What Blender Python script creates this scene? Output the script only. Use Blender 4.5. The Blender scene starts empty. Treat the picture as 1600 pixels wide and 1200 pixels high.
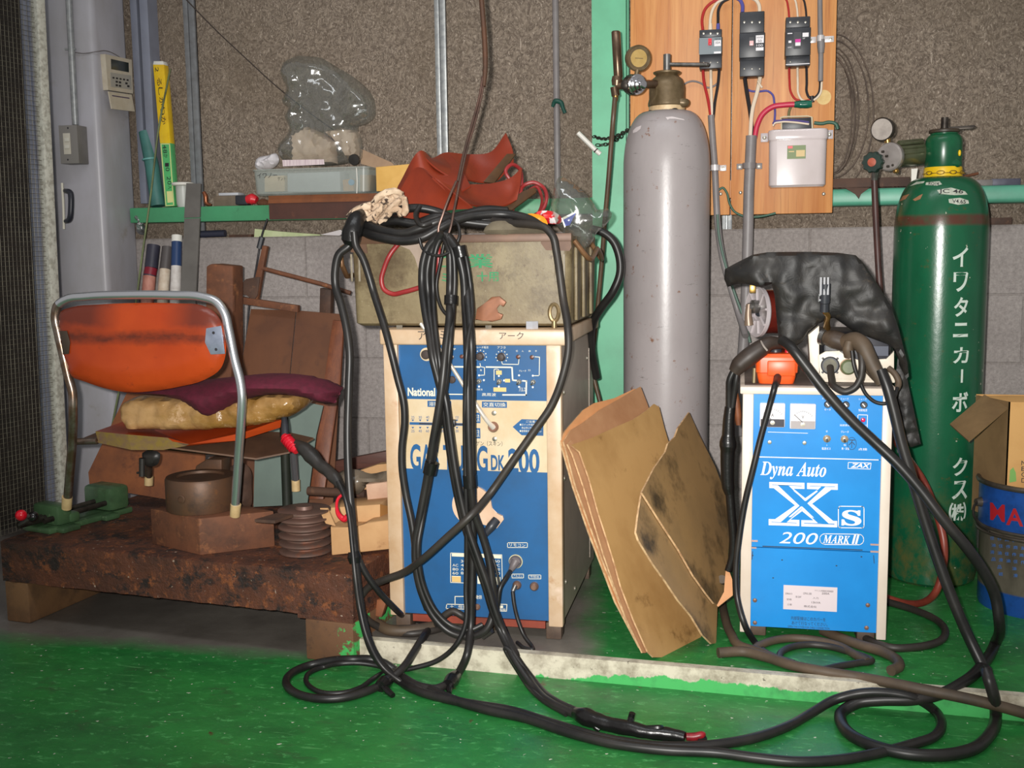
import bpy, bmesh, math, random
from mathutils import Vector, Matrix, noise as mnoise
from mathutils.geometry import delaunay_2d_cdt
random.seed(7)
sc = bpy.context.scene
COL = sc.collection

# ---------------------------------------------------------------- camera, world, lights, exposure
F = 1700.0
PITCH, YAW, ROLL = math.radians(7.0), math.radians(11.9), math.radians(-0.75)
CAM = Vector((0, -3.38, 0.945))
cf = Vector((-math.sin(YAW) * math.cos(PITCH), math.cos(YAW) * math.cos(PITCH), -math.sin(PITCH)))
r0 = Vector((math.cos(YAW), math.sin(YAW), 0))
u0 = r0.cross(cf)
cr = r0 * math.cos(ROLL) + u0 * math.sin(ROLL)
cu = u0 * math.cos(ROLL) - r0 * math.sin(ROLL)
cam_d = bpy.data.cameras.new('camera')
cam = bpy.data.objects.new('camera', cam_d)
COL.objects.link(cam)
cam_d.sensor_fit = 'HORIZONTAL'
cam_d.sensor_width = 36.0
cam_d.lens = F / 1600.0 * 36.0
cam_d.clip_start = 0.02
cam.matrix_world = Matrix(((cr.x, cu.x, -cf.x, CAM.x), (cr.y, cu.y, -cf.y, CAM.y), (cr.z, cu.z, -cf.z, CAM.z), (0, 0, 0, 1)))
sc.camera = cam

world = bpy.data.worlds.new('workshop_air')
sc.world = world
world.use_nodes = True
world.node_tree.nodes['Background'].inputs[0].default_value = (1.0, 0.97, 0.95, 1)
world.node_tree.nodes['Background'].inputs[1].default_value = 0.3

# the flash of the camera that took the picture: just left of and above the lens
fl = bpy.data.lights.new('camera_flash', 'SPOT')
fl.energy = 360
fl.color = (1.0, 0.975, 0.93)
fl.shadow_soft_size = 0.014
fl.spot_size = math.radians(72)
fl.spot_blend = 0.9
flo = bpy.data.objects.new('camera_flash', fl)
COL.objects.link(flo)
flo.location = CAM - cr * 0.05 + cu * 0.032
flo.rotation_euler = (cf + cu * 0.07 + cr * 0.07).to_track_quat('-Z', 'Y').to_euler()
# unseen overhead fill, added for soft top light with a cool tint
tb = bpy.data.lights.new('overhead_fill', 'AREA')
tb.shape = 'RECTANGLE'
tb.size, tb.size_y = 2.4, 0.4
tb.energy = 22
tb.color = (0.93, 0.97, 1.0)
tbo = bpy.data.objects.new('overhead_fill', tb)
COL.objects.link(tbo)
tbo.location = (-0.3, -2.2, 3.2)

sc.view_settings.view_transform = 'Standard'
sc.view_settings.look = 'None'
sc.view_settings.gamma = 1.0
sc.view_settings.exposure = 0.0
sc.view_settings.use_curve_mapping = False

# ---------------------------------------------------------------- picking points in the place
def ray(px, py):
    return cf * F + cr * (px - 800) - cu * (py - 600)
def W(px, py, Y):                      # point on the upright plane y = Y
    v = ray(px, py)
    return CAM + v * ((Y - CAM.y) / v.y)
def G(px, py, Z):                      # point at height Z
    v = ray(px, py)
    return CAM + v * ((Z - CAM.z) / v.z)
def PL(px, py, p0, n):                 # point on any plane
    v = ray(px, py)
    return CAM + v * ((p0 - CAM).dot(n) / v.dot(n))
def WS(pts, Y):
    return [W(p[0], p[1], p[2] if len(p) > 2 else Y) for p in pts]
def PXM(Y, px=800, py=600):            # metres per pixel there
    return (W(px + 1, py, Y) - W(px, py, Y)).x
V = Vector

# ---------------------------------------------------------------- materials
def lin(c):
    return tuple(((v / 255) / 12.92 if v / 255 <= 0.04045 else ((v / 255 + 0.055) / 1.055) ** 2.4) for v in c) + (1.0,)
class NT:
    def __init__(s, name):
        s.m = bpy.data.materials.new(name)
        s.m.use_nodes = True
        s.t = s.m.node_tree
        s.n, s.l = s.t.nodes, s.t.links
        s.b = s.n['Principled BSDF']
        s.co = s.n.new('ShaderNodeTexCoord').outputs['Object']
    def map(s, sc_=(1, 1, 1), rot=(0, 0, 0)):
        m = s.n.new('ShaderNodeMapping')
        s.l.new(s.co, m.inputs[0])
        m.inputs['Scale'].default_value = sc_
        m.inputs['Rotation'].default_value = rot
        return m.outputs[0]
    def noise(s, scale, stretch=(1, 1, 1), detail=5, rough=.6, dist=0, rot=(0, 0, 0)):
        t = s.n.new('ShaderNodeTexNoise')
        s.l.new(s.map(stretch, rot), t.inputs['Vector'])
        t.inputs['Scale'].default_value = scale
        t.inputs['Detail'].default_value = detail
        t.inputs['Roughness'].default_value = rough
        t.inputs['Distortion'].default_value = dist
        return t.outputs['Fac']
    def ramp(s, fac, lo, hi, a=0.0, b=1.0):
        r = s.n.new('ShaderNodeMapRange')
        s.l.new(fac, r.inputs[0])
        r.inputs[1].default_value, r.inputs[2].default_value = lo, hi
        r.inputs[3].default_value, r.inputs[4].default_value = a, b
        return r.outputs[0]
    def math(s, op, a, b=None):
        m = s.n.new('ShaderNodeMath')
        m.operation = op
        for i, v in enumerate((a, b)):
            if v is None:
                continue
            if isinstance(v, (int, float)):
                m.inputs[i].default_value = v
            else:
                s.l.new(v, m.inputs[i])
        return m.outputs[0]
    def mix(s, fac, a, b):
        m = s.n.new('ShaderNodeMix')
        m.data_type = 'RGBA'
        if isinstance(fac, (int, float)):
            m.inputs[0].default_value = fac
        else:
            s.l.new(fac, m.inputs[0])
        for i, v in ((6, a), (7, b)):
            if isinstance(v, tuple):
                m.inputs[i].default_value = v
            else:
                s.l.new(v, m.inputs[i])
        return m.outputs[2]
    def xyz(s):
        m = s.n.new('ShaderNodeSeparateXYZ')
        s.l.new(s.co, m.inputs[0])
        return m.outputs
    def bump(s, h, strength=.3, dist=.002):
        b = s.n.new('ShaderNodeBump')
        s.l.new(h, b.inputs['Height'])
        b.inputs['Strength'].default_value = strength
        b.inputs['Distance'].default_value = dist
        s.l.new(b.outputs[0], s.b.inputs['Normal'])
    def col(s, c):
        if isinstance(c, tuple):
            s.b.inputs['Base Color'].default_value = c
        else:
            s.l.new(c, s.b.inputs['Base Color'])
_M = {}
def mat(name, c, c2=None, rough=.55, metal=0.0, scale=14, lo=.4, hi=.68, stretch=(1, 1, 1), layers=(), bump=0, bscale=120, bdist=.002, bstretch=(1, 1, 1), spec=.5, coat=0, detail=5, dist=0):
    """base colour c, blotches of c2, then more layers (colour, scale, lo, hi, stretch)"""
    if name in _M:
        return _M[name]
    t = NT(name)
    col = lin(c)
    if c2 is not None:
        col = t.mix(t.ramp(t.noise(scale, stretch, detail, .62, dist), lo, hi), lin(c), lin(c2))
    for L in layers:
        col = t.mix(t.ramp(t.noise(L[1], L[4] if len(L) > 4 else (1, 1, 1), 6, .65), L[2], L[3]), col, lin(L[0]))
    t.col(col)
    t.b.inputs['Roughness'].default_value = rough
    t.b.inputs['Metallic'].default_value = metal
    t.b.inputs['Specular IOR Level'].default_value = spec
    t.b.inputs['Coat Weight'].default_value = coat
    if bump:
        t.bump(t.noise(bscale, bstretch, 4), bump, bdist)
    _M[name] = t.m
    return t.m

# ---------------------------------------------------------------- mesh building
def catmull(pts, res=6, closed=False):
    pts = [V(p) for p in pts]
    if len(pts) < 3:
        return pts
    out, n = [], len(pts)
    rng = n if closed else n - 1
    for i in range(rng):
        if closed:
            a, b, c, d = pts[i - 1], pts[i], pts[(i + 1) % n], pts[(i + 2) % n]
        else:
            b, c = pts[i], pts[i + 1]
            a = pts[i - 1] if i else b * 2 - c
            d = pts[i + 2] if i + 2 < n else c * 2 - b
        # centripetal-like tangents keep long/short spans from overshooting
        l1, l0, l2 = max((c - b).length, 1e-6), max((b - a).length, 1e-6), max((d - c).length, 1e-6)
        m1 = ((c - b) / l1 * l0 + (b - a) / l0 * l1) / (l0 + l1) * l1
        m2 = ((d - c) / l2 * l1 + (c - b) / l1 * l2) / (l1 + l2) * l1
        for k in range(res):
            t = k / res
            t2, t3 = t * t, t * t * t
            out.append(b * (2 * t3 - 3 * t2 + 1) + m1 * (t3 - 2 * t2 + t) + c * (3 * t2 - 2 * t3) + m2 * (t3 - t2))
    if not closed:
        out.append(pts[-1])
    return out
class MB:
    def __init__(s):
        s.bm = bmesh.new()
        s.mi = 0
    def _f(s, vs):
        try:
            f = s.bm.faces.new(vs)
            f.material_index = s.mi
            return f
        except ValueError:
            return None
    def box(s, c, d, rot=None, bev=0, seg=2):
        hx, hy, hz = d[0] / 2, d[1] / 2, d[2] / 2
        R = rot if rot is not None else Matrix.Identity(3)
        vs = [s.bm.verts.new(V(c) + R @ V((x * hx, y * hy, z * hz))) for x in (-1, 1) for y in (-1, 1) for z in (-1, 1)]
        fs = [s._f([vs[i] for i in q]) for q in ((0, 1, 3, 2), (4, 6, 7, 5), (0, 4, 5, 1), (2, 3, 7, 6), (0, 2, 6, 4), (1, 5, 7, 3))]
        if bev:
            es = list({e for f in fs for e in f.edges})
            r = bmesh.ops.bevel(s.bm, geom=es, offset=bev, segments=seg, profile=.5, affect='EDGES', clamp_overlap=True)
            for f in r['faces']:
                f.material_index = s.mi
        return s
    def bb(s, a, b, bev=0, seg=2):     # box between two corners
        a, b = V(a), V(b)
        return s.box((a + b) / 2, [abs(v) for v in (b - a)], None, bev, seg)
    def rect(s, x0, y0, x1, y1, Y, t=.002, bev=0, seg=2):   # upright plate whose front face covers these pixels at depth Y
        cx, cy = (x0 + x1) / 2, (y0 + y1) / 2
        xa, xb = W(x0, cy, Y).x, W(x1, cy, Y).x
        za, zb = W(cx, y1, Y).z, W(cx, y0, Y).z
        return s.bb((xa, Y, za), (xb, Y + t, zb), bev, seg)
    def ring_join(s, rings, closed_u=True, cap=True, closed_v=False):
        n = len(rings[0])
        m = len(rings)
        for i in range(m if closed_v else m - 1):
            A, B = rings[i], rings[(i + 1) % m]
            for j in range(n if closed_u else n - 1):
                k = (j + 1) % n
                s._f((A[j], A[k], B[k], B[j]))
        if cap and not closed_v:
            s._f(list(reversed(rings[0])))
            s._f(rings[-1])
    def cyl(s, p0, p1, r, r1=None, n=24, cap=True):
        p0, p1 = V(p0), V(p1)
        r1 = r if r1 is None else r1
        d = (p1 - p0).normalized()
        a = d.orthogonal().normalized()
        b = d.cross(a)
        R = []
        for p, q in ((p0, r), (p1, r1)):
            R.append([s.bm.verts.new(p + (a * math.cos(2 * math.pi * i / n) + b * math.sin(2 * math.pi * i / n)) * q) for i in range(n)])
        s.ring_join(R, True, cap)
        return s
    def tube(s, pts, r, n=10, closed=False, res=6, smooth=True):
        P = catmull(pts, res, closed) if smooth else [V(p) for p in pts]
        m = len(P)
        rs = r if isinstance(r, (list, tuple)) else None
        T = []
        for i in range(m):
            if closed:
                d = P[(i + 1) % m] - P[i - 1]
            else:
                d = P[min(i + 1, m - 1)] - P[max(i - 1, 0)]
            T.append(d.normalized() if d.length > 1e-9 else V((0, 0, 1)))
        a = T[0].orthogonal().normalized()
        R = []
        for i in range(m):
            a = (a - T[i] * a.dot(T[i]))
            a = a.normalized() if a.length > 1e-6 else T[i].orthogonal().normalized()
            b = T[i].cross(a)
            if rs:
                f = i / max(1, m - 1) * (len(rs) - 1)
                k = min(int(f), len(rs) - 2)
                q = rs[k] + (rs[k + 1] - rs[k]) * (f - k)
            else:
                q = r
            R.append([s.bm.verts.new(P[i] + (a * math.cos(2 * math.pi * j / n) + b * math.sin(2 * math.pi * j / n)) * q) for j in range(n)])
        s.ring_join(R, True, not closed, closed)
        return s
    def lathe(s, prof, o, axis=(0, 0, 1), n=48):
        o, d = V(o), V(axis).normalized()
        a = d.orthogonal().normalized() if abs(d.z) < .99 else V((1, 0, 0))
        b = d.cross(a)
        R = [[s.bm.verts.new(o + d * h + (a * math.cos(2 * math.pi * i / n) + b * math.sin(2 * math.pi * i / n)) * max(r, 1e-5)) for i in range(n)] for r, h in prof]
        s.ring_join(R)
        return s
    def sph(s, c, r, sc_=(1, 1, 1), n=20):
        c = V(c)
        R = []
        for i in range(1, n // 2):
            t = math.pi * i / (n // 2)
            R.append([s.bm.verts.new(c + V((math.sin(t) * math.cos(2 * math.pi * j / n) * sc_[0], math.sin(t) * math.sin(2 * math.pi * j / n) * sc_[1], -math.cos(t) * sc_[2])) * r) for j in range(n)])
        s.ring_join(R)
        return s
    def prism(s, pts, vec, bev=0):
        vec = V(vec)
        A = [s.bm.verts.new(V(p)) for p in pts]
        B = [s.bm.verts.new(V(p) + vec) for p in pts]
        n = len(A)
        fs = [s._f(A), s._f(list(reversed(B)))]
        for i in range(n):
            fs.append(s._f((A[i], B[i], B[(i + 1) % n], A[(i + 1) % n])))
        if bev:
            es = list({e for f in fs if f for e in f.edges})
            r = bmesh.ops.bevel(s.bm, geom=es, offset=bev, segments=2, profile=.5, affect='EDGES', clamp_overlap=True)
            for f in r['faces']:
                f.material_index = s.mi
        return s
    def poly(s, px, Y, t, bev=0):      # outline given in pixels on the plane y = Y, thickness t away from the camera
        return s.prism(WS(px, Y), (0, t, 0), bev)
    def grid(s, fn, nu, nv):
        R = [[s.bm.verts.new(V(fn(i / nu, j / nv))) for j in range(nv + 1)] for i in range(nu + 1)]
        s.ring_join(R, False, False)
        return s
    def pillow(s, outline, front, back, res=.012, amp=0.0, nsc=20, power=.5, rad=.04, seed=0, open_back=False, sharp=False):
        """stuffed / draped shape: outline = list of 3D points roughly in one upright plane; bulges front (to -y) and back"""
        out = catmull(outline, 4, True)
        if sharp:
            out = []
            for i, p in enumerate(outline):
                q = outline[(i + 1) % len(outline)]
                m = max(1, int((V(q) - V(p)).length / res))
                out += [V(p).lerp(V(q), k / m) for k in range(m)]
        out2 = []
        for i, p in enumerate(out):
            if not out2 or (p - out2[-1]).length > res * .5:
                out2.append(p)
        if (out2[0] - out2[-1]).length < res * .4:
            out2.pop()
        pts2 = [V((p.x, p.z)) for p in out2]
        n = len(pts2)
        xs, zs = [p.x for p in pts2], [p.y for p in pts2]
        def dist(q):
            best = 1e9
            for i in range(n):
                a, b = pts2[i], pts2[(i + 1) % n]
                ab = b - a
                t = max(0, min(1, (q - a).dot(ab) / max(ab.length_squared, 1e-12)))
                best = min(best, (a + ab * t - q).length)
            return best
        def inside(q):
            c = False
            for i in range(n):
                a, b = pts2[i], pts2[i - 1]
                if (a.y > q.y) != (b.y > q.y) and q.x < (b.x - a.x) * (q.y - a.y) / (b.y - a.y) + a.x:
                    c = not c
            return c
        inner = []
        z = min(zs) + res / 2
        row = 0
        while z < max(zs):
            x = min(xs) + res * (.25 if row % 2 else .75)
            while x < max(xs):
                q = V((x, z))
                if inside(q) and dist(q) > res * .45:
                    inner.append(q)
                x += res
            z += res * .87
            row += 1
        vs, es, fs, *_ = delaunay_2d_cdt(pts2 + inner, [], [list(range(n))], 1, 1e-6)
        # depth of the outline, spread inwards by inverse distance
        ys = [p.y for p in out2]
        flat = max(ys) - min(ys) < 1e-4
        def base(q):
            if flat:
                return ys[0]
            sw = sy = 0
            for p, y in zip(pts2, ys):
                w = 1 / ((p - q).length_squared + 1e-5)
                sw += w
                sy += w * y
            return sy / sw
        fv, bv = [], []
        for q in vs:
            d = dist(q)
            g = min(1, d / rad) ** power if d > 1e-5 else 0
            y = base(q)
            nz = mnoise.noise(V((q.x * nsc + seed, seed * 3.1, q.y * nsc))) + .5 * mnoise.noise(V((q.x * nsc * 2.3 + seed, 7 + seed, q.y * nsc * 2.3)))
            nz2 = mnoise.noise(V((q.x * nsc + seed + 50, seed, q.y * nsc)))
            v = s.bm.verts.new((q.x, y - front * g + amp * nz * min(1, g * 1.5), q.y))
            fv.append(v)
            bv.append(v if d <= 1e-5 or open_back else s.bm.verts.new((q.x, y + back * g + amp * nz2 * min(1, g * 1.5), q.y)))
        for f in fs:
            s._f([fv[i] for i in f])
            if not open_back and any(fv[i] is not bv[i] for i in f):
                s._f([bv[i] for i in reversed(f)])
        return s
    def text(s, body, x0, y0, x1, y1, Y, shear=0, bold=0, fn=None, depth=0):
        """lettering whose bounds fill these pixels on the plane y = Y (or fn(u, v) -> point)"""
        me = text_mesh(body, shear, bold)
        xs = [v.co.x for v in me.vertices]
        ys_ = [v.co.y for v in me.vertices]
        if not xs:
            return s
        ax, bx, ay, by = min(xs), max(xs), min(ys_), max(ys_)
        if fn is None:
            cx, cy = (x0 + x1) / 2, (y0 + y1) / 2
            X0, X1 = W(x0, cy, Y).x, W(x1, cy, Y).x
            Z0, Z1 = W(cx, y1, Y).z, W(cx, y0, Y).z
            fn = lambda u, v: (X0 + (X1 - X0) * u, Y, Z0 + (Z1 - Z0) * v)
        vs = [s.bm.verts.new(fn((v.co.x - ax) / max(bx - ax, 1e-6), (v.co.y - ay) / max(by - ay, 1e-6))) for v in me.vertices]
        for p in me.polygons:
            s._f([vs[i] for i in p.vertices])
        bpy.data.meshes.remove(me)
        return s
    def noise(s, amp, sc_=12, seed=0):
        for v in s.bm.verts:
            q = v.co * sc_ + V((seed, seed * 2, -seed))
            v.co += mnoise.noise_vector(q) * amp
        return s
def text_mesh(body, shear=0, bold=0):
    c = bpy.data.curves.new('lettering', 'FONT')
    c.body = body
    c.shear = shear
    c.offset = bold
    c.resolution_u = 4
    c.align_x = 'CENTER'
    o = bpy.data.objects.new('lettering', c)
    COL.objects.link(o)
    dg = bpy.context.evaluated_depsgraph_get()
    me = bpy.data.meshes.new_from_object(o.evaluated_get(dg))
    bpy.data.objects.remove(o)
    bpy.data.curves.remove(c)
    return me
def thing(name, label, cat, loc, group=None):
    o = bpy.data.objects.new(name, None)
    o.empty_display_size = .05
    COL.objects.link(o)
    o.location = V(loc)
    o['label'] = label
    o['category'] = cat
    if group:
        o['group'] = group
    return o
def root_loc(p):
    v = V((0, 0, 0))
    while p is not None:
        v += p.location
        p = p.parent
    return v
def obj(name, mb, m, parent=None, label=None, cat=None, group=None, kind=None, smooth=True, angle=38):
    bm = mb.bm
    bmesh.ops.remove_doubles(bm, verts=bm.verts, dist=1e-6)
    bmesh.ops.recalc_face_normals(bm, faces=bm.faces)
    if parent is not None:
        off = root_loc(parent)
        loc = V((0, 0, 0))
    else:
        lo = V([min(v.co[i] for v in bm.verts) for i in range(3)])
        hi = V([max(v.co[i] for v in bm.verts) for i in range(3)])
        off = loc = V(((lo.x + hi.x) / 2, (lo.y + hi.y) / 2, lo.z)) if kind != 'structure' else V((0, 0, 0))
    bmesh.ops.translate(bm, vec=-off, verts=bm.verts)
    me = bpy.data.meshes.new(name)
    bm.to_mesh(me)
    bm.free()
    for q in (m if isinstance(m, (list, tuple)) else [m]):
        me.materials.append(q)
    if smooth:
        me.polygons.foreach_set('use_smooth', [True] * len(me.polygons))
        me.set_sharp_from_angle(angle=math.radians(angle))
    o = bpy.data.objects.new(name, me)
    COL.objects.link(o)
    o.location = loc
    if parent is not None:
        o.parent = parent
    if label:
        o['label'] = label
    if cat:
        o['category'] = cat
    if group:
        o['group'] = group
    if kind:
        o['kind'] = kind
    return o
def base_of(pts):
    return V((sum(p[0] for p in pts) / len(pts), sum(p[1] for p in pts) / len(pts), min(p[2] for p in pts)))
Rz = lambda a: Matrix.Rotation(a, 3, 'Z')
# ================================================================ SETTING
P = 0.045                                      # height of the raised part of the floor
def structure(name, mb, m, parent=None, **k):
    return obj(name, mb, m, parent, kind=None if parent else 'structure', **k)

def floor_mat(name, greyfn):
    t = NT(name)
    x, y, z = t.xyz()
    base = t.mix(t.ramp(t.noise(5, (1, 1.5, 1), 6, .75), .38, .64), lin((44, 130, 60)), lin((34, 104, 50)))
    base = t.mix(t.ramp(t.noise(9, (1, 1.6, 1), 6, .7), .56, .75, 0, .75), base, lin((56, 76, 52)))
    base = t.mix(t.ramp(t.noise(26, (1, 2.2, 1), 6, .75, .4), .56, .66, 0, .8), base, lin((86, 172, 98)))
    base = t.mix(t.ramp(t.noise(40, (.16, 1.5, 1), 4, .6, .6), .655, .72, 0, .5), base, lin((104, 178, 108)))
    base = t.mix(t.ramp(t.noise(70, (1, 1, 1), 2, .5), .715, .735), base, lin((200, 204, 184)))
    base = t.mix(t.ramp(t.noise(13, (1, 1, 1), 5, .6), .68, .73), base, lin((84, 52, 34)))
    n = t.noise(5, (1, 1, 1), 5, .6)
    g = greyfn(t, x, y, n)
    base = t.mix(g, base, t.mix(t.ramp(n, .3, .7), lin((124, 118, 110)), lin((92, 86, 80))))
    t.col(base)
    t.l.new(t.ramp(t.noise(6, (1, 1, 1), 5, .7),   .3, .75, .26, .55), t.b.inputs['Roughness'])
    t.bump(t.noise(30, (1, 1, 1), 5, .7), .25, .003)
    return t.m
def grey_low(t, x, y, n):      # bare concrete under and behind the slab
    a = t.math('ADD', t.math('MULTIPLY', y, 1.0), t.math('MULTIPLY', n, .16))
    m1 = t.ramp(a, -1.03, -.94)
    return t.math('MULTIPLY', m1, t.ramp(x, -.84, -.9))
def grey_high(t, x, y, n):     # worn concrete round the old welder
    a = t.math('ADD', t.math('ADD', x, t.math('MULTIPLY', y, .12)), t.math('MULTIPLY', n, .14))
    return t.ramp(a, -.335, -.42)
floor = structure('floor', MB().bb((-3.2, -4.6, -.1), (2.2, .3, 0)), floor_mat('green_floor_paint', grey_low), smooth=False)
floor['label'] = 'green painted concrete floor of the workshop, scuffed and speckled'
KL, KR = V((-.858, -1.053, 0)), V((.564, -1.136, 0))
kd = (KR - KL).normalized()
KR2 = KL + kd * 2.9
ko = V((kd.y, -kd.x, 0))
mb = MB()
mb.prism([KL + V((0, 0, .0)), KR2, V((KR2.x, .25, 0)), V((KL.x, .25, 0))], (0, 0, P))
structure('floor_platform', mb, floor_mat('green_platform_paint', grey_high), smooth=False)
# steel edge strip of the platform, white paint over green
t = NT('chipped_kerb_paint')
x, y, z = t.xyz()
n = t.noise(16, (1, 1, .5), 5, .65)
lim = t.math('ADD', t.math('MULTIPLY', n, .055), t.ramp(x, -.55, -.2, -.048, -.005))
green = t.ramp(t.math('SUBTRACT', z, lim), .004, .001)
c = t.mix(t.ramp(t.noise(22, (1, 1, 1), 6, .7), .42, .66), lin((206, 198, 178)), lin((150, 140, 122)))
c = t.mix(t.ramp(t.noise(55, (1, 1, 1), 5, .7), .64, .7), c, lin((70, 60, 52)))
c = t.mix(green, c, t.mix(t.ramp(t.noise(30), .5, .75), lin((70, 172, 92)), lin((58, 140, 78))))
t.col(c)
t.b.inputs['Roughness'].default_value = .5
mb = MB()
ev = ko * .012
mb.prism([KL + ev, KR2 + ev, KR2 + ev + V((0, 0, P + .002)), KL + ev + V((0, 0, P + .002))], -ko * .008)
mb.prism([KL + ev + V((0, 0, P + .002)), KR2 + ev + V((0, 0, P + .002)), KR2 + ev + V((0, 0, P + .007)), KL + ev + V((0, 0, P + .007))], -ko * .022)
structure('trim_1', mb, t.m, smooth=False)

# block wall below, wood-wool board above
t = NT('concrete_blocks')
x, y, z = t.xyz()
cmb = t.n.new('ShaderNodeCombineXYZ')
t.l.new(x, cmb.inputs[0])
t.l.new(z, cmb.inputs[1])
br = t.n.new('ShaderNodeTexBrick')
t.l.new(cmb.outputs[0], br.inputs['Vector'])
br.inputs['Scale'].default_value = 1
br.inputs['Brick Width'].default_value = .4
br.inputs['Row Height'].default_value = .2
br.inputs['Mortar Size'].default_value = .0042
br.inputs['Mortar Smooth'].default_value = .4
br.inputs['Color1'].default_value = (1, 1, 1, 1)
br.inputs['Color2'].default_value = (.94, .94, .94, 1)
br.inputs['Mortar'].default_value = (.82, .81, .8, 1)
g = t.mix(t.ramp(t.noise(90, (1, 1, 1), 4, .8), .35, .7), lin((138, 130, 127)), lin((176, 167, 163)))
g = t.mix(t.ramp(t.noise(4, (1, 1, 1), 5, .6), .45, .75, 0, .6), g, lin((120, 112, 109)))
mm = t.n.new('ShaderNodeMix')
mm.data_type = 'RGBA'
mm.blend_type = 'MULTIPLY'
mm.inputs[0].default_value = 1
t.l.new(g, mm.inputs[6])
t.l.new(br.outputs['Color'], mm.inputs[7])
t.col(mm.outputs[2])
t.b.inputs['Roughness'].default_value = .8
t.bump(t.math('ADD', t.math('MULTIPLY', t.noise(160, (1, 1, 1), 4, .8), .35), t.math('MULTIPLY', t.math('SUBTRACT', 1.0, br.outputs['Fac']), 1.0)), .55, .004)
structure('wall_back', MB().bb((-3.2, 0, 0), (2.2, .16, 1.0)), t.m, smooth=False)
t = NT('wood_wool_board')
fib = t.noise(30, (1, 1, 1), 4, .66, 3.6)
fib2 = t.noise(46, (1.5, 1, .7), 4, .64, 4.5)
big = t.noise(3.2, (1, 1, 1), 5, .6)
c = t.mix(t.ramp(fib, .38, .66), lin((106, 92, 80)), lin((160, 144, 128)))
c = t.mix(t.ramp(fib2, .57, .66, 0, .8), c, lin((206, 190, 174)))
c = t.mix(t.ramp(fib2, .40, .33, 0, .75), c, lin((72, 62, 54)))
c = t.mix(t.ramp(big, .42, .72, 0, .45), c, lin((112, 96, 76)))
t.col(c)
t.b.inputs['Roughness'].default_value = .75
t.bump(t.math('ADD', fib, fib2), .8, .006)
structure('wall_back_upper', MB().bb((-3.2, .06, 1.0), (2.2, .16, 3.0)), t.m, smooth=False)

green_paint = mat('pale_green_paint', (104, 186, 146), (96, 168, 132), rough=.42, scale=6, layers=[((52, 96, 74), 22, .70, .76)])
green_dark = mat('beam_green_paint', (78, 158, 112), (72, 142, 100), rough=.45, scale=7, layers=[((108, 72, 44), 9, .66, .72), ((60, 108, 78), 26, .62, .72)])
green_teal = mat('beam_teal_paint', (92, 170, 142), (84, 150, 126), rough=.42, scale=8, layers=[((66, 84, 72), 18, .66, .74)])
# pillar: H section
mb = MB()
a, b = W(925, 150, -.1).x, W(978, 150, -.1).x
mb.bb((a, -.1, 0), (b, -.091, 3.0))
mb.bb(((a + b) / 2 - .004, -.091, 0), ((a + b) / 2 + .004, -.012, 3.0))
mb.bb((a, -.012, 0), (b, -.001, 3.0))
structure('pillar', mb, green_paint, smooth=False)
PILL = (a, b)
# grey box column with rounded corners, sheet-steel door edge and angle beside it
grey_paint = mat('grey_steel_paint', (176, 174, 182), (160, 156, 158), rough=.38, scale=5, layers=[((142, 132, 116), 7, .62, .78), ((170, 168, 168), 60, .7, .74)], stretch=(1, 1, .5), bump=.06, bscale=40)
structure('column', MB().bb((-2.2, -.2, 0), (-1.998, -.002, 3.0), .022, 4), grey_paint)
blue_grey = mat('blue_grey_paint', (132, 136, 152), (118, 120, 132), rough=.42, scale=5)
mb = MB()
a, b, c_ = W(221, 150, .0).x, W(226, 150, .0).x, W(238.5, 150, .0).x
mb.bb((-1.996, .02, W(230, 318, .02).z), (a - .012, .059, 3.0), .002)
mb.bb((b, -.004, W(230, 318, .02).z), (c_, .004, 3.0), .001)
mb.bb((c_ - .006, .004, W(230, 318, .02).z), (c_, .059, 3.0))
structure('trim_2', mb, blue_grey)
mb = MB()
mb.bb((-2.7, -.262, .1), (-2.162, -.222, 3.0), .004)
mb.bb((-2.2, -.268, .1), (-2.18, -.262, 3.0), .001)
dr = structure('door_1', mb, blue_grey)
mb = MB()
a, b = W(97, 284, -.276), W(101, 360, -.276)
mb.tube([W(97, 286, -.272), W(99, 320, -.275), W(100, 358, -.272)], .004)
mb.mi = 1
mb.tube([W(101, 298, -.268), W(110, 302, -.292), W(111, 322, -.296), W(109, 342, -.292), W(102, 346, -.268)], [.007, .009, .009, .009, .007], 12)
structure('door_handle', mb, [mat('pale_cream_plastic', (210, 205, 190), rough=.4), mat('dark_plastic', (38, 40, 50), rough=.4)], dr, label='dark curved pull handle with a pale backing strip')
# horizontal rail beams
BZ0, BZ1 = W(1400, 320, -.06).z, W(1400, 293, -.06).z
mb = MB()
mb.bb((-1.99, -.06, 1.052), (PILL[0] - .002, .056, 1.101), .003)
structure('beam_left', mb, green_dark)
mb = MB()
mb.bb((W(1296, 307, -.06).x, -.06, BZ0), (2.2, .056, BZ1), .012, 3)
structure('beam_right', mb, green_teal)
# galvanised rails and the thin conduit
galv = mat('galvanised', (168, 170, 170), (140, 143, 146), rough=.42, metal=.55, scale=60, bump=.1, bscale=90)
zinc_blue = mat('weathered_rail', (122, 124, 128), (104, 104, 106), rough=.6, scale=30)
def wall_rail(name, x0, x1, m, z0=1.0):
    mb = MB()
    a, b = W(x0, 150, .045).x, W(x1, 150, .045).x
    w = b - a
    mb.bb((a, .045, z0), (a + w * .42, .062, 3.0), .001)
    mb.bb((a + w * .5, .045, z0), (b, .062, 3.0), .001)
    mb.bb((a, .055, z0), (b, .0625, 3.0))
    return structure(name, mb, m)
wall_rail('trim_3', 292, 309, zinc_blue)
wall_rail('trim_4', 681, 698, galv)
wall_rail('trim_5', 1130, 1146, galv)
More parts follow.
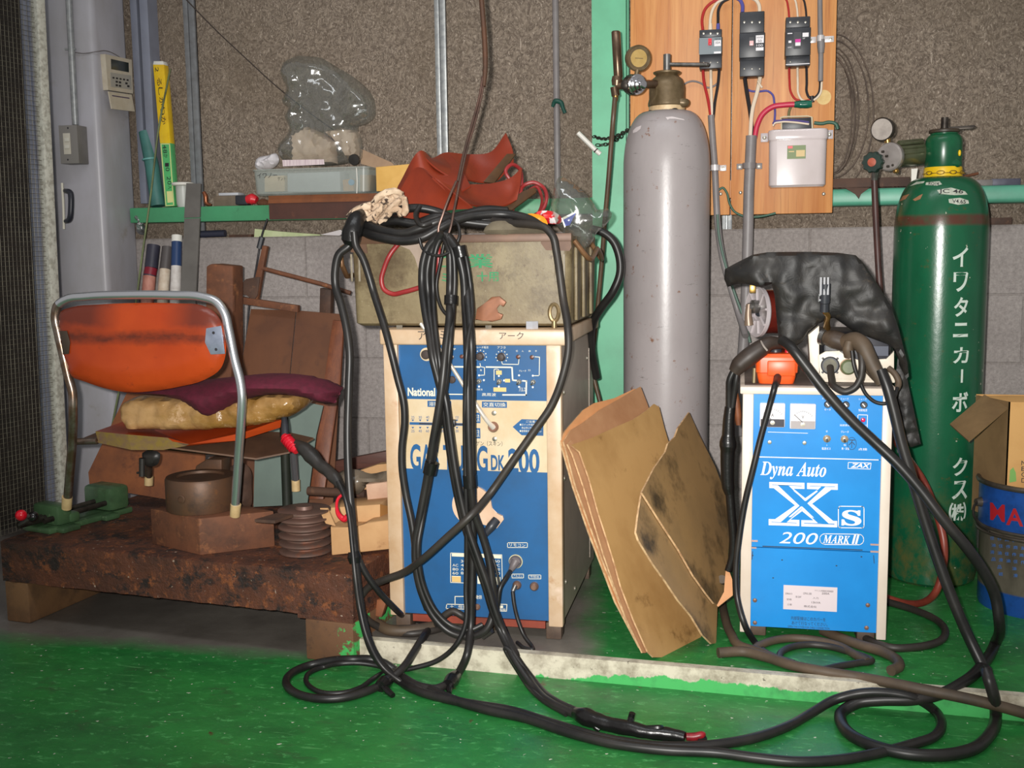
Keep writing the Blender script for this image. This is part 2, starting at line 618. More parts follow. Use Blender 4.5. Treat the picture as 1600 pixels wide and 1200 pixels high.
# ================================================================ THE WIRING BOARD ON THE WALL
steel = mat('bare_steel', (150, 148, 146), (104, 100, 96), rough=.35, metal=.85, scale=24)
chrome = mat('chrome', (214, 214, 218), rough=.16, metal=1.0)
black_pl = mat('black_plastic', (48, 50, 56), (40, 41, 46), rough=.4, scale=30)
black_rub = mat('black_rubber', (36, 34, 33), (52, 48, 45), rough=.42, scale=18)
white_pl = mat('white_plastic', (225, 222, 214), rough=.4)
red_wire = mat('red_wire', (176, 42, 40), rough=.4)
white_wire = mat('white_wire', (226, 208, 186), rough=.45)
black_wire = mat('black_wire', (34, 30, 34), rough=.4)
blue_wire = mat('blue_wire', (84, 82, 156), rough=.4)
grey_cable = mat('grey_cable', (134, 128, 128), (118, 112, 112), rough=.45, scale=12)
green_wire = mat('green_wire', (52, 92, 74), rough=.45)
magenta_wire = mat('crimson_wire', (196, 48, 76), rough=.38)
screw_m = mat('screw_steel', (190, 184, 170), rough=.3, metal=.8)

BY = -.118                                        # front of the board
def wood_mat(name, c1, c2, c3, sx=26, sz=1.2, rough=.5, bump=.15):
    t = NT(name)
    a = t.noise(1, (sx, sx, sz), 5, .62, .6)
    b = t.noise(1, (sx * 6, sx * 6, sz * 5), 4, .6)
    c = t.mix(t.ramp(a, .36, .66), lin(c1), lin(c2))
    c = t.mix(t.ramp(b, .56, .74, 0, .6), c, lin(c3))
    t.col(c)
    t.b.inputs['Roughness'].default_value = rough
    t.bump(b, bump, .002)
    return t.m
board_wood = wood_mat('lauan_board', (216, 152, 88), (190, 118, 58), (150, 88, 42))
bx0, bx1 = W(985, 150, BY).x, W(1304.5, 150, BY).x
bs = W(1143, 150, BY).x
bz = W(1200, 334.5, BY).z
t_ = thing('wiring_board', 'varnished two-plank wooden board screwed to the green rail, carrying the circuit breakers', 'board', ((bx0 + bx1) / 2, BY + .03, bz))
obj('plank', MB().bb((bx0, BY, bz), (bs - .0015, BY + .024, 3.0), .0015), board_wood, t_)
obj('plank', MB().bb((bs + .0015, BY, bz), (bx1, BY + .024, 3.0), .0015), board_wood, t_)
mb = MB()
mb.bb((bx0 + .02, BY + .024, bz + .05), (bx1 - .02, -.06, bz + .1))
obj('batten', mb, board_wood, t_)
for q in ((1126, 303), (1157, 301), (1287, 303)):
    mb = MB()
    p = W(q[0], q[1], BY)
    mb.lathe([(.005, 0), (.005, .0015), (.003, .003)], p, (0, -1, 0), 14)
    obj('screw', mb, screw_m, t_)
mb = MB()
p = W(1287, 152, BY - .0006)
mb.cyl(p, p + V((0, .0006, 0)), .0205, None, 32)
tag_ = obj('round_sticker', mb, mat('cream_sticker', (222, 192, 128), (206, 170, 104), rough=.6, scale=50), label='small round cream sticker near the right edge of the wiring board', cat='sticker')

def wire(parent, pts, m, r=.0036, Y=BY - .014, name='wire', n=8):
    return obj(name, MB().tube(WS(pts, Y), r, n), m, parent)

def breaker(x0, y0, x1, y1, label, top, bot, sections):
    d = .062
    Y = BY - d
    c = W((x0 + x1) / 2, y1, BY)
    r = thing('circuit_breaker', label, 'circuit breaker', (c.x, BY, c.z), 'circuit breakers on the wiring board')
    w, h = x1 - x0, y1 - y0
    obj('terminal_cover', MB().rect(x0 + w * .02, y0, x1 - w * .02, y0 + top, Y + .012, d - .012, .002), black_pl, r)
    obj('body', MB().rect(x0, y0 + top, x1, y1 - bot, Y, d, .002), black_pl, r)
    obj('terminal_cover', MB().rect(x0 + w * .02, y1 - bot, x1 - w * .02, y1, Y + .010, d - .010, .002), black_pl, r)
    mb = MB()
    for fx in (.2, .5, .8):
        for yy in (y0 + top * .5, y1 - bot * .4):
            p = W(x0 + w * fx, yy, Y + .011)
            mb.lathe([(.0028, 0), (.0028, .0008), (.0015, .001)], p, (0, -1, 0), 10)
    obj('terminal_screw', mb, screw_m, r)
    return r, Y
grey_lab = mat('grey_label', (120, 130, 136), rough=.45)
white_lab = mat('white_label', (232, 228, 232), rough=.45)
ink = mat('black_ink', (38, 36, 40), rough=.6)
red_pl = mat('red_plastic', (214, 40, 52), rough=.35)
# first breaker
r, Y = breaker(1092, 46, 1128.5, 107, 'black three-pole breaker with a grey face plate, leftmost of the three', 12, 24, 0)
mb = MB().rect(1092.5, 58.5, 1127, 84.5, Y - .0006, .0006)
mb.mi = 1
mb.rect(1116, 63, 1126.5, 72, Y - .001, .0004)
mb.rect(1115.5, 80.5, 1126.5, 83.5, Y - .001, .0004)
mb.mi = 2
mb.text('NF30', 1117, 59.5, 1126, 62, Y - .0012)
mb.text('30A', 1117.5, 64.5, 1125.5, 68.5, Y - .0014)
obj('face_plate', mb, [grey_lab, white_lab, ink], r)
obj('toggle', MB().rect(1106.5, 60, 1112, 71, Y - .001, .0008).rect(1107.3, 66, 1111.6, 69.6, Y - .010, .010, .001), [red_pl], r)
for x, m, tp in ((1098, red_wire, (1124, 2)), (1110, white_wire, (1130, 0)), (1122, black_wire, (1133, 1))):
    wire(r, [(x, 47), (x - 1 if x < 1105 else x, 30), (x + (4 if x < 1115 else 1), 14), ((x + tp[0]) / 2 + 1, 4), (tp[0] + 8, -3)], m, .0042, BY - .022)
obj('wire_sleeve', MB().cyl(W(1110, 37, BY - .022), W(1110, 47, BY - .022), .0052, .0065, 12), white_wire, r)
obj('wire_sleeve', MB().cyl(W(1122, 37, BY - .022), W(1122, 47, BY - .022), .005, .0055, 12), blue_wire, r)
for pts, m in (([(1098, 106), (1100, 128), (1106, 155), (1111, 185)], red_wire), ([(1110.5, 106), (1111, 135), (1113, 185)], white_wire), ([(1124, 106), (1122, 130), (1117, 160), (1114.5, 185)], black_wire)):
    wire(r, pts, m, .0042, BY - .02)
wire(r, [(1062, 170), (1064, 148), (1068, 133), (1080, 127), (1095, 130), (1106, 137), (1121, 130), (1124, 118)], grey_cable, .0028, BY - .012, 'cable')
# second breaker
r, Y = breaker(1155, 18, 1195, 119, 'tall black breaker, the middle and largest of the three', 33, 29, 0)
mb = MB().rect(1181, 55, 1193.5, 67, Y - .0006, .0006)
mb.rect(1181, 74, 1193, 79, Y - .0006, .0006)
mb.mi = 1
mb.text('NV50', 1182.5, 57, 1192, 60, Y - .0008)
mb.text('50', 1184, 62, 1190, 66, Y - .0008)
mb.mi = 2
mb.text('100', 1182, 69, 1192, 72.5, Y - .0008)
obj('rating_label', mb, [white_lab, ink, white_lab], r)
mb = MB().rect(1170.5, 58, 1178, 71, Y - .001, .0008)
mb.mi = 1
mb.rect(1171, 63.5, 1177.5, 71, Y - .010, .010, .001)
obj('toggle', mb, [black_pl, mat('pink_white_plastic', (240, 190, 190), rough=.35)], r)
wire(r, [(1160, 19), (1160, 8), (1156, 0), (1148, -4)], blue_wire, .0052, BY - .022)
wire(r, [(1187, 19), (1186, 8), (1181, 0), (1172, -4)], white_wire, .0052, BY - .022)
wire(r, [(1163, 118), (1167, 145), (1172, 175), (1176, 216)], black_wire, .0058, BY - .02)
wire(r, [(1188, 118), (1184, 140), (1176, 170), (1172, 216)], white_wire, .0058, BY - .024)
wire(r, [(1191, 137), (1187, 132), (1184, 126)], white_wire, .003, BY - .03)
wire(r, [(1166, 138), (1170, 141), (1185, 143), (1200, 142.5), (1207, 148), (1210, 162), (1211, 176), (1210, 192)], blue_wire, .003, BY - .012)
# third breaker
r, Y = breaker(1227, 26, 1266.5, 103, 'black breaker with a magenta and white toggle, rightmost of the three', 17, 16, 0)
mb = MB().rect(1254, 51, 1263.5, 57.5, Y - .0006, .0006)
mb.rect(1230.5, 51.5, 1238, 53, Y - .0006, .0006)
mb.rect(1232, 63.5, 1236.5, 67, Y - .0006, .0006)
mb.rect(1228, 99.5, 1265, 100.6, Y + .008, .0006)
mb.text('SF', 1254, 59, 1258, 61, Y - .0006)
mb.text('OFF', 1231, 73, 1237, 75, Y - .0006)
obj('rating_label', mb, white_lab, r)
mb = MB().rect(1240, 50, 1252, 76, Y - .0015, .001)
mb.mi = 1
mb.rect(1242.5, 61, 1251, 66, Y - .008, .008)
mb.mi = 2
mb.rect(1242.5, 66, 1251, 71.5, Y - .009, .009, .001)
obj('toggle', mb, [black_pl, mat('magenta_plastic', (206, 40, 150), rough=.35), white_lab], r)
for x, m in ((1233, red_wire), (1246.5, white_wire), (1260, black_wire)):
    wire(r, [(x, 27), (x - 1.5, 12), (x - 5, -1), (x - 14, -8)], m, .0028, BY - .022)
wire(r, [(1233, 102), (1233.5, 125), (1236, 145), (1243, 155), (1255, 157.5), (1270, 155.5)], red_wire, .0032, BY - .014)
wire(r, [(1246, 102), (1246.5, 130), (1247.5, 147), (1253, 156), (1263, 158.5), (1275, 154), (1281, 147), (1284, 128)], white_wire, .0032, BY - .018)
wire(r, [(1260, 102), (1260.5, 130), (1260.5, 144), (1265, 152.5), (1272, 152.5), (1279, 146), (1281, 138), (1281.5, 126)], black_wire, .0036, BY - .016)
obj('cable_tie', MB().cyl(W(1268, 150, BY - .016), W(1269.5, 160, BY - .016), .006, .006, 10), black_wire, r)
# sheathed cables with their clamps
def clamp(px, py, wpx, m, label, Y, rr):
    r = thing('saddle_clamp', label, 'clamp', W(px, py, BY), 'cable saddles on the wiring board')
    a = W(px - wpx / 2, py, BY).x
    b = W(px + wpx / 2, py, BY).x
    z = W(px, py, BY).z
    x = W(px, py, Y).x
    mb = MB()
    for s in (-1, 1):
        e = a if s < 0 else b
        if abs(e - x) < rr * 1.4:
            continue
        mb.bb((min(e, x + s * rr), BY - .003, z - .0085), (max(e, x + s * rr), BY - .0004, z + .0085), .001)
    R = []
    for zz in (-.008, .008):
        R.append([mb.bm.verts.new((x + math.cos(t) * rr, Y + math.sin(t) * rr, z + zz)) for t in [math.pi * 2 * k / 24 for k in range(24)]])
    mb.ring_join(R)
    obj('strap', mb, m, r)
    for s in (-1, 1):
        e = a if s < 0 else b
        if abs(e - x) < rr * 1.6:
            continue
        mb = MB().lathe([(.0045, 0), (.004, .002), (.001, .0026)], (e - s * .009, BY - .003, z), (0, -1, 0), 12)
        obj('screw', mb, screw_m, r)
def cable(label, pts, r, m, Y, name='sheathed_cable', cat='cable', n=12, group=None):
    return obj(name, MB().tube(WS(pts, Y), r, n), m, label=label, cat=cat, group=group)
cable('thinner grey sheathed cable running down the board beside the grey gas cylinder', [(1111, 180), (1114, 225), (1117, 265), (1119, 310), (1121, 345), (1125, 380), (1133, 420), (1142, 450), (1154, 490), (1165, 525, -.2)], .0098, grey_cable, BY - .022)
cable('thick grey sheathed cable running straight down the board below the tallest breaker', [(1174, 212), (1172, 255), (1170, 300), (1169, 350), (1167, 420), (1165, 480), (1161, 545), (1156, 600), (1154, 680)], .0158, grey_cable, BY - .026)
cable('grey conduit tube clamped to the right edge of the wiring board', [(1281, -12), (1281.5, 40), (1282.5, 80), (1282, 127)], .0072, grey_cable, BY - .018)
obj('conduit_coupling', MB().tube(WS([(1282.5, 62), (1282.8, 72), (1282.8, 83)], BY - .018), [.0105, .0105, .0085], 14, smooth=False), grey_cable, label='short grey coupling sleeve below the clamp on the right conduit tube', cat='coupling')
light_zinc = mat('bright_zinc', (226, 220, 220), (200, 196, 196), rough=.3, metal=.3, scale=40)
clamp(1117, 263, 36, light_zinc, 'pale two-screw saddle on the thinner grey cable', BY - .022, .0135)
clamp(1171, 260, 40, grey_cable, 'wide grey saddle over the thick grey cable', BY - .026, .0195)
clamp(1282, 62, 42, light_zinc, 'white saddle holding the conduit at the right edge of the board', BY - .018, .0105)
# crimson lead with its green taped end
r = thing('power_lead', 'crimson lead curving out of the thick grey cable to a green taped end', 'lead', W(1176, 215, BY))
obj('conductor', MB().tube(WS([(1179, 216), (1183, 196), (1192, 178), (1207, 167), (1225, 164), (1245, 163)], BY - .02), .0078, 12), magenta_wire, r)
mb = MB().tube(WS([(1241, 163.5), (1250, 163), (1262, 163), (1268.5, 162.5)], BY - .02), [.008, .0115, .011, .0095], 14)
obj('taped_end', mb.noise(.0012, 60), mat('green_tape', (22, 98, 78), (16, 74, 58), rough=.25, scale=30), r, label='dark green taped end')
obj('earth_wire', MB().tube(WS([(1236, 166), (1233, 174), (1232, 184)], BY - .016), .0038, 8), mat('olive_wire', (112, 108, 72), rough=.5), r)
# capacitor box
r = thing('capacitor_box', 'pale grey enamel capacitor box with a small green rating sticker, on the board', 'electrical box', W(1246, 292, BY))
cream_en = mat('grey_enamel', (208, 196, 196), (196, 184, 182), rough=.16, scale=6, layers=[((176, 150, 132), 7, .66, .8)], coat=.3)
X0, X1 = W(1201, 250, BY - .04).x, W(1290.5, 250, BY - .04).x
Z0, Z1 = W(1246, 292, BY - .075).z, W(1246, 203, BY - .075).z
def cap_ring(g, z, yf=BY - .078):
    pts = []
    r_ = .022
    for cx, cy, a0 in ((X1 + g - r_, yf - g + r_, -90), (X1 + g - r_, BY - .004, 0), (X0 - g + r_, BY - .004, 90), (X0 - g + r_, yf - g + r_, 180)):
        for k in range(7):
            a = math.radians(a0 + 15 * k)
            if a0 in (0, 90):
                pts.append((X1 + g if a0 == 0 else X0 - g, BY - .003, z)) if k == 0 else None
            else:
                pts.append((cx + r_ * math.cos(a), cy + r_ * math.sin(a), z))
    return pts
mb = MB()
def rings(mb, zs):
    R = [[mb.bm.verts.new(p) for p in cap_ring(g, z)] for g, z in zs]
    mb.ring_join(R)
rings(mb, [(-.006, Z0), (-.001, Z0 + .006), (0, Z1 - .03), (0, Z1)])
obj('case', mb, cream_en, r)
mb = MB()
rings(mb, [(.0025, Z1 - .026), (.0035, Z1 - .022), (.0035, Z1 - .003), (.001, Z1 + .002), (-.006, Z1 + .004)])
obj('lid', mb, cream_en, r)
for s, px, py in ((-1, 1194.5, 215), (1, 1296, 210)):
    mb = MB().rect(px - 6, py - 7, px + 6, py + 7, BY - .006, .005, .001)
    mb.mi = 1
    mb.lathe([(.006, 0), (.0055, .003), (.002, .0045)], W(px, py, BY - .006), (0, -1, 0), 14)
    obj('mounting_lug', mb, [mat('lug_grey', (186, 178, 182), rough=.4), screw_m], r)
mb = MB().rect(1221, 184, 1269, 203, BY - .045, .035, .002)
obj('terminal_block', mb, black_pl, r)
mb = MB().tube(WS([(1221, 203), (1221, 188), (1219.5, 184), (1225, 182.5), (1262, 181.5), (1268.5, 183), (1269.5, 203)], BY - .062), .0022, 8, smooth=False)
obj('cover_wire', mb, mat('cream_wire', (206, 192, 160), rough=.5), r)
for k, (m, dy) in enumerate(((white_wire, 3), (mat('violet_wire', (78, 66, 130), rough=.4), 0))):
    obj('lead', MB().tube(WS([(1208, 194 + dy), (1209, 191 + dy), (1220, 188.5 + dy * .7), (1240, 188 + dy), (1264, 191 + dy)], BY - .066), .0027, 8), m, r)
obj('earth_lead', MB().tube(WS([(1272, 192), (1285, 193), (1295, 191), (1306, 194), (1309, 202)], BY - .012), .0052, 10), green_wire, r, label='green earth lead')
yf = BY - .0785
mb = MB().rect(1230, 227, 1259, 248, yf - .0005, .0005)
mb.mi = 1
mb.rect(1231, 228, 1238.5, 232, yf - .0009, .0003)
mb.mi = 2
mb.rect(1244, 234.5, 1257.5, 244.5, yf - .0009, .0003)
mb.rect(1232.5, 236, 1241, 237.6, yf - .0009, .0003)
obj('rating_sticker', mb, [mat('sticker_green', (112, 128, 82), rough=.5), red_pl, mat('sticker_buff', (206, 178, 122), rough=.5)], r)
# green earth wire at the foot of the board
cable('thin dark green earth wire looping over the foot of the wiring board', [(1121, 332), (1121, 312), (1124, 296), (1129, 293.5), (1135, 300), (1140, 318), (1147, 330), (1160, 337), (1180, 339), (1200, 336), (1212, 333)], .0034, green_wire, BY - .008, 'earth_wire', 'wire')
cable('green earth wire following the grey cable down past the black cover', [(1121, 335), (1123, 365), (1130, 400), (1140, 435), (1152, 470), (1163, 500), (1172, 535)], .004, mat('grey_green_wire', (86, 110, 98), rough=.5), BY - .034, 'earth_wire', 'wire')
# coil of thin wire hung behind the right edge of the board
rusty_wire = mat('rusty_wire', (96, 80, 68), (70, 58, 50), rough=.6, metal=.3, scale=20)
mb = MB()
for k, (rx, ry, cx, cy) in enumerate(((40, 98, 1302, 172), (36, 96, 1301, 176), (31, 92, 1300, 178), (62, 122, 1303, 175), (57, 108, 1300, 170), (34, 90, 1301, 182))):
    mb.tube(WS([(cx + rx * math.cos(a), cy + ry * math.sin(a)) for a in [2 * math.pi * i / 18 for i in range(18)]], .048 - .004 * k), .0023, 5, True, 4)
obj('wire_coil', mb, rusty_wire, label='coil of thin rusty wire hung on the wall behind the right edge of the board', cat='wire coil')
# conduit on the wall left of the pillar, with a clip
r = thing('conduit_pipe', 'slim grey conduit pipe on the wall between the galvanised rail and the green pillar', 'pipe', W(872, 352, .045))
obj('pipe', MB().cyl(W(872, 350, .048), W(867.3, -40, .048), .0102, None, 16), grey_cable, r)
mb = MB().tube([W(863, 167, .03), W(868, 158, .028), W(876, 160, .028), W(880, 170, .026), W(883, 177, .026)], [.005, .008, .008, .006, .006], 10)
obj('pipe_clip', mb, mat('dark_green_clip', (30, 74, 64), rough=.3), r, label='dark green clip')
# thin dark cord slanting over the wall at upper left
cable('thin dark cord slanting across the upper wall down to the plastic bag', [(284, -8), (330, 40), (385, 92), (432, 135), (460, 158), (540, 216), (590, 248), (618, 262)], .0022, mat('dark_cord', (58, 48, 42), rough=.6), .02, 'cord', 'cord', 6)
# ---------------------------------------------------------------- column fittings
r = thing('conduit_pipe', 'grey conduit pipe running down the front of the grey column to the switch box', 'pipe', W(118, 195, -.21))
obj('pipe', MB().tube([W(118, 195, -.212), W(114, 120, -.212), W(109, 30, -.212), W(106, -40, -.212)], .0105, 16, smooth=False), galv, r)
mb = MB().tube([W(102, 77, -.212), W(118, 77, -.212)], .004, 8, smooth=False)
obj('clip', mb, galv, r)
r = thing('switch_box', 'grey metal switch box with two rocker switches on the front of the grey column', 'switch box', W(110, 256, -.2))
Yb = -.2 - .056
obj('box', MB().rect(93, 195.5, 121.5, 255.5, Yb, .055, .002), mat('switch_grey', (122, 118, 114), (108, 104, 100), rough=.5, scale=20), r)
mb = MB().rect(93, 195.5, 121.5, 255.5, Yb - .003, .003, .001)
obj('cover_plate', mb, mat('plate_grey', (136, 132, 128), rough=.38, metal=.3), r)
mb = MB().rect(99, 208, 110, 241, Yb - .0045, .0015, .0005)
mb.mi = 1
mb.rect(100.5, 215.5, 108, 221, Yb - .008, .004, .001)
mb.rect(100.5, 226.5, 108, 232, Yb - .008, .004, .001)
obj('rocker_switch', mb, [mat('switch_cream', (196, 190, 176), rough=.4), mat('switch_white', (206, 202, 190), rough=.35)], r)
for py in (200, 249.5):
    obj('screw', MB().lathe([(.003, 0), (.002, .0012)], W(106, py, Yb - .003), (0, -1, 0), 10), ink, r)
# remote controller on the side face of the column (plane x = -1.998)
XS = -1.998
def SX(px, py, off=0.0):
    v = ray(px, py)
    p = CAM + v * ((XS + off - CAM.x) / v.x)
    return p
def side_plate(mb, q, off, t):
    mb.prism([SX(a, b, off) for a, b in q], (-t, 0, 0))
    return mb
r = thing('remote_controller', 'cream wall remote controller with its flap hanging open, on the side of the grey column', 'remote control', SX(190, 175))
cream_pl = mat('aged_cream_plastic', (200, 190, 172), (188, 176, 156), rough=.45, scale=20)
obj('case', side_plate(MB(), [(164.5, 84.5), (206, 93.5), (208, 146.5), (169, 140.5)], .018, .0178), cream_pl, r)
obj('display', side_plate(MB(), [(173.5, 92), (201, 98), (201.5, 113), (174, 108)], .0186, .0006), mat('lcd_dark', (44, 50, 48), rough=.2), r)
mb = side_plate(MB(), [(172.5, 113), (205, 118), (206, 140), (173.5, 135.5)], .0186, .0006)
mb.mi = 1
for i in range(5):
    q = (176 + i * 5.5, 120 + i * .9)
    side_plate(mb, [(q[0], q[1]), (q[0] + 3, q[1] + .5), (q[0] + 3, q[1] + 3), (q[0], q[1] + 2.5)], .0192, .0006)
for q in ((181, 126), (186, 127), (196, 128.5), (181, 131.5), (186, 132.4), (199, 133)):
    side_plate(mb, [(q[0], q[1]), (q[0] + 3.4, q[1] + .5), (q[0] + 3.4, q[1] + 3.4), (q[0], q[1] + 2.9)], .0194, .0006)
obj('keypad', mb, [mat('keypad_grey', (164, 160, 152), rough=.5), ink], r)
mb = side_plate(MB(), [(170, 143), (206, 148), (211, 174.5), (175, 170)], .026, .004)
mb.mi = 1
side_plate(mb, [(175, 148.5), (202, 152.6), (202.6, 154.4), (175.4, 150.2)], .0264, .0006)
obj('flap', mb, [cream_pl, mat('violet_line', (74, 62, 92), rough=.5)], r)
obj('cord', MB().tube([W(118, 82, -.206), W(130, 83.5, -.206), SX(152, 80.5, .006), SX(166, 79.5, .008), SX(180, 85, .01), SX(188, 90, .012)], .0016, 6), mat('grey_cord', (110, 104, 104), rough=.5), r)
# ================================================================ GAS CYLINDERS
bronze = mat('bronze_cast', (118, 100, 74), (92, 76, 52), rough=.4, metal=.35, scale=30, layers=[((140, 124, 96), 50, .62, .72)], bump=.1)
brass = mat('brass', (168, 132, 72), (130, 100, 58), rough=.3, metal=.8, scale=30)
def frame_at(px, y_ref, dep):
    v = ray(px, y_ref) / F
    return CAM + v * dep
# ---- grey cylinder
c0 = frame_at(1040.3, 520, 3.01)
GX, GY = c0.x, c0.y
gz = lambda y, yy=None: W(1040, y, GY if yy is None else yy).z
t = NT('grey_cylinder_paint')
x, y, z = t.xyz()
c = t.mix(t.ramp(t.noise(5, (1, 1, .5), 5, .6), .4, .7), lin((158, 150, 150)), lin((146, 138, 138)))
c = t.mix(t.ramp(t.noise(34, (1, 1, 1), 5, .7), .63, .70), c, lin((122, 84, 62)))
c = t.mix(t.ramp(t.noise(14, (1, 1, 5), 6, .8), .63, .68, 0, .8), c, lin((92, 86, 84)))
c = t.mix(t.ramp(z, .3, -.05, 0, .55), c, lin((162, 156, 170)))
t.col(c)
t.b.inputs['Roughness'].default_value = .33
t.bump(t.noise(90, (1, 1, .6), 4, .7), .12, .002)
ztop = gz(176)
zsh = gz(262)
prof = [(.0, P), (.104, P), (.114, P + .01), (.1165, P + .03)]
prof += [(.1165, P + .03 + (zsh - P - .03) * k / 8) for k in range(1, 9)]
for k in range(1, 13):
    a = math.pi / 2 * k / 12 * .86
    prof.append((.046 + .0705 * math.cos(a) ** .8, zsh + (ztop - zsh) * math.sin(a) / math.sin(math.pi / 2 * .86)))
prof += [(.046, ztop + .004), (.04, ztop + .005)]
r = thing('gas_cylinder', 'tall light grey gas cylinder with a bronze valve cap, standing before the green pillar', 'gas cylinder', (GX, GY, P))
obj('body', MB().lathe([(a, b) for a, b in prof], (GX, GY, 0), n=64), t.m, r)
gp = lambda px, py, Y=None: W(px, py, GY if Y is None else Y)
zr0, zr1 = gz(183), gz(166)
obj('neck_ring', MB().lathe([(.046, zr0), (.048, zr0 + .002), (.0485, zr1 - .002), (.046, zr1)], (GX, GY, 0)), mat('cream_ring', (216, 190, 150), (190, 160, 120), rough=.5, scale=40), r)
zc0, zc1 = gz(167), gz(112)
h = zc1 - zc0
mb = MB().lathe([(.048, zc0), (.0505, zc0 + .003), (.0505, zc0 + h * .1), (.0475, zc0 + h * .22), (.0475, zc0 + h * .5), (.046, zc0 + h * .64), (.040, zc0 + h * .78), (.031, zc0 + h * .86), (.029, zc0 + h * .89), (.036, zc0 + h * .94), (.037, zc0 + h * .98), (.033, zc1), (.02, zc1), (.015, zc1 - .004)], (GX, GY, 0))
mb.tube([gp(1062, 160, GY - .02), gp(1071, 160, GY - .02), gp(1074, 158, GY - .015)], [.014, .012, .007], 12)
vc_ = obj('valve_cap', mb, bronze, r)
# oval opening of the cap, towards the regulator on the left
a = math.radians(-142)
oc = V((GX + math.cos(a) * .046, GY + math.sin(a) * .046, zc0 + h * .42))
mb = MB()
R = []
ux, uz = V((-math.sin(a), math.cos(a), 0)), V((0, 0, 1))
od = V((math.cos(a), math.sin(a), 0))
for q, dd in ((1.0, .003), (.82, .0045), (.78, -.004)):
    R.append([mb.bm.verts.new(oc + od * (dd - .006 * math.cos(k) ** 2 * q) + ux * math.cos(k) * .021 * q + uz * math.sin(k) * .03 * q) for k in [2 * math.pi * i / 28 for i in range(28)]])
mb.ring_join(R, True, False)
mb.mi = 1
mb._f([v for v in R[-1]])
obj('cap_window', mb, [bronze, mat('primer_red', (140, 74, 40), (96, 48, 28), rough=.6)], vc_)
ps = gp(1041, 112)
mb = MB().cyl(V((GX, GY, zc1 - .005)), V((GX, GY, gz(85))), .0098, None, 20)
obj('spindle', mb, steel, r)
mb = MB()
p0, p1 = gp(1044, 100.5, GY), gp(1106, 101, GY - .02)
mb.tube([p0, p1], .0055, 10, smooth=False)
mb.tube([p1, gp(1108, 101.5, GY - .02)], [.0055, .003], 10, smooth=False)
obj('key_handle', mb, steel, r)
# white chips and rust spots of the dome
mb = MB()
def cyl_patch(mb, pts, R_, off=.0006):
    """outline in pixels projected onto the side of a cylinder at GX,GY"""
    vs = []
    for q in pts:
        d_ = ray(q[0], q[1])
        o2 = V((CAM.x - GX, CAM.y - GY))
        dd = V((d_.x, d_.y))
        A, B, C_ = dd.dot(dd), 2 * o2.dot(dd), o2.dot(o2) - (R_ + off) ** 2
        tt = (-B - math.sqrt(max(0, B * B - 4 * A * C_))) / (2 * A)
        vs.append(mb.bm.verts.new(CAM + d_ * tt))
    mb._f(vs)
mb = MB()
nd = V((GX, GY, zsh - .02))
def dome_point(px, py, off=.0012):
    d_ = ray(px, py).normalized()
    s_ = (nd - CAM).length - .2
    for _ in range(900):
        p = CAM + d_ * s_
        rr = math.hypot(p.x - GX, p.y - GY)
        lim = 0
        if rr < .13:
            for (ra, za), (rb, zb) in zip(prof, prof[1:]):
                if za <= p.z <= zb:
                    lim = ra + (rb - ra) * (p.z - za) / max(zb - za, 1e-9)
        if rr <= lim:
            break
        s_ += .0006
    return p - d_ * off
def dome_patch(mb, pts):
    """outline in pixels laid on the shoulder of the cylinder"""
    o_ = []
    for i, q in enumerate(pts):
        w_ = pts[(i + 1) % len(pts)]
        for k in range(4):
            o_.append(V((q[0] + (w_[0] - q[0]) * k / 4, q[1] + (w_[1] - q[1]) * k / 4)))
    inn = []
    xs, ys = [q.x for q in o_], [q.y for q in o_]
    n_ = len(o_)
    for ix in range(int(min(xs)), int(max(xs)) + 1, 2):
        for iy in range(int(min(ys)), int(max(ys)) + 1, 2):
            c_ = False
            for i in range(n_):
                a_, b_ = o_[i], o_[i - 1]
                if (a_.y > iy) != (b_.y > iy) and ix < (b_.x - a_.x) * (iy - a_.y) / (b_.y - a_.y) + a_.x:
                    c_ = not c_
            if c_:
                inn.append(V((ix, iy)))
    vs, es, fs, *_ = delaunay_2d_cdt(o_ + inn, [], [list(range(n_))], 1, 1e-4)
    vv = [mb.bm.verts.new(dome_point(q.x, q.y)) for q in vs]
    for f in fs:
        mb._f([vv[i] for i in f])
dome_patch(mb, [(989, 204), (994, 199), (1002, 196), (1001, 201), (995, 206), (989, 208)])
dome_patch(mb, [(1040, 183), (1050, 182), (1068, 186), (1070, 188), (1055, 185.5), (1046, 185.5), (1043, 187)])
obj('paint_chip', mb, mat('chip_white', (206, 196, 196), rough=.5), r)
# chain round the neck, tied to the pillar, with a white marker stuck in it
iron = mat('dark_iron', (78, 72, 66), (54, 48, 44), rough=.45, metal=.7, scale=30)
def chain(label, pts, n, name='chain', lk=.011, rr=.0016):
    P_ = catmull([V(p) for p in pts], 14)
    L = [0]
    for a_, b_ in zip(P_, P_[1:]):
        L.append(L[-1] + (b_ - a_).length)
    def at(s_):
        for i in range(len(L) - 1):
            if L[i + 1] >= s_:
                f = (s_ - L[i]) / max(L[i + 1] - L[i], 1e-9)
                return P_[i].lerp(P_[i + 1], f), (P_[i + 1] - P_[i]).normalized()
        return P_[-1], (P_[-1] - P_[-2]).normalized()
    mb = MB()
    for k in range(n):
        p, d_ = at(L[-1] * (k + .5) / n)
        a_ = d_.orthogonal().normalized()
        b_ = d_.cross(a_)
        side = a_ if k % 2 else b_
        hl = L[-1] / n * .72
        mb.tube([p + d_ * hl * math.cos(t_) + side * lk * .42 * math.sin(t_) for t_ in [2 * math.pi * i / 10 for i in range(10)]], rr, 5, True, 2)
    return obj(name, mb, iron, label=label, cat='chain')
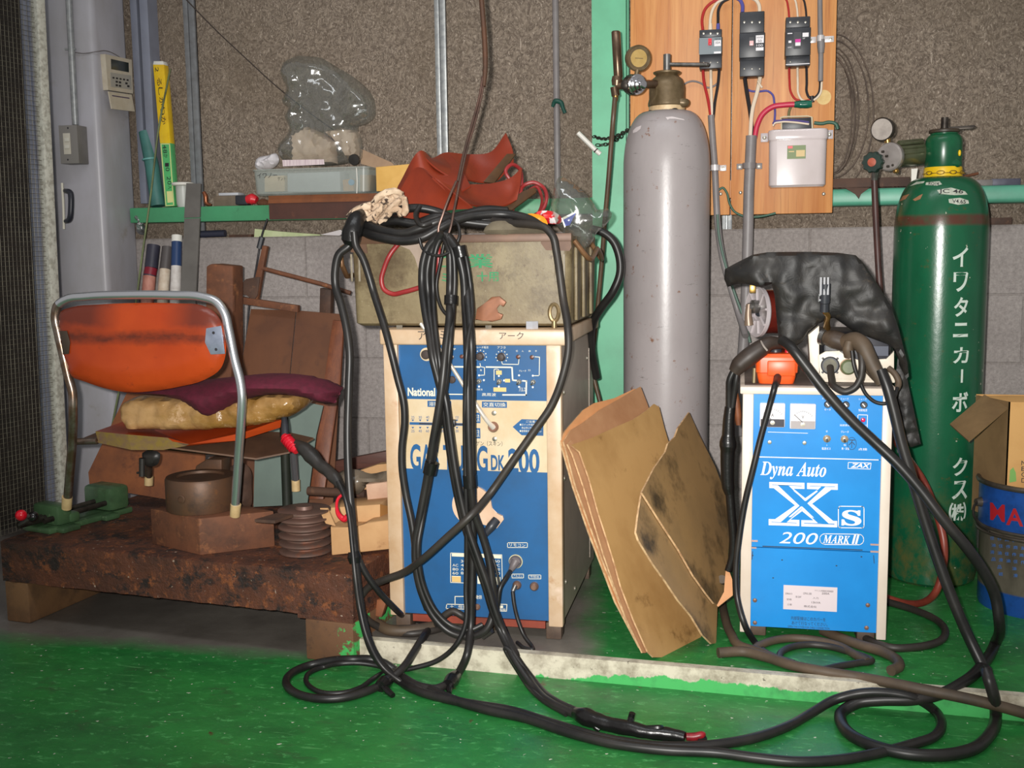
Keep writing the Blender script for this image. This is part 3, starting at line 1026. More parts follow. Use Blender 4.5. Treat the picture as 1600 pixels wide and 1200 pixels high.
neck = [(GX + math.cos(a_) * .052, GY + math.sin(a_) * .052, gz(176) - .002 + .003 * math.sin(5 * a_)) for a_ in [math.radians(q) for q in (20, -20, -60, -100, -140, -175, -205)]]
chain('steel chain round the neck of the grey cylinder, running left to the green pillar', neck + [W(1008, 190, -.33), W(985, 201, -.26), W(962, 213, -.2), W(942, 217, -.15), W(927, 213, -.108)], 44)
chain('loose end of the chain hanging by the white marker on the green pillar', [W(932, 227, -.11), W(945, 226, -.13), W(960, 220, -.17), W(972, 212, -.21)], 9)
r2 = thing('marker_pen', 'white marker pen stuck through the chain at the edge of the green pillar', 'marker pen', W(920, 222, -.125))
obj('barrel', MB().tube([W(903, 207.5, -.135), W(931, 235, -.128)], .0072, 12, smooth=False), white_pl, r2)
obj('cap', MB().tube([W(931.6, 235.6, -.128), W(938, 241, -.126)], .0072, 12, smooth=False), white_pl, r2)
obj('band', MB().tube([W(930.6, 234.6, -.128), W(931.8, 235.8, -.128)], .0078, 12, smooth=False), iron, r2)
# regulator of the grey cylinder
RY = GY - .085
r = thing('gas_regulator', 'brass gas regulator with a round gauge and upright flow tube on the grey cylinder', 'regulator', W(990, 140, RY))
rg = lambda px, py, o=0: W(px, py, RY + o)
brown_met = mat('brown_metal', (120, 98, 80), (84, 66, 52), rough=.3, metal=.75, scale=20)
obj('flow_tube', MB().lathe([(.0, 0), (.0105, 0), (.0105, .001), (.0118, .003), (.0118, .118), (.0095, .121), (.0, .121)], rg(966, 122, .01), (rg(963, 65, .01) - rg(966, 122, .01)).normalized(), 20), brown_met, r)
mb = MB().tube([rg(964, 119, .01), rg(964, 126, .01), rg(963.5, 134, .01)], [.0125, .015, .0125], 14)
mb.tube([rg(960, 136, .01), rg(962, 150, .01)], .011, 10)
mb.tube([rg(963, 134, .01), rg(976, 134, .005), rg(984, 134)], .0105, 12)
obj('tee_fitting', mb, brown_met, r)
mb = MB()
ax = (rg(1012, 133, -.05) - rg(990, 131, .01)).normalized()
mb.lathe([(.0, -.004), (.024, -.004), (.0265, 0), (.0265, .02), (.024, .023), (.0, .023)], rg(986, 132, .012), ax, 32)
mb.sph(rg(979, 132.5, -.01), .016, (1, .7, 1), 16)
obj('regulator_body', mb, iron, r)
mb = MB().lathe([(.026, 0), (.026, .01), (.0225, .012), (.0225, .018), (.0165, .021), (.0165, .030), (.0105, .033), (.0105, .043), (.006, .045), (.0, .045)], rg(993, 131.5, -.006), ax, 32)
obj('adjusting_nut', mb, chrome, r)
mb = MB().tube([rg(1004, 131, .02), rg(1030, 132, .06)], .011, 12)
obj('inlet', mb, brown_met, r)
mb = MB().cyl(rg(994, 120, .005), rg(996, 109, .005), .0062, None, 10)
obj('gauge_stem', mb, bronze, r)
gn = (CAM - rg(998, 91)).normalized() * .8 + cr * .3
gn.normalize()
gc = rg(996, 91, .012)
gca = obj('gauge_case', MB().lathe([(.0, -.012), (.028, -.012), (.032, -.009), (.0335, .004), (.034, .008), (.032, .011), (.0305, .0095)], gc, gn, 40), bronze, r)
mb = MB().lathe([(.0, .0085), (.0225, .0085), (.0225, .0112), (.0, .0112)], gc, gn, 40)
mb.mi = 1
q = gc + gn * .0118
gx = gn.cross(V((0, 0, 1))).normalized()
mb.box(q, (.022, .0006, .0011), Matrix((-gx, gn, gx.cross(gn))).transposed())
obj('gauge_face', mb, [mat('yellowed_face', (190, 160, 100), (172, 140, 80), rough=.14, scale=30, coat=.6), ink], gca)
obj('hose_barb', MB().tube([rg(962, 146, .01), rg(961, 158, .012)], [.0085, .007], 10), brass, r)
cable('dark brown gas hose dropping from the grey cylinder regulator behind the toolbox', [(961, 152, RY + .01), (959, 175, RY), (955, 225, -.42), (950, 290, -.4), (945, 345, -.38), (941, 400, -.36), (934, 480, -.34), (928, 590, -.33), (937, 627, -.33), (944, 660, -.33)], .0066, mat('brown_hose', (74, 58, 44), (92, 74, 54), rough=.38, scale=20), RY, 'gas_hose', 'hose')

# ---- green cylinder
c0 = frame_at(1460.5, 640, 2.925)
GX, GY = c0.x, c0.y
gz = lambda y: W(1460, y, GY).z
t = NT('green_cylinder_paint')
x, y, z = t.xyz()
c = t.mix(t.ramp(t.noise(6, (1, 1, .5), 5, .6), .4, .7), lin((20, 88, 58)), lin((16, 70, 46)))
c = t.mix(t.ramp(t.noise(30, (1, 1, 1.6), 6, .75), .60, .72, 0, .75), c, lin((78, 74, 38)))
zb = t.math('ADD', z, t.math('MULTIPLY', t.noise(8, (1, 1, 1), 4, .6), .14))
c = t.mix(t.math('MULTIPLY', t.ramp(zb, .38, .1), t.ramp(t.noise(22, (1, 1, .8), 5, .7), .42, .66)), c, lin((88, 86, 46)))
zr = gz(345) - P
dz = t.math('ABSOLUTE', t.math('SUBTRACT', z, zr))
c = t.mix(t.math('MULTIPLY', t.ramp(dz, .017, .009), t.ramp(t.noise(30, (1, 1, 1), 4, .7), .3, .6, .5, 1)), c, lin((84, 50, 38)))
c = t.mix(t.ramp(t.noise(60, (1, 1, 1), 3, .5), .72, .74), c, lin((178, 178, 160)))
t.col(c)
t.b.inputs['Roughness'].default_value = .24
t.bump(t.noise(60, (1, 1, .6), 5, .7), .16, .002)
ztop, zsh = gz(279), gz(362)
prof = [(.0, P), (.106, P), (.115, P + .008), (.1175, P + .026)]
prof += [(.1175, P + .026 + (zsh - P - .026) * k / 8) for k in range(1, 9)]
for k in range(1, 13):
    a = math.pi / 2 * k / 12 * .88
    prof.append((.048 + .0695 * math.cos(a) ** .8, zsh + (ztop - zsh) * math.sin(a) / math.sin(math.pi / 2 * .88)))
prof += [(.047, ztop + .004), (.04, ztop + .005)]
r = thing('gas_cylinder', 'dark green gas cylinder with a yellow collar and white Japanese lettering down its side', 'gas cylinder', (GX, GY, P))
obj('body', MB().lathe(prof, (GX, GY, 0), n=64), t.m, r)
zr0, zr1 = gz(279), gz(262)
mb = MB().lathe([(.046, zr0), (.0485, zr0 + .003), (.0475, zr0 + .012), (.0475, zr1 - .006), (.0465, zr1), (.04, zr1)], (GX, GY, 0))
obj('collar', mb, mat('yellow_paint', (232, 192, 24), (206, 166, 20), rough=.35, scale=30, layers=[((96, 76, 24), 40, .68, .72)]), r)
mb = MB()
for k in range(9):
    a = math.radians(-160 + 18 * k)
    p = V((GX + math.cos(a) * .05, GY + math.sin(a) * .05, zr0 + .011 + .0015 * (k % 2)))
    d_ = V((-math.sin(a), math.cos(a), 0))
    e_ = V((0, 0, 1)) if k % 2 else V((math.cos(a), math.sin(a), 0))
    mb.tube([p + d_ * .0095 * math.cos(q) + e_ * .0042 * math.sin(q) for q in [2 * math.pi * i / 10 for i in range(10)]], .0012, 5, True, 2)
obj('chain', mb, mat('chain_yellow', (150, 116, 30), (70, 54, 24), rough=.5, scale=60), label='short chain round the yellow collar of the green cylinder', cat='chain')
green_cap = mat('green_cap_paint', (20, 92, 58), (16, 74, 48), rough=.28, scale=14, layers=[((72, 60, 36), 30, .66, .74)])
zc0, zc1 = gz(262), gz(203)
h = zc1 - zc0
mb = MB().lathe([(.0445, zc0), (.046, zc0 + .003), (.046, zc0 + h * .62), (.045, zc0 + h * .74), (.040, zc0 + h * .83), (.0345, zc0 + h * .87), (.0345, zc0 + h * .9)], (GX, GY, 0))
mb.tube([W(1486, 255, GY - .03), W(1495, 255.5, GY - .03), W(1500, 256, GY - .028)], [.0145, .013, .008], 12)
obj('valve_cap', mb, green_cap, r)
mb = MB().lathe([(.034, zc0 + h * .9), (.0385, zc0 + h * .92), (.039, zc0 + h * .97), (.036, zc1), (.02, zc1), (.012, zc1 - .002)], (GX, GY, 0))
obj('cap_rim', mb, mat('dark_rim', (52, 44, 36), (72, 60, 46), rough=.5, scale=40), r)
mb = MB()
q = W(1480, 239, GY - .046)
mb.sph(V((GX + .033, GY - .0345, q.z)), .0085, (.45, .45, 1), 12)
obj('yellow_mark', mb, mat('yellow_paint', (0, 0, 0)), r)
mb = MB().cyl((GX, GY, zc1 - .003), (GX, GY, gz(184)), .0092, None, 20)
obj('spindle', mb, iron, r)
a_, b_ = W(1470, 201, GY), W(1525, 197, GY - .01)
mb = MB().prism([a_ + V((0, 0, -.004)), b_ + V((-.008, 0, -.006)), b_ + V((0, 0, -.001)), b_ + V((-.003, 0, .003)), a_ + V((.02, 0, .004)), a_ + V((0, 0, .003))], (0, .012, 0), .001)
obj('key_handle', mb, iron, r)
# lettering wrapped on the body
let_m = mat('stencil_white', (196, 208, 198), (120, 150, 130), rough=.45, scale=60, lo=.62, hi=.7)
Rb = .1175 + .0007
def on_cyl(px, py):
    d_ = ray(px, py)
    o2, dd = V((CAM.x - GX, CAM.y - GY)), V((d_.x, d_.y))
    A, B, C_ = dd.dot(dd), 2 * o2.dot(dd), o2.dot(o2) - Rb ** 2
    tt = (-B - math.sqrt(max(0, B * B - 4 * A * C_))) / (2 * A)
    p = CAM + d_ * tt
    return math.atan2(p.y - GY, p.x - GX), p.z
mb = MB()
for ch, x0, y0, x1, y1 in (('イ', 1488, 386, 1513, 417), ('ワ', 1489, 425, 1513, 456), ('タ', 1490, 464, 1513, 495), ('ニ', 1489, 504, 1513, 527), ('カ', 1489, 542, 1514, 568), ('ー', 1501, 577, 1505, 598), ('ボ', 1487, 612, 1513, 644), ('ッ', 1492, 652, 1511, 674), ('ク', 1488, 714, 1512, 744), ('ス', 1487, 750, 1512, 781), ('㈱', 1482, 784, 1510, 816)):
    a0, za = on_cyl(x0, y1)
    a1, zb_ = on_cyl(x1, y0)
    if ch == 'ー':
        mb.prism([(GX + math.cos(a) * Rb, GY + math.sin(a) * Rb, z_) for a, z_ in ((a0, za), (a1, za), (a1, zb_), (a0, zb_))], (0, -.0003, 0))
        continue
    mb.text(ch, 0, 0, 0, 0, 0, bold=.022, fn=lambda u, v, a0=a0, a1=a1, za=za, zb_=zb_: (GX + math.cos(a0 + (a1 - a0) * u) * Rb, GY + math.sin(a0 + (a1 - a0) * u) * Rb, za + (zb_ - za) * v))
obj('side_lettering', mb, let_m, r)
# white stamped patches of the shoulder
mb = MB()
nd = V((GX, GY, zsh - .02))
for q in ([(1447, 285), (1468, 283), (1472, 288), (1464, 290), (1446, 289)], [(1464, 297), (1486, 293), (1508, 299), (1512, 304), (1492, 305), (1468, 303)], [(1482, 311), (1500, 309), (1513, 313), (1514, 318), (1497, 320), (1483, 317)], [(1421, 291), (1432, 284), (1445, 283), (1443, 286), (1432, 288)]):
    dome_patch(mb, q)
mb.mi = 1
for q in ([(1405, 315), (1411, 306), (1421, 303), (1415, 311)], [(1426, 312), (1437, 305), (1442, 303), (1438, 311), (1430, 314)]):
    dome_patch(mb, q)
obj('shoulder_patch', mb, [mat('patch_white', (186, 190, 176), (148, 156, 140), rough=.5, scale=50), mat('patch_brown', (150, 106, 74), rough=.6)], r)
mb = MB()
for s_, x0, y0, x1, y1 in (('RO14', 1451, 284, 1467, 289), ('JC 46', 1467, 295, 1505, 303), ('V4.65', 1488, 311, 1509, 317)):
    mb.text(s_, 0, 0, 0, 0, 0, bold=.01, fn=lambda u, v, x0=x0, y0=y0, x1=x1, y1=y1: dome_point(x0 + (x1 - x0) * u, y1 + (y0 - y1) * v + u, .002))
obj('stamped_lettering', mb, ink, r)
# regulator of the green cylinder
RY = GY - .06
rg = lambda px, py, o=0: W(px, py, RY + o)
r = thing('gas_regulator', 'gas regulator with a pale gauge and a black hand wheel on the green cylinder', 'regulator', W(1400, 272, RY))
gn = (ray(1380, 200).normalized() * -.85 - cr * .35).normalized()
gc = rg(1379.5, 202, .01)
gca = obj('gauge_case', MB().lathe([(.0, -.016), (.026, -.016), (.0285, -.012), (.0295, .002), (.0305, .006), (.028, .009), (.027, .008)], gc, gn, 40), iron, r)
obj('gauge_face', MB().lathe([(.0, .007), (.027, .007), (.027, .008), (.0, .0082)], gc, gn, 40), mat('pale_face', (176, 166, 158), (150, 140, 134), rough=.15, scale=40, coat=.5), gca)
obj('gauge_stem', MB().cyl(rg(1386, 215, .012), rg(1388, 230, .012), .0085, .0072, 12), brass, r)
fn_ = (ray(1385, 245).normalized() * -.8 - cr * .6).normalized()
mb = MB().lathe([(.0, 0), (.034, 0), (.0365, .004), (.0365, .016), (.033, .02), (.0, .021)], rg(1394, 245, .01), fn_, 40)
mb.mi = 1
for q in ((1388, 244), (1390, 260), (1382, 237), (1398, 258)):
    p = rg(q[0], q[1], -.005)
    mb.sph(p + fn_ * .008, .0045, (1, 1, 1), 8)
obj('regulator_body', mb, [mat('cast_alloy', (168, 160, 156), (146, 138, 134), rough=.35, metal=.4, scale=30), iron], r)
mb = MB()
c_ = rg(1404, 243, .03)
for k in range(5):
    a_ = math.radians(178 - 26 * k)
    o_ = V((0, .033 * math.cos(a_), .033 * math.sin(a_) + .002))
    mb.tube([c_ + V((0, .01, 0)) + o_, rg(1440, 240, .08) + o_], .0046, 8)
mb.tube([c_ + V((0, .01, 0)), rg(1440, 240, .08)], .03, 16)
obj('heater_body', mb, mat('dull_green_brass', (108, 112, 86), (80, 82, 60), rough=.28, metal=.6, scale=20), r)
mb = MB()
R = []
fn2 = (ray(1364, 253).normalized() * -.9 - cr * .35).normalized()
e1 = fn2.cross(V((0, 0, 1))).normalized()
e2 = e1.cross(fn2)
wc = rg(1364.5, 253.5, -.03)
for hh, q in ((-.008, .88), (-.006, 1), (.008, 1), (.011, .9)):
    R.append([mb.bm.verts.new(wc + fn2 * hh + (e1 * math.cos(k) + e2 * math.sin(k)) * (.0262 * q * (1 + .06 * math.cos(10 * k)))) for k in [2 * math.pi * i / 60 for i in range(60)]])
mb.ring_join(R)
hw_ = obj('hand_wheel', mb, mat('dark_green_wheel', (24, 40, 36), (34, 54, 46), rough=.4, scale=30), r)
obj('wheel_hub', MB().lathe([(.011, .0105), (.011, .0125), (.009, .013), (.0, .0132)], wc, fn2, 20), mat('hub_red', (170, 84, 62), (126, 56, 40), rough=.5, scale=80), hw_)
obj('outlet', MB().tube([rg(1368, 262, .0), rg(1366.5, 276, .01), rg(1366, 281, .012)], [.011, .0095, .0085], 12), steel, r)
mb = MB().sph(rg(1400, 267, 0), .008, (1, 1, 1), 10)
mb.sph(rg(1405, 258, 0), .006, (1, 1, 1), 10)
obj('relief_valve', mb, brass, r)
cable('dark maroon gas hose hanging from the green cylinder regulator down behind the black cover', [(1366, 278, RY + .012), (1368, 330, RY + .02), (1371, 390, RY + .03), (1374, 440, RY + .03), (1378, 480, RY + .02), (1392, 620, -.36), (1400, 690, -.44)], .0085, mat('maroon_hose', (74, 46, 42), (56, 36, 34), rough=.45, scale=20), RY, 'gas_hose', 'hose')
cable('red-brown hose curving behind the blue welder on the right, to the green cylinder foot', [(1400, 690, -.45), (1418, 715, -.5), (1447, 760, -.6), (1466, 810, -.64), (1475, 850, -.66), (1473, 890, -.66), (1462, 925, -.66), (1440, 942, -.62), (1412, 942, -.58), (1385, 934, -.55), (1360, 925, -.5)], .009, mat('red_brown_hose', (132, 58, 44), (104, 44, 34), rough=.4, scale=18), -.5, 'gas_hose', 'hose')
obj('white_card', MB().poly([(1424, 264), (1434, 263), (1431, 283), (1424, 284)], GY + .02, .004), white_pl, label='small white card tucked behind the green cylinder on the rail', cat='card')
# rusty scraps lying on the right rail
rust = mat('rust', (112, 68, 44), (84, 52, 36), rough=.75, scale=16, layers=[((142, 90, 56), 34, .56, .72), ((58, 42, 34), 9, .60, .74)], bump=.35, bscale=60)
rust_d = mat('dark_rust', (84, 58, 44), (62, 44, 36), rough=.7, scale=14, layers=[((112, 78, 56), 40, .6, .74)], bump=.3, bscale=70)
zt = BZ1
r = obj('steel_angle', MB().bb((W(1296, 285, -.03).x, -.05, zt), (W(1420, 285, -.03).x, -.044, zt + .03), .001).bb((W(1296, 285, -.03).x, -.05, zt), (W(1420, 285, -.03).x, .0, zt + .005), .001), rust_d, label='rusty steel angle lying on the right green rail beside the wiring board', cat='steel angle')
obj('metal_bracket', MB().prism([W(1318, 293, -.068), W(1360, 293, -.068), W(1345, 303, -.068), W(1342, 311, -.068), W(1337, 303, -.068)], (0, .006, 0), .001), rust_d, label='small rusty bracket hanging over the front of the right green rail', cat='bracket')
obj('rust_rod', MB().tube([W(1496, 278, -.05), W(1528, 271, -.02)], .004, 8), rust, label='short rusty rod leaning on the right rail past the green cylinder', cat='rod')
obj('metal_offcut', MB().bb((W(1500, 290, -.02).x, -.045, zt), (W(1548, 290, -.02).x, .0, zt + .017), .002), mat('offcut_grey', (150, 144, 140), (120, 114, 112), rough=.5, metal=.4, scale=20), label='pale metal offcut on the right rail behind the green cylinder', cat='offcut')
obj('metal_offcut', MB().bb((W(1546, 290, -.02).x, -.04, zt), (W(1592, 290, -.02).x, .0, zt + .019), .002), mat('offcut_blue', (88, 88, 104), (66, 64, 78), rough=.5, scale=20), label='dark bluish metal offcut on the right rail at the photo edge', cat='offcut')
obj('dark_strip', MB().bb((W(1530, 350, -.01).x, -.02, 1.0), (W(1580, 350, -.01).x, .04, 1.02), .001), rust_d, label='dark strip of rusted metal lying on top of the block wall at the right', cat='metal strip')
# ================================================================ LEFT: RAIL SHELF, LEANING THINGS
RZ = 1.101                                  # top of the left rail
def flat_box(name, px, Y, t, m, label, cat, bev=0, group=None):
    return obj(name, MB().poly(px, Y, t, bev), m, label=label, cat=cat, group=group)
# long tag box, yellow above and green below, leaning in the corner
yel = mat('yellow_card', (236, 196, 28), (222, 176, 20), rough=.3, scale=20, coat=.3)
grn = mat('green_card', (88, 186, 112), (78, 168, 100), rough=.3, scale=20, coat=.3)
r = thing('welding_rod_carton', 'tall narrow carton, yellow above and green below, leaning beside the grey column', 'carton', W(262, 322, -.03))
yb, yt_ = -.035, .012
def lean(py):
    return yb + (yt_ - yb) * (322 - py) / (322 - 97)
def tilt(px):
    return [W(a, b, lean(b)) for a, b in px]
obj('upper_half', MB().prism(tilt([(239, 101), (256, 101), (266, 224), (250, 224)]), (0, .03, 0), .0008), yel, r)
obj('end_cap', MB().prism(tilt([(240, 95.5), (254.5, 95.5), (256, 101), (239, 101)]), (0, .028, 0), .0008), white_pl, r)
obj('lower_half', MB().prism(tilt([(250, 223.5), (266, 223.5), (273, 322), (258, 323)]), (0, .03, 0), .0008), grn, r)
mb = MB()
def edge_line(a, b, w):
    d_ = V((b[0] - a[0], b[1] - a[1])).normalized()
    n_ = V((-d_.y, d_.x)) * w / 2
    q = [(a[0] + n_.x, a[1] + n_.y), (b[0] + n_.x, b[1] + n_.y), (b[0] - n_.x, b[1] - n_.y), (a[0] - n_.x, a[1] - n_.y)]
    mb.prism([p + V((0, -.0012, 0)) for p in tilt(q)], (0, .001, 0))
for a, b in (((251.6, 225), (259.5, 321.5)), ((265, 225), (271.6, 320.5)), ((251.5, 225), (265, 225)), ((259, 321.4), (272, 320.6))):
    edge_line(a, b, 1.3)
mb.prism([p + V((0, -.0013, 0)) for p in tilt([(260.5, 299), (269, 298.5), (270.5, 316), (262, 317)])], (0, .001, 0))
obj('printed_border', mb, mat('pale_yellow_ink', (222, 220, 150), rough=.4), r)
mb = MB()
def vert_text(s_, x0, y0, x1, y1, hw):
    """letters stacked down a leaning carton"""
    n_ = len(s_)
    for i, ch in enumerate(s_):
        if ch == ' ':
            continue
        fx = (i + .5) / n_
        cx, cy = x0 + (x1 - x0) * fx, y0 + (y1 - y0) * fx
        hh = (y1 - y0) / n_ * .42
        mb.text(ch, 0, 0, 0, 0, 0, fn=lambda u, v, cx=cx, cy=cy, hh=hh: W(cx - hw + 2 * hw * v, cy - hh + 2 * hh * u, lean(cy) - .0016))
vert_text('2', 244.5, 104, 245.5, 113, 2.6)
vert_text('るしかりか', 248, 120, 256.5, 196, 3.4)
vert_text('48か 10 20入', 256.5, 226, 266, 296, 3)
obj('lettering', mb, ink, r)
r = thing('pipe_offcut', 'teal painted pipe standing in the corner between column and carton', 'pipe', W(245, 322, -.01))
teal = mat('faded_teal', (70, 122, 116), (58, 104, 98), rough=.5, scale=12, layers=[((112, 60, 62), 12, .68, .72), ((96, 156, 150), 8, .64, .72)])
obj('tube', MB().tube([W(247, 322, -.012), W(238, 262, .0), W(227, 206, .012)], [.0235, .023, .0215], 20, smooth=False), teal, r)
obj('joint_ring', MB().tube([W(234, 250, .0), W(233.6, 247.6, .0)], .0245, 20, smooth=False), mat('teal_light', (104, 164, 160), rough=.5), r)
# cup with lid
r = thing('plastic_cup', 'white plastic cup with a wide lid on the rail beside the carton', 'cup', W(287, 321, -.03))
ca, cb = W(287, 320.5, -.03), W(289, 284, -.03)
frosted = mat('frosted_plastic', (186, 188, 182), rough=.4)
obj('cup', MB().lathe([(.0, 0), (.019, 0), (.0225, .012), (.0235, .07)], V((ca.x, ca.y, RZ)), n=32), frosted, r)
obj('lid', MB().lathe([(.0235, .069), (.034, .071), (.036, .074), (.0355, .079), (.031, .081), (.0, .080)], V((ca.x, ca.y, RZ)), n=40), white_pl, r)
# grey flat bar standing in front of the rail
fb = mat('grey_flat_bar', (112, 108, 104), (98, 94, 90), rough=.5, scale=10, metal=.2)
r = thing('flat_bar', 'upright grey flat bar standing before the left rail, crossed by a dark seam', 'steel bar', W(300, 470, -.2))
obj('upper_length', MB().poly([(291, 286), (313.5, 287), (312, 339.5), (287.5, 340.5)], -.13, .006), fb, r)
obj('lower_length', MB().prism([W(288, 341.8, -.13), W(312, 340.8, -.13), W(305, 480, -.18), W(296, 700, -.23), V((W(290, 820, -.24).x, -.24, .002)), V((W(268, 820, -.24).x, -.24, .002)), W(272, 700, -.23), W(281, 480, -.18)], (0, .006, 0)), fb, r)
# three welding rod tubes behind the chair
cap_dark = mat('tube_cap_navy', (58, 56, 70), (48, 48, 60), rough=.45, scale=20)
cap_grey = mat('tube_cap_grey', (84, 78, 78), rough=.5)
cap_blue = mat('tube_cap_blue', (38, 62, 104), rough=.4)
paper_red = mat('tube_paper_red', (190, 132, 116), (150, 84, 74), rough=.6, scale=40, stretch=(1, 1, .4))
paper_cream = mat('tube_paper_cream', (214, 200, 182), (190, 168, 146), rough=.6, scale=40)
paper_white = mat('tube_paper_white', (214, 208, 204), (186, 178, 172), rough=.6, scale=40)
red_band = mat('maroon_band', (126, 26, 44), rough=.45)
def rod_tube(label, segs, rr, Y0=-.16, Y1=-.08):
    """segments from the top: (px, py, material)"""
    top, bot = segs[0], segs[-1]
    f = lambda q: W(q[0], q[1], Y1 + (Y0 - Y1) * (q[1] - top[1]) / (bot[1] - top[1]))
    r = thing('rod_tube', label, 'tube', f(bot), 'cardboard tubes behind the chair')
    names = ['cap', 'band', 'label_paper', 'label_paper'] if len(segs) > 3 else ['cap', 'label_paper']
    for i in range(len(segs) - 1):
        d_ = (f(segs[i + 1]) - f(segs[i])).normalized()
        obj(names[i] if i < len(names) else 'label_paper', MB().cyl(f(segs[i]), f(segs[i + 1]), rr * (1.03 if i == 0 else 1), None, 24), segs[i][2], r)
rod_tube('dark capped cardboard tube with a maroon band, leftmost of the three behind the chair', [(240, 383.5, cap_dark), (236, 419, red_band), (234, 430, cap_dark), (233.6, 432, paper_red), (226, 520, None)], .0205)
rod_tube('grey capped cream cardboard tube, middle one of the three behind the chair', [(262, 386, cap_grey), (258, 421, paper_cream), (250, 520, None)], .0175, -.15, -.07)
rod_tube('blue capped tube with a white tip, rightmost of the three behind the chair', [(276.5, 368, white_pl), (276.3, 378, cap_blue), (275.5, 416, paper_white), (272, 520, None)], .0165, -.17, -.1)
cable('thin green rod leaning from the corner carton down behind the chair', [(266, 108, -.02), (248, 200, -.06), (236, 300, -.1), (222, 400, -.14), (214, 460, -.18), (205, 520, -.22), (180, 640, -.4), (160, 755, -.55)], .0031, mat('green_rod', (116, 126, 84), (78, 84, 56), rough=.4, scale=10), -.1, 'thin_rod', 'rod')
obj('foil_scrap', MB().pillow(WS([(214, 334), (220, 338), (224, 350), (229, 360), (226, 366), (215, 364), (213, 350)], -.05), .02, .01, .006, .012, 90, .5, .015, 3), mat('crumpled_foil', (170, 172, 172), rough=.22, metal=.9, bump=.8, bscale=200), label='crumpled bit of foil tucked between the column and the left rail', cat='foil')
# small things on the left rail
obj('wood_block', MB().bb((W(333, 312, -.04).x, -.04, RZ), (W(372, 312, -.04).x, .02, RZ + .034), .003), mat('grey_wood', (118, 104, 88), (98, 86, 72), rough=.6, scale=20), label='greyish wood block on the left rail right of the flat bar', cat='block')
obj('white_packet', MB().bb((W(341, 302, -.03).x, -.03, RZ + .0345), (W(372, 302, -.03).x, .02, RZ + .044), .003), mat('pale_packet', (190, 192, 198), rough=.4), label='flat white packet lying on the greyish wood block', cat='packet')
obj('copper_clip', MB().tube(WS([(318, 300), (321, 306), (323, 318), (330, 321)], -.045), [.006, .008, .007, .005], 10), mat('copper', (150, 92, 62), (110, 62, 44), rough=.35, metal=.7, scale=40), label='small copper fitting on the left rail beside the flat bar', cat='fitting')
r = thing('red_handle_tool', 'tool with a red handle and black end lying on the left rail', 'tool', W(385, 322, -.05))
obj('red_handle', MB().tube(WS([(386, 312), (394, 311), (401, 313)], -.05), [.013, .018, .012], 14), red_pl, r)
obj('black_end', MB().rect(367, 305, 387, 320, -.05, .03, .004), black_pl, r)
obj('rust_lump', MB().pillow(WS([(400, 318), (408, 311), (418, 313), (420, 321), (408, 322)], -.05), .015, .015, .006, .004, 60, .5, .012, 2), rust, label='small rusty lump at the right end of the bare left rail', cat='scrap')
# rusty channel carrying the container
ruster = mat('rust_orange', (132, 76, 40), (102, 58, 34), rough=.7, scale=10, layers=[((84, 46, 30), 26, .58, .74)], bump=.25, bscale=60)
maroon_w = mat('maroon_steel', (80, 46, 36), (62, 38, 32), rough=.6, scale=9, layers=[((108, 66, 46), 30, .62, .75)], bump=.2, bscale=50)
CY = -.1
r = thing('steel_channel', 'long rusty steel channel in front of the left rail, carrying the clear container', 'steel channel', W(500, 345, CY))
z0_, z1_, z2_ = W(500, 341.5, CY).z, W(500, 316, CY).z, W(500, 304, CY).z
xa, xb = W(420, 320, CY).x, W(640, 320, CY).x
obj('web', MB().bb((xa, CY, z0_), (xb, CY + .008, z1_)), maroon_w, r)
obj('top_flange', MB().bb((xa, CY - .004, z1_), (xb, -.062, z1_ + .012)).bb((xa, CY, z1_ + .012), (xb, CY + .03, z2_)), ruster, r)
# translucent container with things inside
def clear_mat(name, c, alpha, rough=.15):
    t = NT(name)
    t.b.inputs['Base Color'].default_value = lin(c)
    t.b.inputs['Roughness'].default_value = rough
    t.b.inputs['Alpha'].default_value = alpha
    return t.m
cont = clear_mat('milky_plastic', (188, 196, 190), .3, .3)
TY0, TY1 = -.12, .03
tz0, tz1 = z2_, W(500, 262, TY0).z
xa, xb = W(397, 285, TY0).x, W(574, 285, TY0).x
r = thing('storage_container', 'low translucent plastic container on the rusty channel, with the plastic bag on it', 'container', ((xa + xb) / 2, (TY0 + TY1) / 2, tz0))
mb = MB()
R = []
def rrect(x0, x1, y0, y1, z, rr=.02, n=5):
    out = []
    for cx, cy, a0 in ((x1 - rr, y0 + rr, -90), (x1 - rr, y1 - rr, 0), (x0 + rr, y1 - rr, 90), (x0 + rr, y0 + rr, 180)):
        for k in range(n + 1):
            a = math.radians(a0 + 90 * k / n)
            out.append((cx + rr * math.cos(a), cy + rr * math.sin(a), z))
    return out
for q, zz in ((.004, tz0), (.0, tz0 + .004), (-.004, tz1 - .006), (-.007, tz1 - .005), (-.007, tz1), (-.003, tz1), (.001, tz0 + .006)):
    R.append([mb.bm.verts.new(p) for p in rrect(xa + q, xb - q, TY0 + q, TY1 - q, zz)])
mb.ring_join(R, True, False)
mb._f(list(reversed(R[0])))
mb._f(R[-1])
obj('tray', mb, cont, r)
obj('lid_strip', MB().tube(WS([(557, 262), (558, 285), (557.5, 302)], TY0 - .004), .0016, 6), white_pl, r)
mb = MB()
vv = lambda s_, x0, y0, x1, y1: mb.text(s_, x0, y0, x1, y1, TY0 - .008)
vv('イワノー', 402, 270, 433, 278)
vv('ケント', 434, 276, 446, 282)
obj('handwriting', mb, ink, r)
def inner(name, px, Y, t, m, label, cat, z=None):
    return obj(name, MB().poly(px, Y, t, .002), m, label=label, cat=cat)
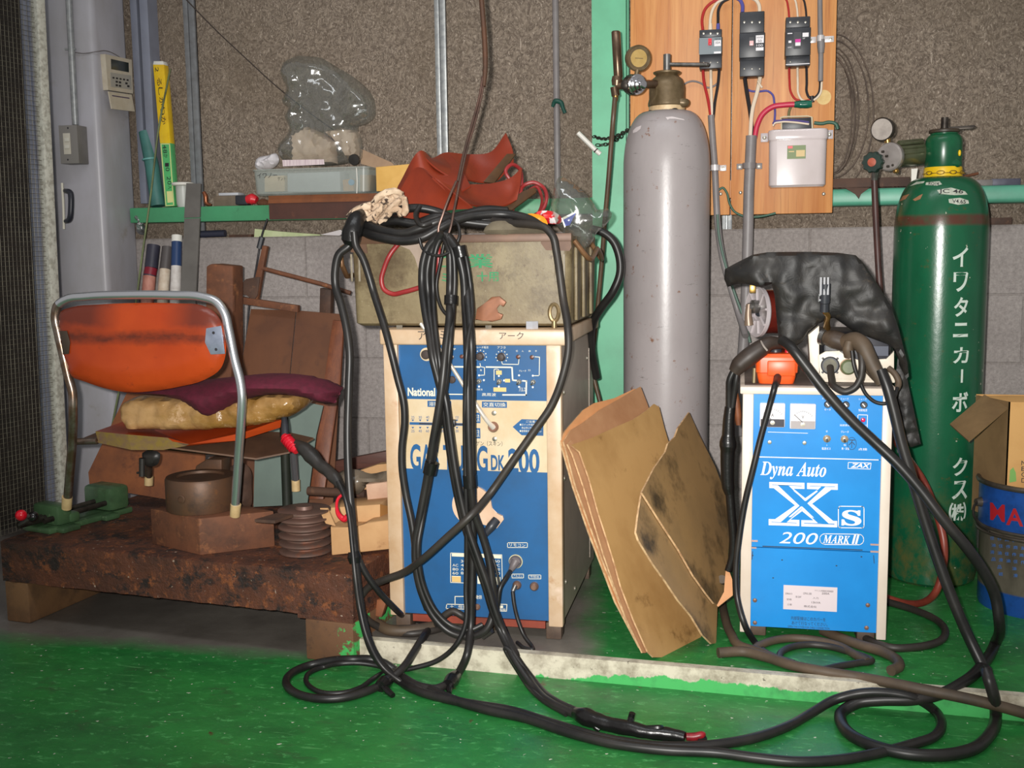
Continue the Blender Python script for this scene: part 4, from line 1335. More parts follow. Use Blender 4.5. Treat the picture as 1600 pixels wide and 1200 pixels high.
inner('card_box', [(413, 275), (445, 274), (445, 299), (413, 300)], -.085, .05, mat('buff_card', (206, 182, 140), (190, 164, 120), rough=.7, scale=20), 'buff card packet inside the translucent container at its left end', 'packet')
inner('grey_box', [(449, 271), (531, 268), (532, 299), (449, 300)], -.09, .08, mat('grey_white_box', (172, 178, 178), (160, 166, 166), rough=.5, scale=10), 'broad grey box filling the middle of the translucent container', 'box')
inner('sponge', [(535, 281), (550, 279), (553, 298), (536, 299)], -.09, .05, mat('amber_sponge', (186, 136, 70), (160, 112, 54), rough=.8, scale=60), 'amber sponge inside the translucent container near the blue cap', 'sponge')
obj('bottle_top', MB().lathe([(.0, 0), (.0095, 0), (.0095, .008), (.0, .009)], W(550, 285, -.094), (0, -1, 0), 20), mat('cyan_plastic', (52, 142, 190), rough=.35), label='small bright blue cap inside the translucent container', cat='cap')
inner('brown_box', [(562, 273), (580, 273), (578, 298), (562, 299)], -.08, .06, mat('brown_card', (150, 122, 86), rough=.7), 'brown card piece inside the right end of the translucent container', 'packet')
# tissues, papers and the bag over it
tis = mat('tissue_white', (222, 218, 222), (206, 200, 204), rough=.7, scale=30)
obj('crumpled_tissue', MB().pillow(WS([(401, 264), (404, 246), (418, 243), (432, 240), (436, 252), (428, 262)], -.08), .04, .03, .006, .012, 70, .5, .02, 1), tis, label='crumpled white tissue on the left end of the translucent container', cat='tissue')
kraft = mat('pale_kraft', (206, 184, 164), (186, 162, 142), rough=.65, scale=12)
obj('paper_parcel', MB().pillow(WS([(458, 258), (459, 212), (480, 198), (505, 208), (525, 222), (528, 256)], -.03), .03, .03, .009, .013, 30, .2, .009, 4, sharp=True), kraft, label='pale brown paper parcel inside the clear plastic bag', cat='parcel')
obj('paper_parcel', MB().pillow(WS([(508, 206), (535, 200), (562, 206), (562, 244), (545, 250), (530, 228)], -.02), .026, .03, .009, .013, 36, .2, .009, 9, sharp=True), kraft, label='second, smaller paper parcel at the right inside the clear plastic bag', cat='parcel')
obj('printed_slip', MB().poly([(441, 250), (506, 249), (507, 257), (442, 260)], -.1, .0015), mat('slip_paper', (220, 204, 206), (190, 168, 176), rough=.6, scale=70, stretch=(3, 1, .2)), label='strip of printed paper at the foot of the clear plastic bag', cat='paper')
obj('black_lid', MB().lathe([(.0, 0), (.017, 0), (.017, .009), (.0, .01)], W(554, 249, -.09), (0, -1, -.25), 24), black_rub, label='round black lid peeping out under the plastic bag', cat='lid')
def bag_mat(name, tint, fac, rough=.12, amount=1.0):
    t = NT(name)
    n_ = t.n
    tr = n_.new('ShaderNodeBsdfTransparent')
    tr.inputs[0].default_value = lin(tint)
    gl = n_.new('ShaderNodeBsdfGlossy')
    gl.inputs['Roughness'].default_value = rough
    gl.inputs['Color'].default_value = (1, 1, 1, 1)
    df = n_.new('ShaderNodeBsdfDiffuse')
    df.inputs['Color'].default_value = lin((206, 208, 206))
    lw = n_.new('ShaderNodeLayerWeight')
    lw.inputs[0].default_value = .25
    m1 = n_.new('ShaderNodeMixShader')
    m2 = n_.new('ShaderNodeMixShader')
    f = t.math('ADD', t.math('MULTIPLY', lw.outputs['Facing'], .35 * amount), fac)
    t.l.new(f, m1.inputs[0])
    t.l.new(tr.outputs[0], m1.inputs[1])
    t.l.new(gl.outputs[0], m1.inputs[2])
    m2.inputs[0].default_value = .05 * amount
    t.l.new(m1.outputs[0], m2.inputs[1])
    t.l.new(df.outputs[0], m2.inputs[2])
    b = n_.new('ShaderNodeBump')
    b.inputs['Strength'].default_value = .22
    b.inputs['Distance'].default_value = .01
    t.l.new(t.noise(13, (1, 1, 1), 2, .5, 1.6), b.inputs['Height'])
    t.l.new(b.outputs[0], gl.inputs['Normal'])
    t.l.new(m2.outputs[0], n_['Material Output'].inputs[0])
    return t.m
clear_bag = bag_mat('clear_film', (236, 238, 236), .07)
mb = MB().pillow(WS([(438, 246), (436, 232), (452, 200), (446, 180), (452, 170), (441, 160), (450, 140), (442, 120), (446, 98), (462, 88), (482, 88), (500, 90), (525, 104), (560, 126), (582, 150), (584, 185), (570, 195), (560, 198), (566, 222), (563, 250), (540, 256), (480, 258)], -.05), .055, .04, .0085, .024, 11, .5, .03, 5)
obj('plastic_bag', mb, clear_bag, label='big crumpled clear plastic bag standing on the translucent container', cat='plastic bag')
obj('cardboard_sheet', MB().poly([(563, 232), (612, 254), (620, 262), (598, 266), (564, 256)], -.02, .003), mat('card_brown', (166, 138, 112), (146, 118, 94), rough=.7, scale=14), label='torn brown cardboard sheet behind the yellow box on the channel', cat='cardboard')
obj('yellow_box', MB().prism([W(587, 261, -.1), W(643, 256, -.1), W(652, 256, -.1), W(646, 298, -.1), W(588, 299, -.1)], (0, .1, 0), .002), mat('yellow_buff_box', (228, 180, 98), (216, 166, 84), rough=.6, scale=14), label='plain yellow-buff box on the channel, left of the red leather', cat='box')
# things lying on top of the block wall
obj('pipe_stub', MB().tube([W(312, 366, .01), W(352, 364.5, .01)], .0115, 16, smooth=False), mat('navy_pipe', (54, 56, 72), rough=.4), label='short dark blue pipe stub on the block wall behind the flat bar', cat='pipe')
obj('steel_offcut', MB().bb((W(362, 368, .02).x, .0, 1.0), (W(397, 368, .02).x, .03, 1.009)), rust_d, label='dark flat offcut lying on the block wall left of the printed leaflet', cat='offcut')
mb = MB().prism([W(397, 371, .0), W(398, 357.5, .0), W(440, 362, .0), W(500, 366.5, .0), (W(500, 368, .0)), W(440, 370, .0)], (0, .03, 0))
obj('leaflet', mb, mat('leaflet_green', (206, 214, 170), (188, 200, 150), rough=.55, scale=30), label='pale green leaflet lying on the block wall below the rusty channel', cat='leaflet')
obj('leaflet', MB().prism([W(500, 367, .0), W(532, 359, .0), W(538, 364, .0), W(530, 368, .0)], (0, .03, 0)), mat('paper_white', (216, 208, 210), rough=.6), label='folded white paper on the block wall beside the toolbox', cat='leaflet')
cable('thin black cord with an inline switch, hanging from the left rail past the rusty frame', [(418, 342, -.08), (412, 358, -.09), (408, 372, -.1), (404, 395, -.1), (398, 432, -.12), (390, 470, -.14), (386, 520, -.16), (382, 590, -.2)], .003, black_wire, -.1, 'power_flex', 'cord')
obj('inline_switch', MB().tube(WS([(409.5, 370.5), (405, 388)], -.1), .0095, 8, smooth=False), black_pl, label='small black inline switch on the cord by the rusty frame', cat='switch')
# rusted frames and plates leaning on the block wall behind the slab
LS = .215
wood_rust = wood_mat('rusty_plate', (112, 70, 44), (94, 58, 38), (78, 50, 36), 5, 4, .7)
r = thing('square_tube', 'upright rusty square steel tube right behind the chair back', 'steel tube', W(340, 560, -.45))
obj('tube', MB().prism([W(322, 416, -.42), W(330, 412, -.42), W(364, 415.5, -.42), W(364, 545, -.44), W(352, 700, -.47), W(318, 700, -.47)], (0, .07, 0), .005), rust, r)
obj('end_lip', MB().poly([(352, 460), (366, 462), (366, 486), (350, 490)], -.425, .01), rust, r)
r = thing('angle_rack', 'rusted welded steel frame of angle and rod standing behind the plates', 'steel frame', W(440, 480, -.28))
obj('cross_bar', MB().poly([(364, 462), (465, 477.5), (465, 488), (364, 473)], -.29, .02, .001), rust, r)
obj('upright', MB().poly([(410, 383.5), (417, 385), (402, 470), (390, 470)], -.28, .018, .001), rust, r)
obj('plate_tab', MB().poly([(366, 450), (377, 445), (384, 436), (400, 433), (406, 433), (402, 462), (396, 470), (384, 460), (366, 462)], -.285, .012, .001), rust_d, r)
obj('rod', MB().tube([W(409, 419, -.275), W(460, 432.5, -.27), W(500, 443, -.265), W(548, 458, -.26)], .0068, 10, smooth=False), rust, r)
obj('angle_stub', MB().poly([(500, 450), (517, 453), (516, 490), (499, 488)], -.26, .03, .001), rust_d, r)
r = thing('steel_plate', 'broad rusty plate leaning on the block wall behind the wine-red cushion', 'steel plate', W(420, 600, -.45))
def leanp(px, y_top, y_bot, yt__, yb__):
    return [W(a, b, yt__ + (yb__ - yt__) * (b - y_top) / (y_bot - y_top)) for a, b in px]
obj('left_sheet', MB().prism(leanp([(392, 483), (462, 485), (447, 640), (430, 790), (345, 790), (372, 600)], 483, 790, -.26, -.5), (0, .004, 0)), wood_rust, r)
obj('right_sheet', MB().prism(leanp([(463.5, 485), (535, 491), (532, 560), (520, 790), (431, 790), (448.5, 640)], 483, 790, -.26, -.5), (0, .004, 0)), wood_rust, r)
mb = MB().prism(leanp([(520, 500), (537, 502), (531, 600), (505, 780), (478, 780), (500, 640)], 483, 790, -.31, -.56), (0, .012, 0), .001)
obj('wood_strip', mb, wood_mat('reddish_batten', (126, 72, 44), (104, 58, 38), (84, 48, 34), 60, 2), label='grooved reddish batten leaning beside the plates near the left welder', cat='batten')
mb = MB().prism(leanp([(330, 600), (465, 620), (480, 790), (300, 790)], 483, 790, -.3, -.58), (0, .003, 0))
mb = MB().prism(leanp([(400, 640), (466, 626), (505, 634), (494, 680), (480, 788), (396, 792)], 560, 790, -.5, -.68), (0, .003, 0))
obj('sheet_panel', mb, mat('grey_green_sheet', (112, 126, 118), (102, 114, 108), rough=.35, scale=5, layers=[((84, 92, 84), 22, .66, .74)]), label='grey-green sheet metal panel leaning behind the black rod and pulley', cat='sheet metal')
mb = MB().prism(leanp([(200, 610), (222, 606), (262, 620), (320, 700), (318, 790), (140, 760), (138, 738)], 560, 790, -.42, -.58), (0, .006, 0))
obj('rusty_sheet', mb, ruster, label='big orange-brown rusty panel leaning low behind the chair and vise', cat='steel plate')
mb = MB().prism(leanp([(496, 726), (610, 704), (610, 724), (498, 744)], 700, 745, -.42, -.42), (0, .03, 0), .001)
obj('wood_plank', mb, wood_mat('dark_plank', (92, 56, 46), (78, 46, 38), (62, 38, 32), 3, 40), label='dark reddish plank end behind the cardboard boxes beside the left welder', cat='plank')
# ---------------------------------------------------------------- mesh door at the far left
HX, HY, NX, NY = -1.836, -.74, -1.887, -1.03
u_ = V((HX - NX, HY - NY, 0))
Lm = u_.length
u_.normalize()
out_ = V((u_.y, -u_.x, 0))                     # towards the picture
LEANX = .016                                    # the leaf hangs slightly out of plumb
def hang(mb):
    for v in mb.bm.verts:
        v.co.x += (v.co.z - .9) * LEANX
    return mb
r = thing('mesh_door', 'wire mesh door leaf with a pale speckled edge post at the far left', 'mesh door', (NX, NY, .09))
dark_wire = mat('mesh_wire', (112, 106, 92), (66, 58, 50), rough=.5, metal=.4, scale=30)
mb = MB()
N_ = V((NX, NY, 0))
zb_, zt_ = .222, 2.05
sp = .0127
def strip(a, b, side, w):
    """a flat wire: narrow four-sided bar"""
    d_ = (b - a).normalized()
    s_ = d_.cross(out_).normalized()
    R = [[mb.bm.verts.new(p + s_ * sx + out_ * so) for sx, so in ((-w, 0), (0, -w), (w, 0), (0, w))] for p in (a, b)]
    mb.ring_join(R)
k = 0
while k * sp < Lm - .004:
    p = N_ + u_ * (k * sp)
    strip(p + V((0, 0, zb_)), p + V((0, 0, zt_)), 0, .0007)
    k += 1
k = 0
while zb_ + k * sp < zt_:
    strip(N_ + V((0, 0, zb_ + k * sp)), N_ + u_ * Lm + V((0, 0, zb_ + k * sp)), 1, .0007)
    k += 1
obj('wire_mesh', hang(mb), dark_wire, r, smooth=False)
def post(p, w, z0, z1, m, nm, lab=None):
    mb = MB()
    q = [p - u_ * w / 2 - out_ * .012, p + u_ * w / 2 - out_ * .012, p + u_ * w / 2 + out_ * .012, p - u_ * w / 2 + out_ * .012]
    mb.prism([V((a.x, a.y, z0)) for a in q], (0, 0, z1 - z0), .004)
    return obj(nm, hang(mb), m, r, label=lab)
speck = mat('speckled_alloy', (214, 212, 200), (176, 172, 160), rough=.4, scale=70, lo=.45, hi=.6, metal=.2, bump=.4, bscale=140)
post(N_ + u_ * (Lm + .012), .03, .09, 2.05, speck, 'edge_post', 'pale speckled edge post')
post(N_ - u_ * .012, .02, .09, 2.05, speck, 'edge_post', 'pale speckled edge post')
back = N_ - out_ * .05
mb = MB()
mb.prism([back - u_ * .02 + V((0, 0, .222)), back + u_ * (Lm + .0) + V((0, 0, .222)), back + u_ * (Lm + .0) + V((0, 0, 2.05)), back - u_ * .02 + V((0, 0, 2.05))], -out_ * .004)
obj('backing_sheet', hang(mb), mat('dark_backing', (44, 37, 31), (30, 26, 23), rough=.8, scale=5, layers=[((74, 66, 60), 3, .6, .75)]), r)
# ================================================================ THE SLAB, THE CHAIR AND WHAT LIES THERE
SA, SB = V((-1.872, -.96, 0)), V((-.862, -1.091, 0))
t = NT('rusty_slab')
c = t.mix(t.ramp(t.noise(7, (1, 1, 1), 6, .7), .35, .68), lin((70, 41, 29)), lin((104, 58, 36)))
c = t.mix(t.ramp(t.noise(11, (1, 1, 1.4), 6, .78), .50, .60), c, lin((38, 28, 25)))
c = t.mix(t.ramp(t.noise(30, (1, 1, 1), 6, .75), .54, .64, 0, .8), c, lin((140, 80, 42)))
c = t.mix(t.ramp(t.noise(90, (1, 1, 1), 3, .5), .70, .74), c, lin((160, 140, 124)))
x, y, z = t.xyz()
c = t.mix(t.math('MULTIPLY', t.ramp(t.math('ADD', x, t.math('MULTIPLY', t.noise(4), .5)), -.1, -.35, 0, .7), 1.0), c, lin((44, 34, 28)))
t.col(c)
t.b.inputs['Roughness'].default_value = .7
t.bump(t.noise(24, (1, 1, 1), 6, .75), .8, .01)
sd = (SB - SA).normalized()
sb_ = V((-sd.y, sd.x, 0))
r = thing('steel_slab', 'thick rusty steel slab on low feet, carrying the chair, vise and pulley', 'steel slab', (SA + SB) / 2)
mb = MB()
n_ = 60
front_t, front_b = [], []
L_ = (SB - SA).length
for k in range(n_ + 1):
    p = SA + sd * (L_ * k / n_)
    j = sb_ * (.004 * mnoise.noise(V((k * .7, 1, 0))))
    front_t.append(p + j + V((0, 0, LS - .003 + .004 * mnoise.noise(V((k * .5, 3, 0))))))
    front_b.append(p + j + V((0, 0, .108 + .004 * mnoise.noise(V((k * 1.7, 9, 0))))))
A = [mb.bm.verts.new(p) for p in front_t]
Bv = [mb.bm.verts.new(p) for p in front_b]
A2 = [mb.bm.verts.new(V((p.x, p.y, LS)) + sb_ * .012) for p in front_t]
bk = [mb.bm.verts.new(V((p.x, p.y, LS)) + sb_ * .62) for p in front_t]
bkb = [mb.bm.verts.new(V((p.x, p.y, .108)) + sb_ * .62) for p in front_t]
mb.ring_join([Bv, A, A2, bk, bkb], False, False)
for i in range(n_):
    mb._f((Bv[i], bkb[i], bkb[i + 1], Bv[i + 1]))
mb._f((A[0], Bv[0], bkb[0], bk[0], A2[0]))
mb._f((A[-1], A2[-1], bk[-1], bkb[-1], Bv[-1]))
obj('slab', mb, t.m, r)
foot_m = mat('slab_foot', (104, 72, 48), (84, 60, 44), rough=.75, scale=12, layers=[((62, 168, 84), 6, .58, .605), ((62, 46, 38), 24, .6, .74)], bump=.3, bscale=60)
foot_l = mat('timber_block', (124, 90, 58), (90, 66, 46), rough=.75, scale=14, layers=[((58, 48, 40), 10, .6, .72)], bump=.3, bscale=60)
f0 = SA + sd * .004
mb = MB().prism([f0 - sb_ * .0, f0 + sd * .075, f0 + sd * .075 + sb_ * .5, f0 + sb_ * .5], (0, 0, .1075), .004)
obj('foot', mb, foot_l, r, label='timber bearer under the left end')
f1 = SB - sd * .125
mb = MB().prism([f1 - sb_ * .004, f1 + sd * .125 - sb_ * .004, f1 + sd * .125 + sb_ * .5, f1 + sb_ * .5], (0, 0, .098), .004)
obj('foot', mb, foot_m, r, label='rusty foot with green paint splashes')
mb = MB().prism([f1 - sd * .02 + V((0, 0, .098)) - sb_ * .002, f1 + sd * .125 + V((0, 0, .098)) - sb_ * .002, f1 + sd * .125 + V((0, 0, .098)) + sb_ * .3, f1 - sd * .02 + V((0, 0, .098)) + sb_ * .3], (0, 0, .0115))
obj('foot_plate', mb, t.m, r)
# vise
vg = mat('vise_green', (74, 104, 70), (58, 84, 58), rough=.32, scale=14, layers=[((112, 136, 100), 40, .62, .7), ((48, 56, 40), 10, .6, .74)])
r = thing('machine_vise', 'green machine vise with red and black ball handle at the left of the slab', 'vise', G(120, 825, LS))
va, vb = G(78, 836, LS), G(208, 800, LS)
vd = (vb - va).normalized()
vn = V((-vd.y, vd.x, 0))
def vbox(u0, u1, v0, v1, z0, z1, bev=.004):
    c_ = va + vd * (u0 + u1) / 2 + vn * (v0 + v1) / 2 + V((0, 0, (z0 + z1) / 2))
    return MB().box(c_, (u1 - u0, v1 - v0, z1 - z0), Rz(math.atan2(vd.y, vd.x)), bev, 2)
Lv = (vb - va).length
mb = vbox(0, Lv, 0, .11, 0, .016)
mb.box(va + vd * .05 + vn * -.012 + V((0, 0, .008)), (.06, .03, .016), Rz(math.atan2(vd.y, vd.x)), .006)
mb.box(va + vd * (Lv * .68) + vn * -.010 + V((0, 0, .008)), (.05, .028, .016), Rz(math.atan2(vd.y, vd.x)), .006)
obj('base', mb, vg, r)
obj('front_jaw', vbox(.028, .075, .0, .10, .016, .07, .008), vg, r)
obj('front_lug', vbox(.062, .1, -.004, .05, .016, .045, .01), vg, r)
obj('rear_jaw', vbox(Lv * .72, Lv * .97, .0, .11, .016, .085, .012), vg, r)
for v_ in (.02, .065):
    obj('guide_rod', MB().cyl(va + vd * -.0 + vn * v_ + V((0, 0, .035)), va + vd * Lv * .9 + vn * v_ + V((0, 0, .042)), .0075, None, 14), iron, r)
obj('screw_spindle', MB().cyl(va - vd * .055 + vn * .05 + V((0, 0, .034)), va + vd * .04 + vn * .05 + V((0, 0, .034)), .0095, None, 14), iron, r)
pb = W(52, 807.5, (va - vd * .05).y - .01)
pr_ = W(33, 805, (va - vd * .05).y - .04)
mb = MB().sph(pr_, .0145, n=24)
obj('ball_knob', mb, mat('red_ball', (214, 16, 40), rough=.12, coat=.6), r, label='glossy red ball knob')
obj('ball_knob', MB().sph(pb, .0142, n=24), mat('black_ball', (24, 22, 24), rough=.1, coat=.6), r, label='glossy black ball knob')
obj('handle_bar', MB().cyl(pr_, pb, .005, None, 10), steel, r)
obj('handle_bar', MB().cyl(pb, va - vd * .05 + vn * .05 + V((0, 0, .034)), .006, None, 10), steel, r)
# rusted block and the drum on it
bc, brr, bl = V((-1.284, -1.005, LS)), V((-1.135, -.90, LS)), V((-1.46, -.925, LS))
mb = MB().prism([bc, brr, brr + (bl - bc), bl], (0, 0, .092), .003)
obj('steel_block', mb, rust, label='big rusty angular steel block in front on the slab, under the drum', cat='steel block')
dc = V((-1.33, -.9, LS + .0925))
drum_m = mat('drum_rust', (88, 66, 52), (104, 72, 50), rough=.5, metal=.3, scale=10, layers=[((124, 80, 48), 26, .62, .75), ((62, 50, 44), 8, .58, .72)], bump=.15, bscale=60)
r = thing('pipe_flange', 'round rusty flange drum with a side bolt hole, on the angular block', 'flange', dc)
obj('drum', MB().lathe([(.0, 0), (.085, 0), (.087, .004), (.087, .078), (.084, .084), (.06, .084), (.058, .078), (.0, .078)], dc, n=56), drum_m, r)
a_ = math.radians(-95)
q = dc + V((math.cos(a_) * .0868, math.sin(a_) * .0868, .042))
obj('bolt_boss', MB().lathe([(.011, 0), (.011, .002), (.0075, .003), (.0065, -.004), (.0, -.004)], q, (math.cos(a_), math.sin(a_), 0), 20), drum_m, r)
obj('grey_offcut', MB().prism([W(302, 742, -.82), W(306, 728, -.82), W(322, 718, -.82), W(346, 718, -.82), W(346, 744, -.82)], (0, .05, 0), .003), drum_m, label='greyish cut steel piece lying behind the top of the rusty drum', cat='offcut')
obj('steel_wedge', MB().prism([W(327, 715, -.75), W(338, 713, -.75), W(338, 745, -.77), W(327, 746, -.77)], (0, .03, 0), .001), ruster, label='small upright rusty wedge standing behind the drum under the seat', cat='wedge')
obj('rust_casting', MB().pillow(WS([(352, 790), (352, 745), (362, 728), (378, 722), (390, 732), (393, 760), (391, 792)], -.72), .03, .03, .012, .003, 30, .4, .03, 2), rust_d, label='dark rounded casting behind the right chrome leg of the chair', cat='casting')
# pulley
pc = V((-1.041, -.93, LS))
mb = MB()
prof = [(.0, 0), (.050, 0)]
zz = .0
for k in range(5):
    prof += [(.0625, zz + .0015), (.0645, zz + .003), (.0645, zz + .0062), (.0625, zz + .0078), (.047, zz + .0125), (.047, zz + .0155)]
    zz += .0205
prof += [(.0625, zz - .0005), (.0645, zz + .001), (.0645, zz + .0045), (.062, zz + .006), (.022, zz + .006), (.02, zz + .014), (.0, zz + .014)]
obj('v_pulley', MB().lathe(prof, pc, n=56), mat('pulley_rust', (112, 84, 74), (92, 74, 66), rough=.5, metal=.25, scale=10, layers=[((136, 82, 58), 14, .56, .7), ((136, 122, 112), 40, .66, .76)], bump=.08), label='rusty grooved pulley standing on the right front of the slab', cat='pulley')
obj('steel_bar', MB().prism([G(398, 816, LS + .1095), G(432, 806, LS + .1095), G(458, 808, LS + .1095), G(430, 818, LS + .1095)], (0, 0, .007)), rust_d, label='short pointed steel bar lying across the top left of the pulley', cat='steel bar')
obj('steel_bar', MB().cyl(W(449, 806, -.86), W(443, 640, -.82), .0115, None, 20), mat('black_green_bar', (30, 34, 28), (42, 44, 36), rough=.6, scale=14, spec=.2), label='upright dark round bar standing behind the pulley', cat='steel bar')
# cardboard boxes beside the old welder
card = mat('cardboard', (192, 150, 104), (176, 132, 88), rough=.75, scale=9, layers=[((150, 108, 70), 20, .64, .74)])
pos = V((-.935, -.945, LS))
r = thing('cardboard_box', 'lower worn cardboard box on the slab beside the left welder', 'cardboard box', pos)
mb = MB().prism([W(518, 868, -.95), W(516, 822, -.95), W(560, 824, -.94), W(574, 816, -.93), W(612, 812, -.93), W(612, 858, -.93)], (0, .16, 0), .003)
obj('carton', mb, card, r)
obj('flap', MB().prism([W(500, 794, -.93), W(512, 794, -.93), W(524, 822, -.952), W(509, 818, -.95), W(503, 806, -.95)], (0, .004, 0)), card, r)
r = thing('cardboard_box', 'upper small cardboard box stacked behind the red torch collet', 'cardboard box', W(560, 820, -.9))
obj('carton', MB().prism([W(508, 818, -.9), W(507, 794, -.9), W(594, 788, -.88), W(594, 816, -.88)], (0, .1, 0), .002), card, r)
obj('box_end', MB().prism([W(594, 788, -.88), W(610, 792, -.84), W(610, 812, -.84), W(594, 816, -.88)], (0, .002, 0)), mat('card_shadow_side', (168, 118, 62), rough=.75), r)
obj('paper_packet', MB().prism([W(574, 783, -.82), W(571, 757, -.82), W(612, 752, -.8), W(612, 782, -.8)], (0, .08, 0), .003), mat('pinkish_packet', (196, 160, 134), (178, 140, 116), rough=.7, scale=14), label='pinkish paper packet stacked above the cardboard boxes', cat='packet')
obj('wrapped_lump', MB().pillow(WS([(524, 752), (530, 738), (552, 733), (580, 740), (610, 738), (612, 752), (575, 757), (560, 772), (535, 768)], -.78), .04, .05, .01, .014, 34, .5, .03, 6), mat('grey_film', (112, 100, 86), (92, 82, 70), rough=.25, scale=20, bump=.3, bscale=40), label='greyish film-wrapped lump above the cardboard boxes', cat='wrapped bundle')
obj('pipe_offcut', MB().cyl(W(482, 767, -.72), W(572, 772, -.74), .012, None, 16), rust_d, label='dark pipe lying behind the cardboard boxes', cat='pipe')
obj('card_strip', MB().prism([W(556, 762, -.72), W(560, 736, -.72), W(590, 726, -.72), W(612, 724, -.72), W(612, 762, -.72), W(612, 800, -.72), W(556, 800, -.72)], (0, .03, 0)), card, label='torn cardboard edge under the dark plank', cat='cardboard')
# low folding chair with cut legs
orange = None
ZB_ = W(230, 528, -1.075).z - .3075 + .025
XB_ = W(222, 500, -1.075).x - W(235, 800, -.95).x
t = NT('orange_vinyl')
x, y, z = t.xyz()
c = t.mix(t.ramp(t.noise(5, (1, 1, 1), 5, .6), .35, .7), lin((178, 68, 24)), lin((158, 54, 20)))
zz = t.math('ADD', z, t.math('MULTIPLY', t.noise(9, (1, 1, 1), 5, .7), .05))
band = t.ramp(t.math('ABSOLUTE', t.math('SUBTRACT', zz, ZB_)), .022, .004)
c = t.mix(t.math('MULTIPLY', band, t.ramp(t.noise(14, (1, 1, 2), 5, .7), .3, .6, .35, .85)), c, lin((70, 34, 26)))
top = t.math('MULTIPLY', t.ramp(zz, ZB_ + .01, ZB_ + .035), t.ramp(t.math('ABSOLUTE', t.math('SUBTRACT', x, XB_)), .05, .13, .0, 1))
c = t.mix(t.math('MULTIPLY', top, .85), c, lin((84, 38, 30)))
c = t.mix(t.ramp(t.noise(34, (1, 1, 1), 5, .7), .62, .74, 0, .55), c, lin((112, 46, 26)))
t.col(c)
t.b.inputs['Roughness'].default_value = .3
t.bump(t.noise(120, (1, 1, 1), 3, .5), .1, .001)
vinyl = t.m
KZ = .3075
YN, YF = -.985, -.735
r = thing('folding_chair', 'low tubular folding chair with torn orange vinyl, seen from behind on the slab', 'chair', (W(235, 800, -.95).x, -.9, KZ))
chrome_tube = mat('chrome_tube', (222, 224, 230), rough=.27, metal=.9)
rust_tube = mat('rusted_chrome', (120, 96, 78), (150, 140, 132), rough=.3, metal=.8, scale=34)
YB = -1.06
def bk_(px, py):          # plane of the back frame: feet nearer the wall, bend nearest the camera
    y_ = YN + (YB - YN) * max(0, min(1, (800 - py) / 160))
    return W(px, py, y_)
frame = [(105, 789), (109, 740), (113, 690), (114, 640), (113, 612), (107, 590), (99, 555), (91, 520), (86.5, 495), (90, 478), (104, 468), (135, 463.5), (200, 461), (270, 461.5), (315, 464), (338, 472), (350, 488), (357, 515), (366, 560), (376, 600), (378, 618), (377, 650), (373, 710), (367.5, 793)]
pts = catmull([bk_(*q) for q in frame], 6)
k1 = int(len(pts) * .40)
bfa = obj('back_frame', MB().tube(pts[:k1 + 1], .0108, 14, smooth=False), rust_tube, r, label='rusted left side of the tube frame')
bfb = obj('back_frame', MB().tube(pts[k1:], .0108, 14, smooth=False), chrome_tube, r, label='bright chrome side of the tube frame')
tip = mat('rubber_tip', (206, 178, 130), (186, 156, 110), rough=.6, scale=30)
fl_, fr_ = W(232.5, 752, YF), W(463, 755, YF)
for a, b in (((105, 776), (104, 794)), ((368.5, 788), (367, 806))):
    obj('foot_tip', MB().cyl(bk_(*a), bk_(*b), .0128, .0122, 18), tip, bfa if a[0] < 200 else bfb)
for (a, b, ta, tb_, m) in (((234, 700), (232.7, 746), (232.7, 744), (232.3, 758), rust_tube), ((456, 680), (462, 752), (461.8, 750), (462.5, 767), chrome_tube)):
    leg_ = obj('front_leg', MB().tube([W(a[0], a[1], -.8), W(b[0], b[1], YF)], .0095, 14, smooth=False), m, r)
    obj('foot_tip', MB().cyl(W(ta[0], ta[1], YF), W(tb_[0], tb_[1], YF), .0118, .0115, 18), tip, leg_)
pivot_a, pivot_b = W(222, 716, -.9), W(222, 744, -.9)
obj('pivot_bracket', MB().tube([pivot_a, pivot_b], .008, 12, smooth=False).tube([W(214, 739, -.9), W(222, 738, -.9)], .003, 8, smooth=False), black_rub, r)
obj('pivot_bracket', MB().pillow(WS([(222, 708), (250, 708), (246, 726), (228, 728)], -.88), .01, .01, .008, 0, 10, .5, .01), black_rub, r)
# backrest pad and its plates
pad = [(70 + x / 4.8, 440 + y / 4.8) for x, y in ((118, 225), (200, 192), (400, 172), (700, 160), (1000, 163), (1180, 178), (1270, 225), (1328, 310), (1352, 400), (1354, 560), (1320, 650), (1200, 735), (1000, 790), (800, 822), (620, 830), (480, 808), (300, 750), (200, 708), (165, 620), (128, 500), (112, 380))]
obj('backrest', MB().pillow([W(a, b, -1.062) for a, b in pad], .022, .02, .011, .0015, 12, .35, .05, 1), vinyl, r)
mb = MB().poly([(322, 513), (345, 509), (351, 553), (329, 554), (320, 535)], -1.087, .003, .0008)
mb.mi = 1
for q in ((333.5, 520), (337.5, 546)):
    mb.lathe([(.0035, 0), (.003, .0008), (.0, .0008)], W(q[0], q[1], -1.0872), (0, -1, 0), 14)
obj('hinge_plate', mb, [mat('bright_plate', (176, 184, 204), (150, 158, 178), rough=.3, metal=.6, scale=30), ink], r, label='bright metal plate on the right of the backrest')
obj('hinge_plate', MB().poly([(93, 517), (104, 517), (109, 535), (107, 553), (98, 554)], -1.084, .003, .0008), mat('dull_plate', (74, 62, 52), rough=.5, metal=.4), r, label='dull plate on the left of the backrest')
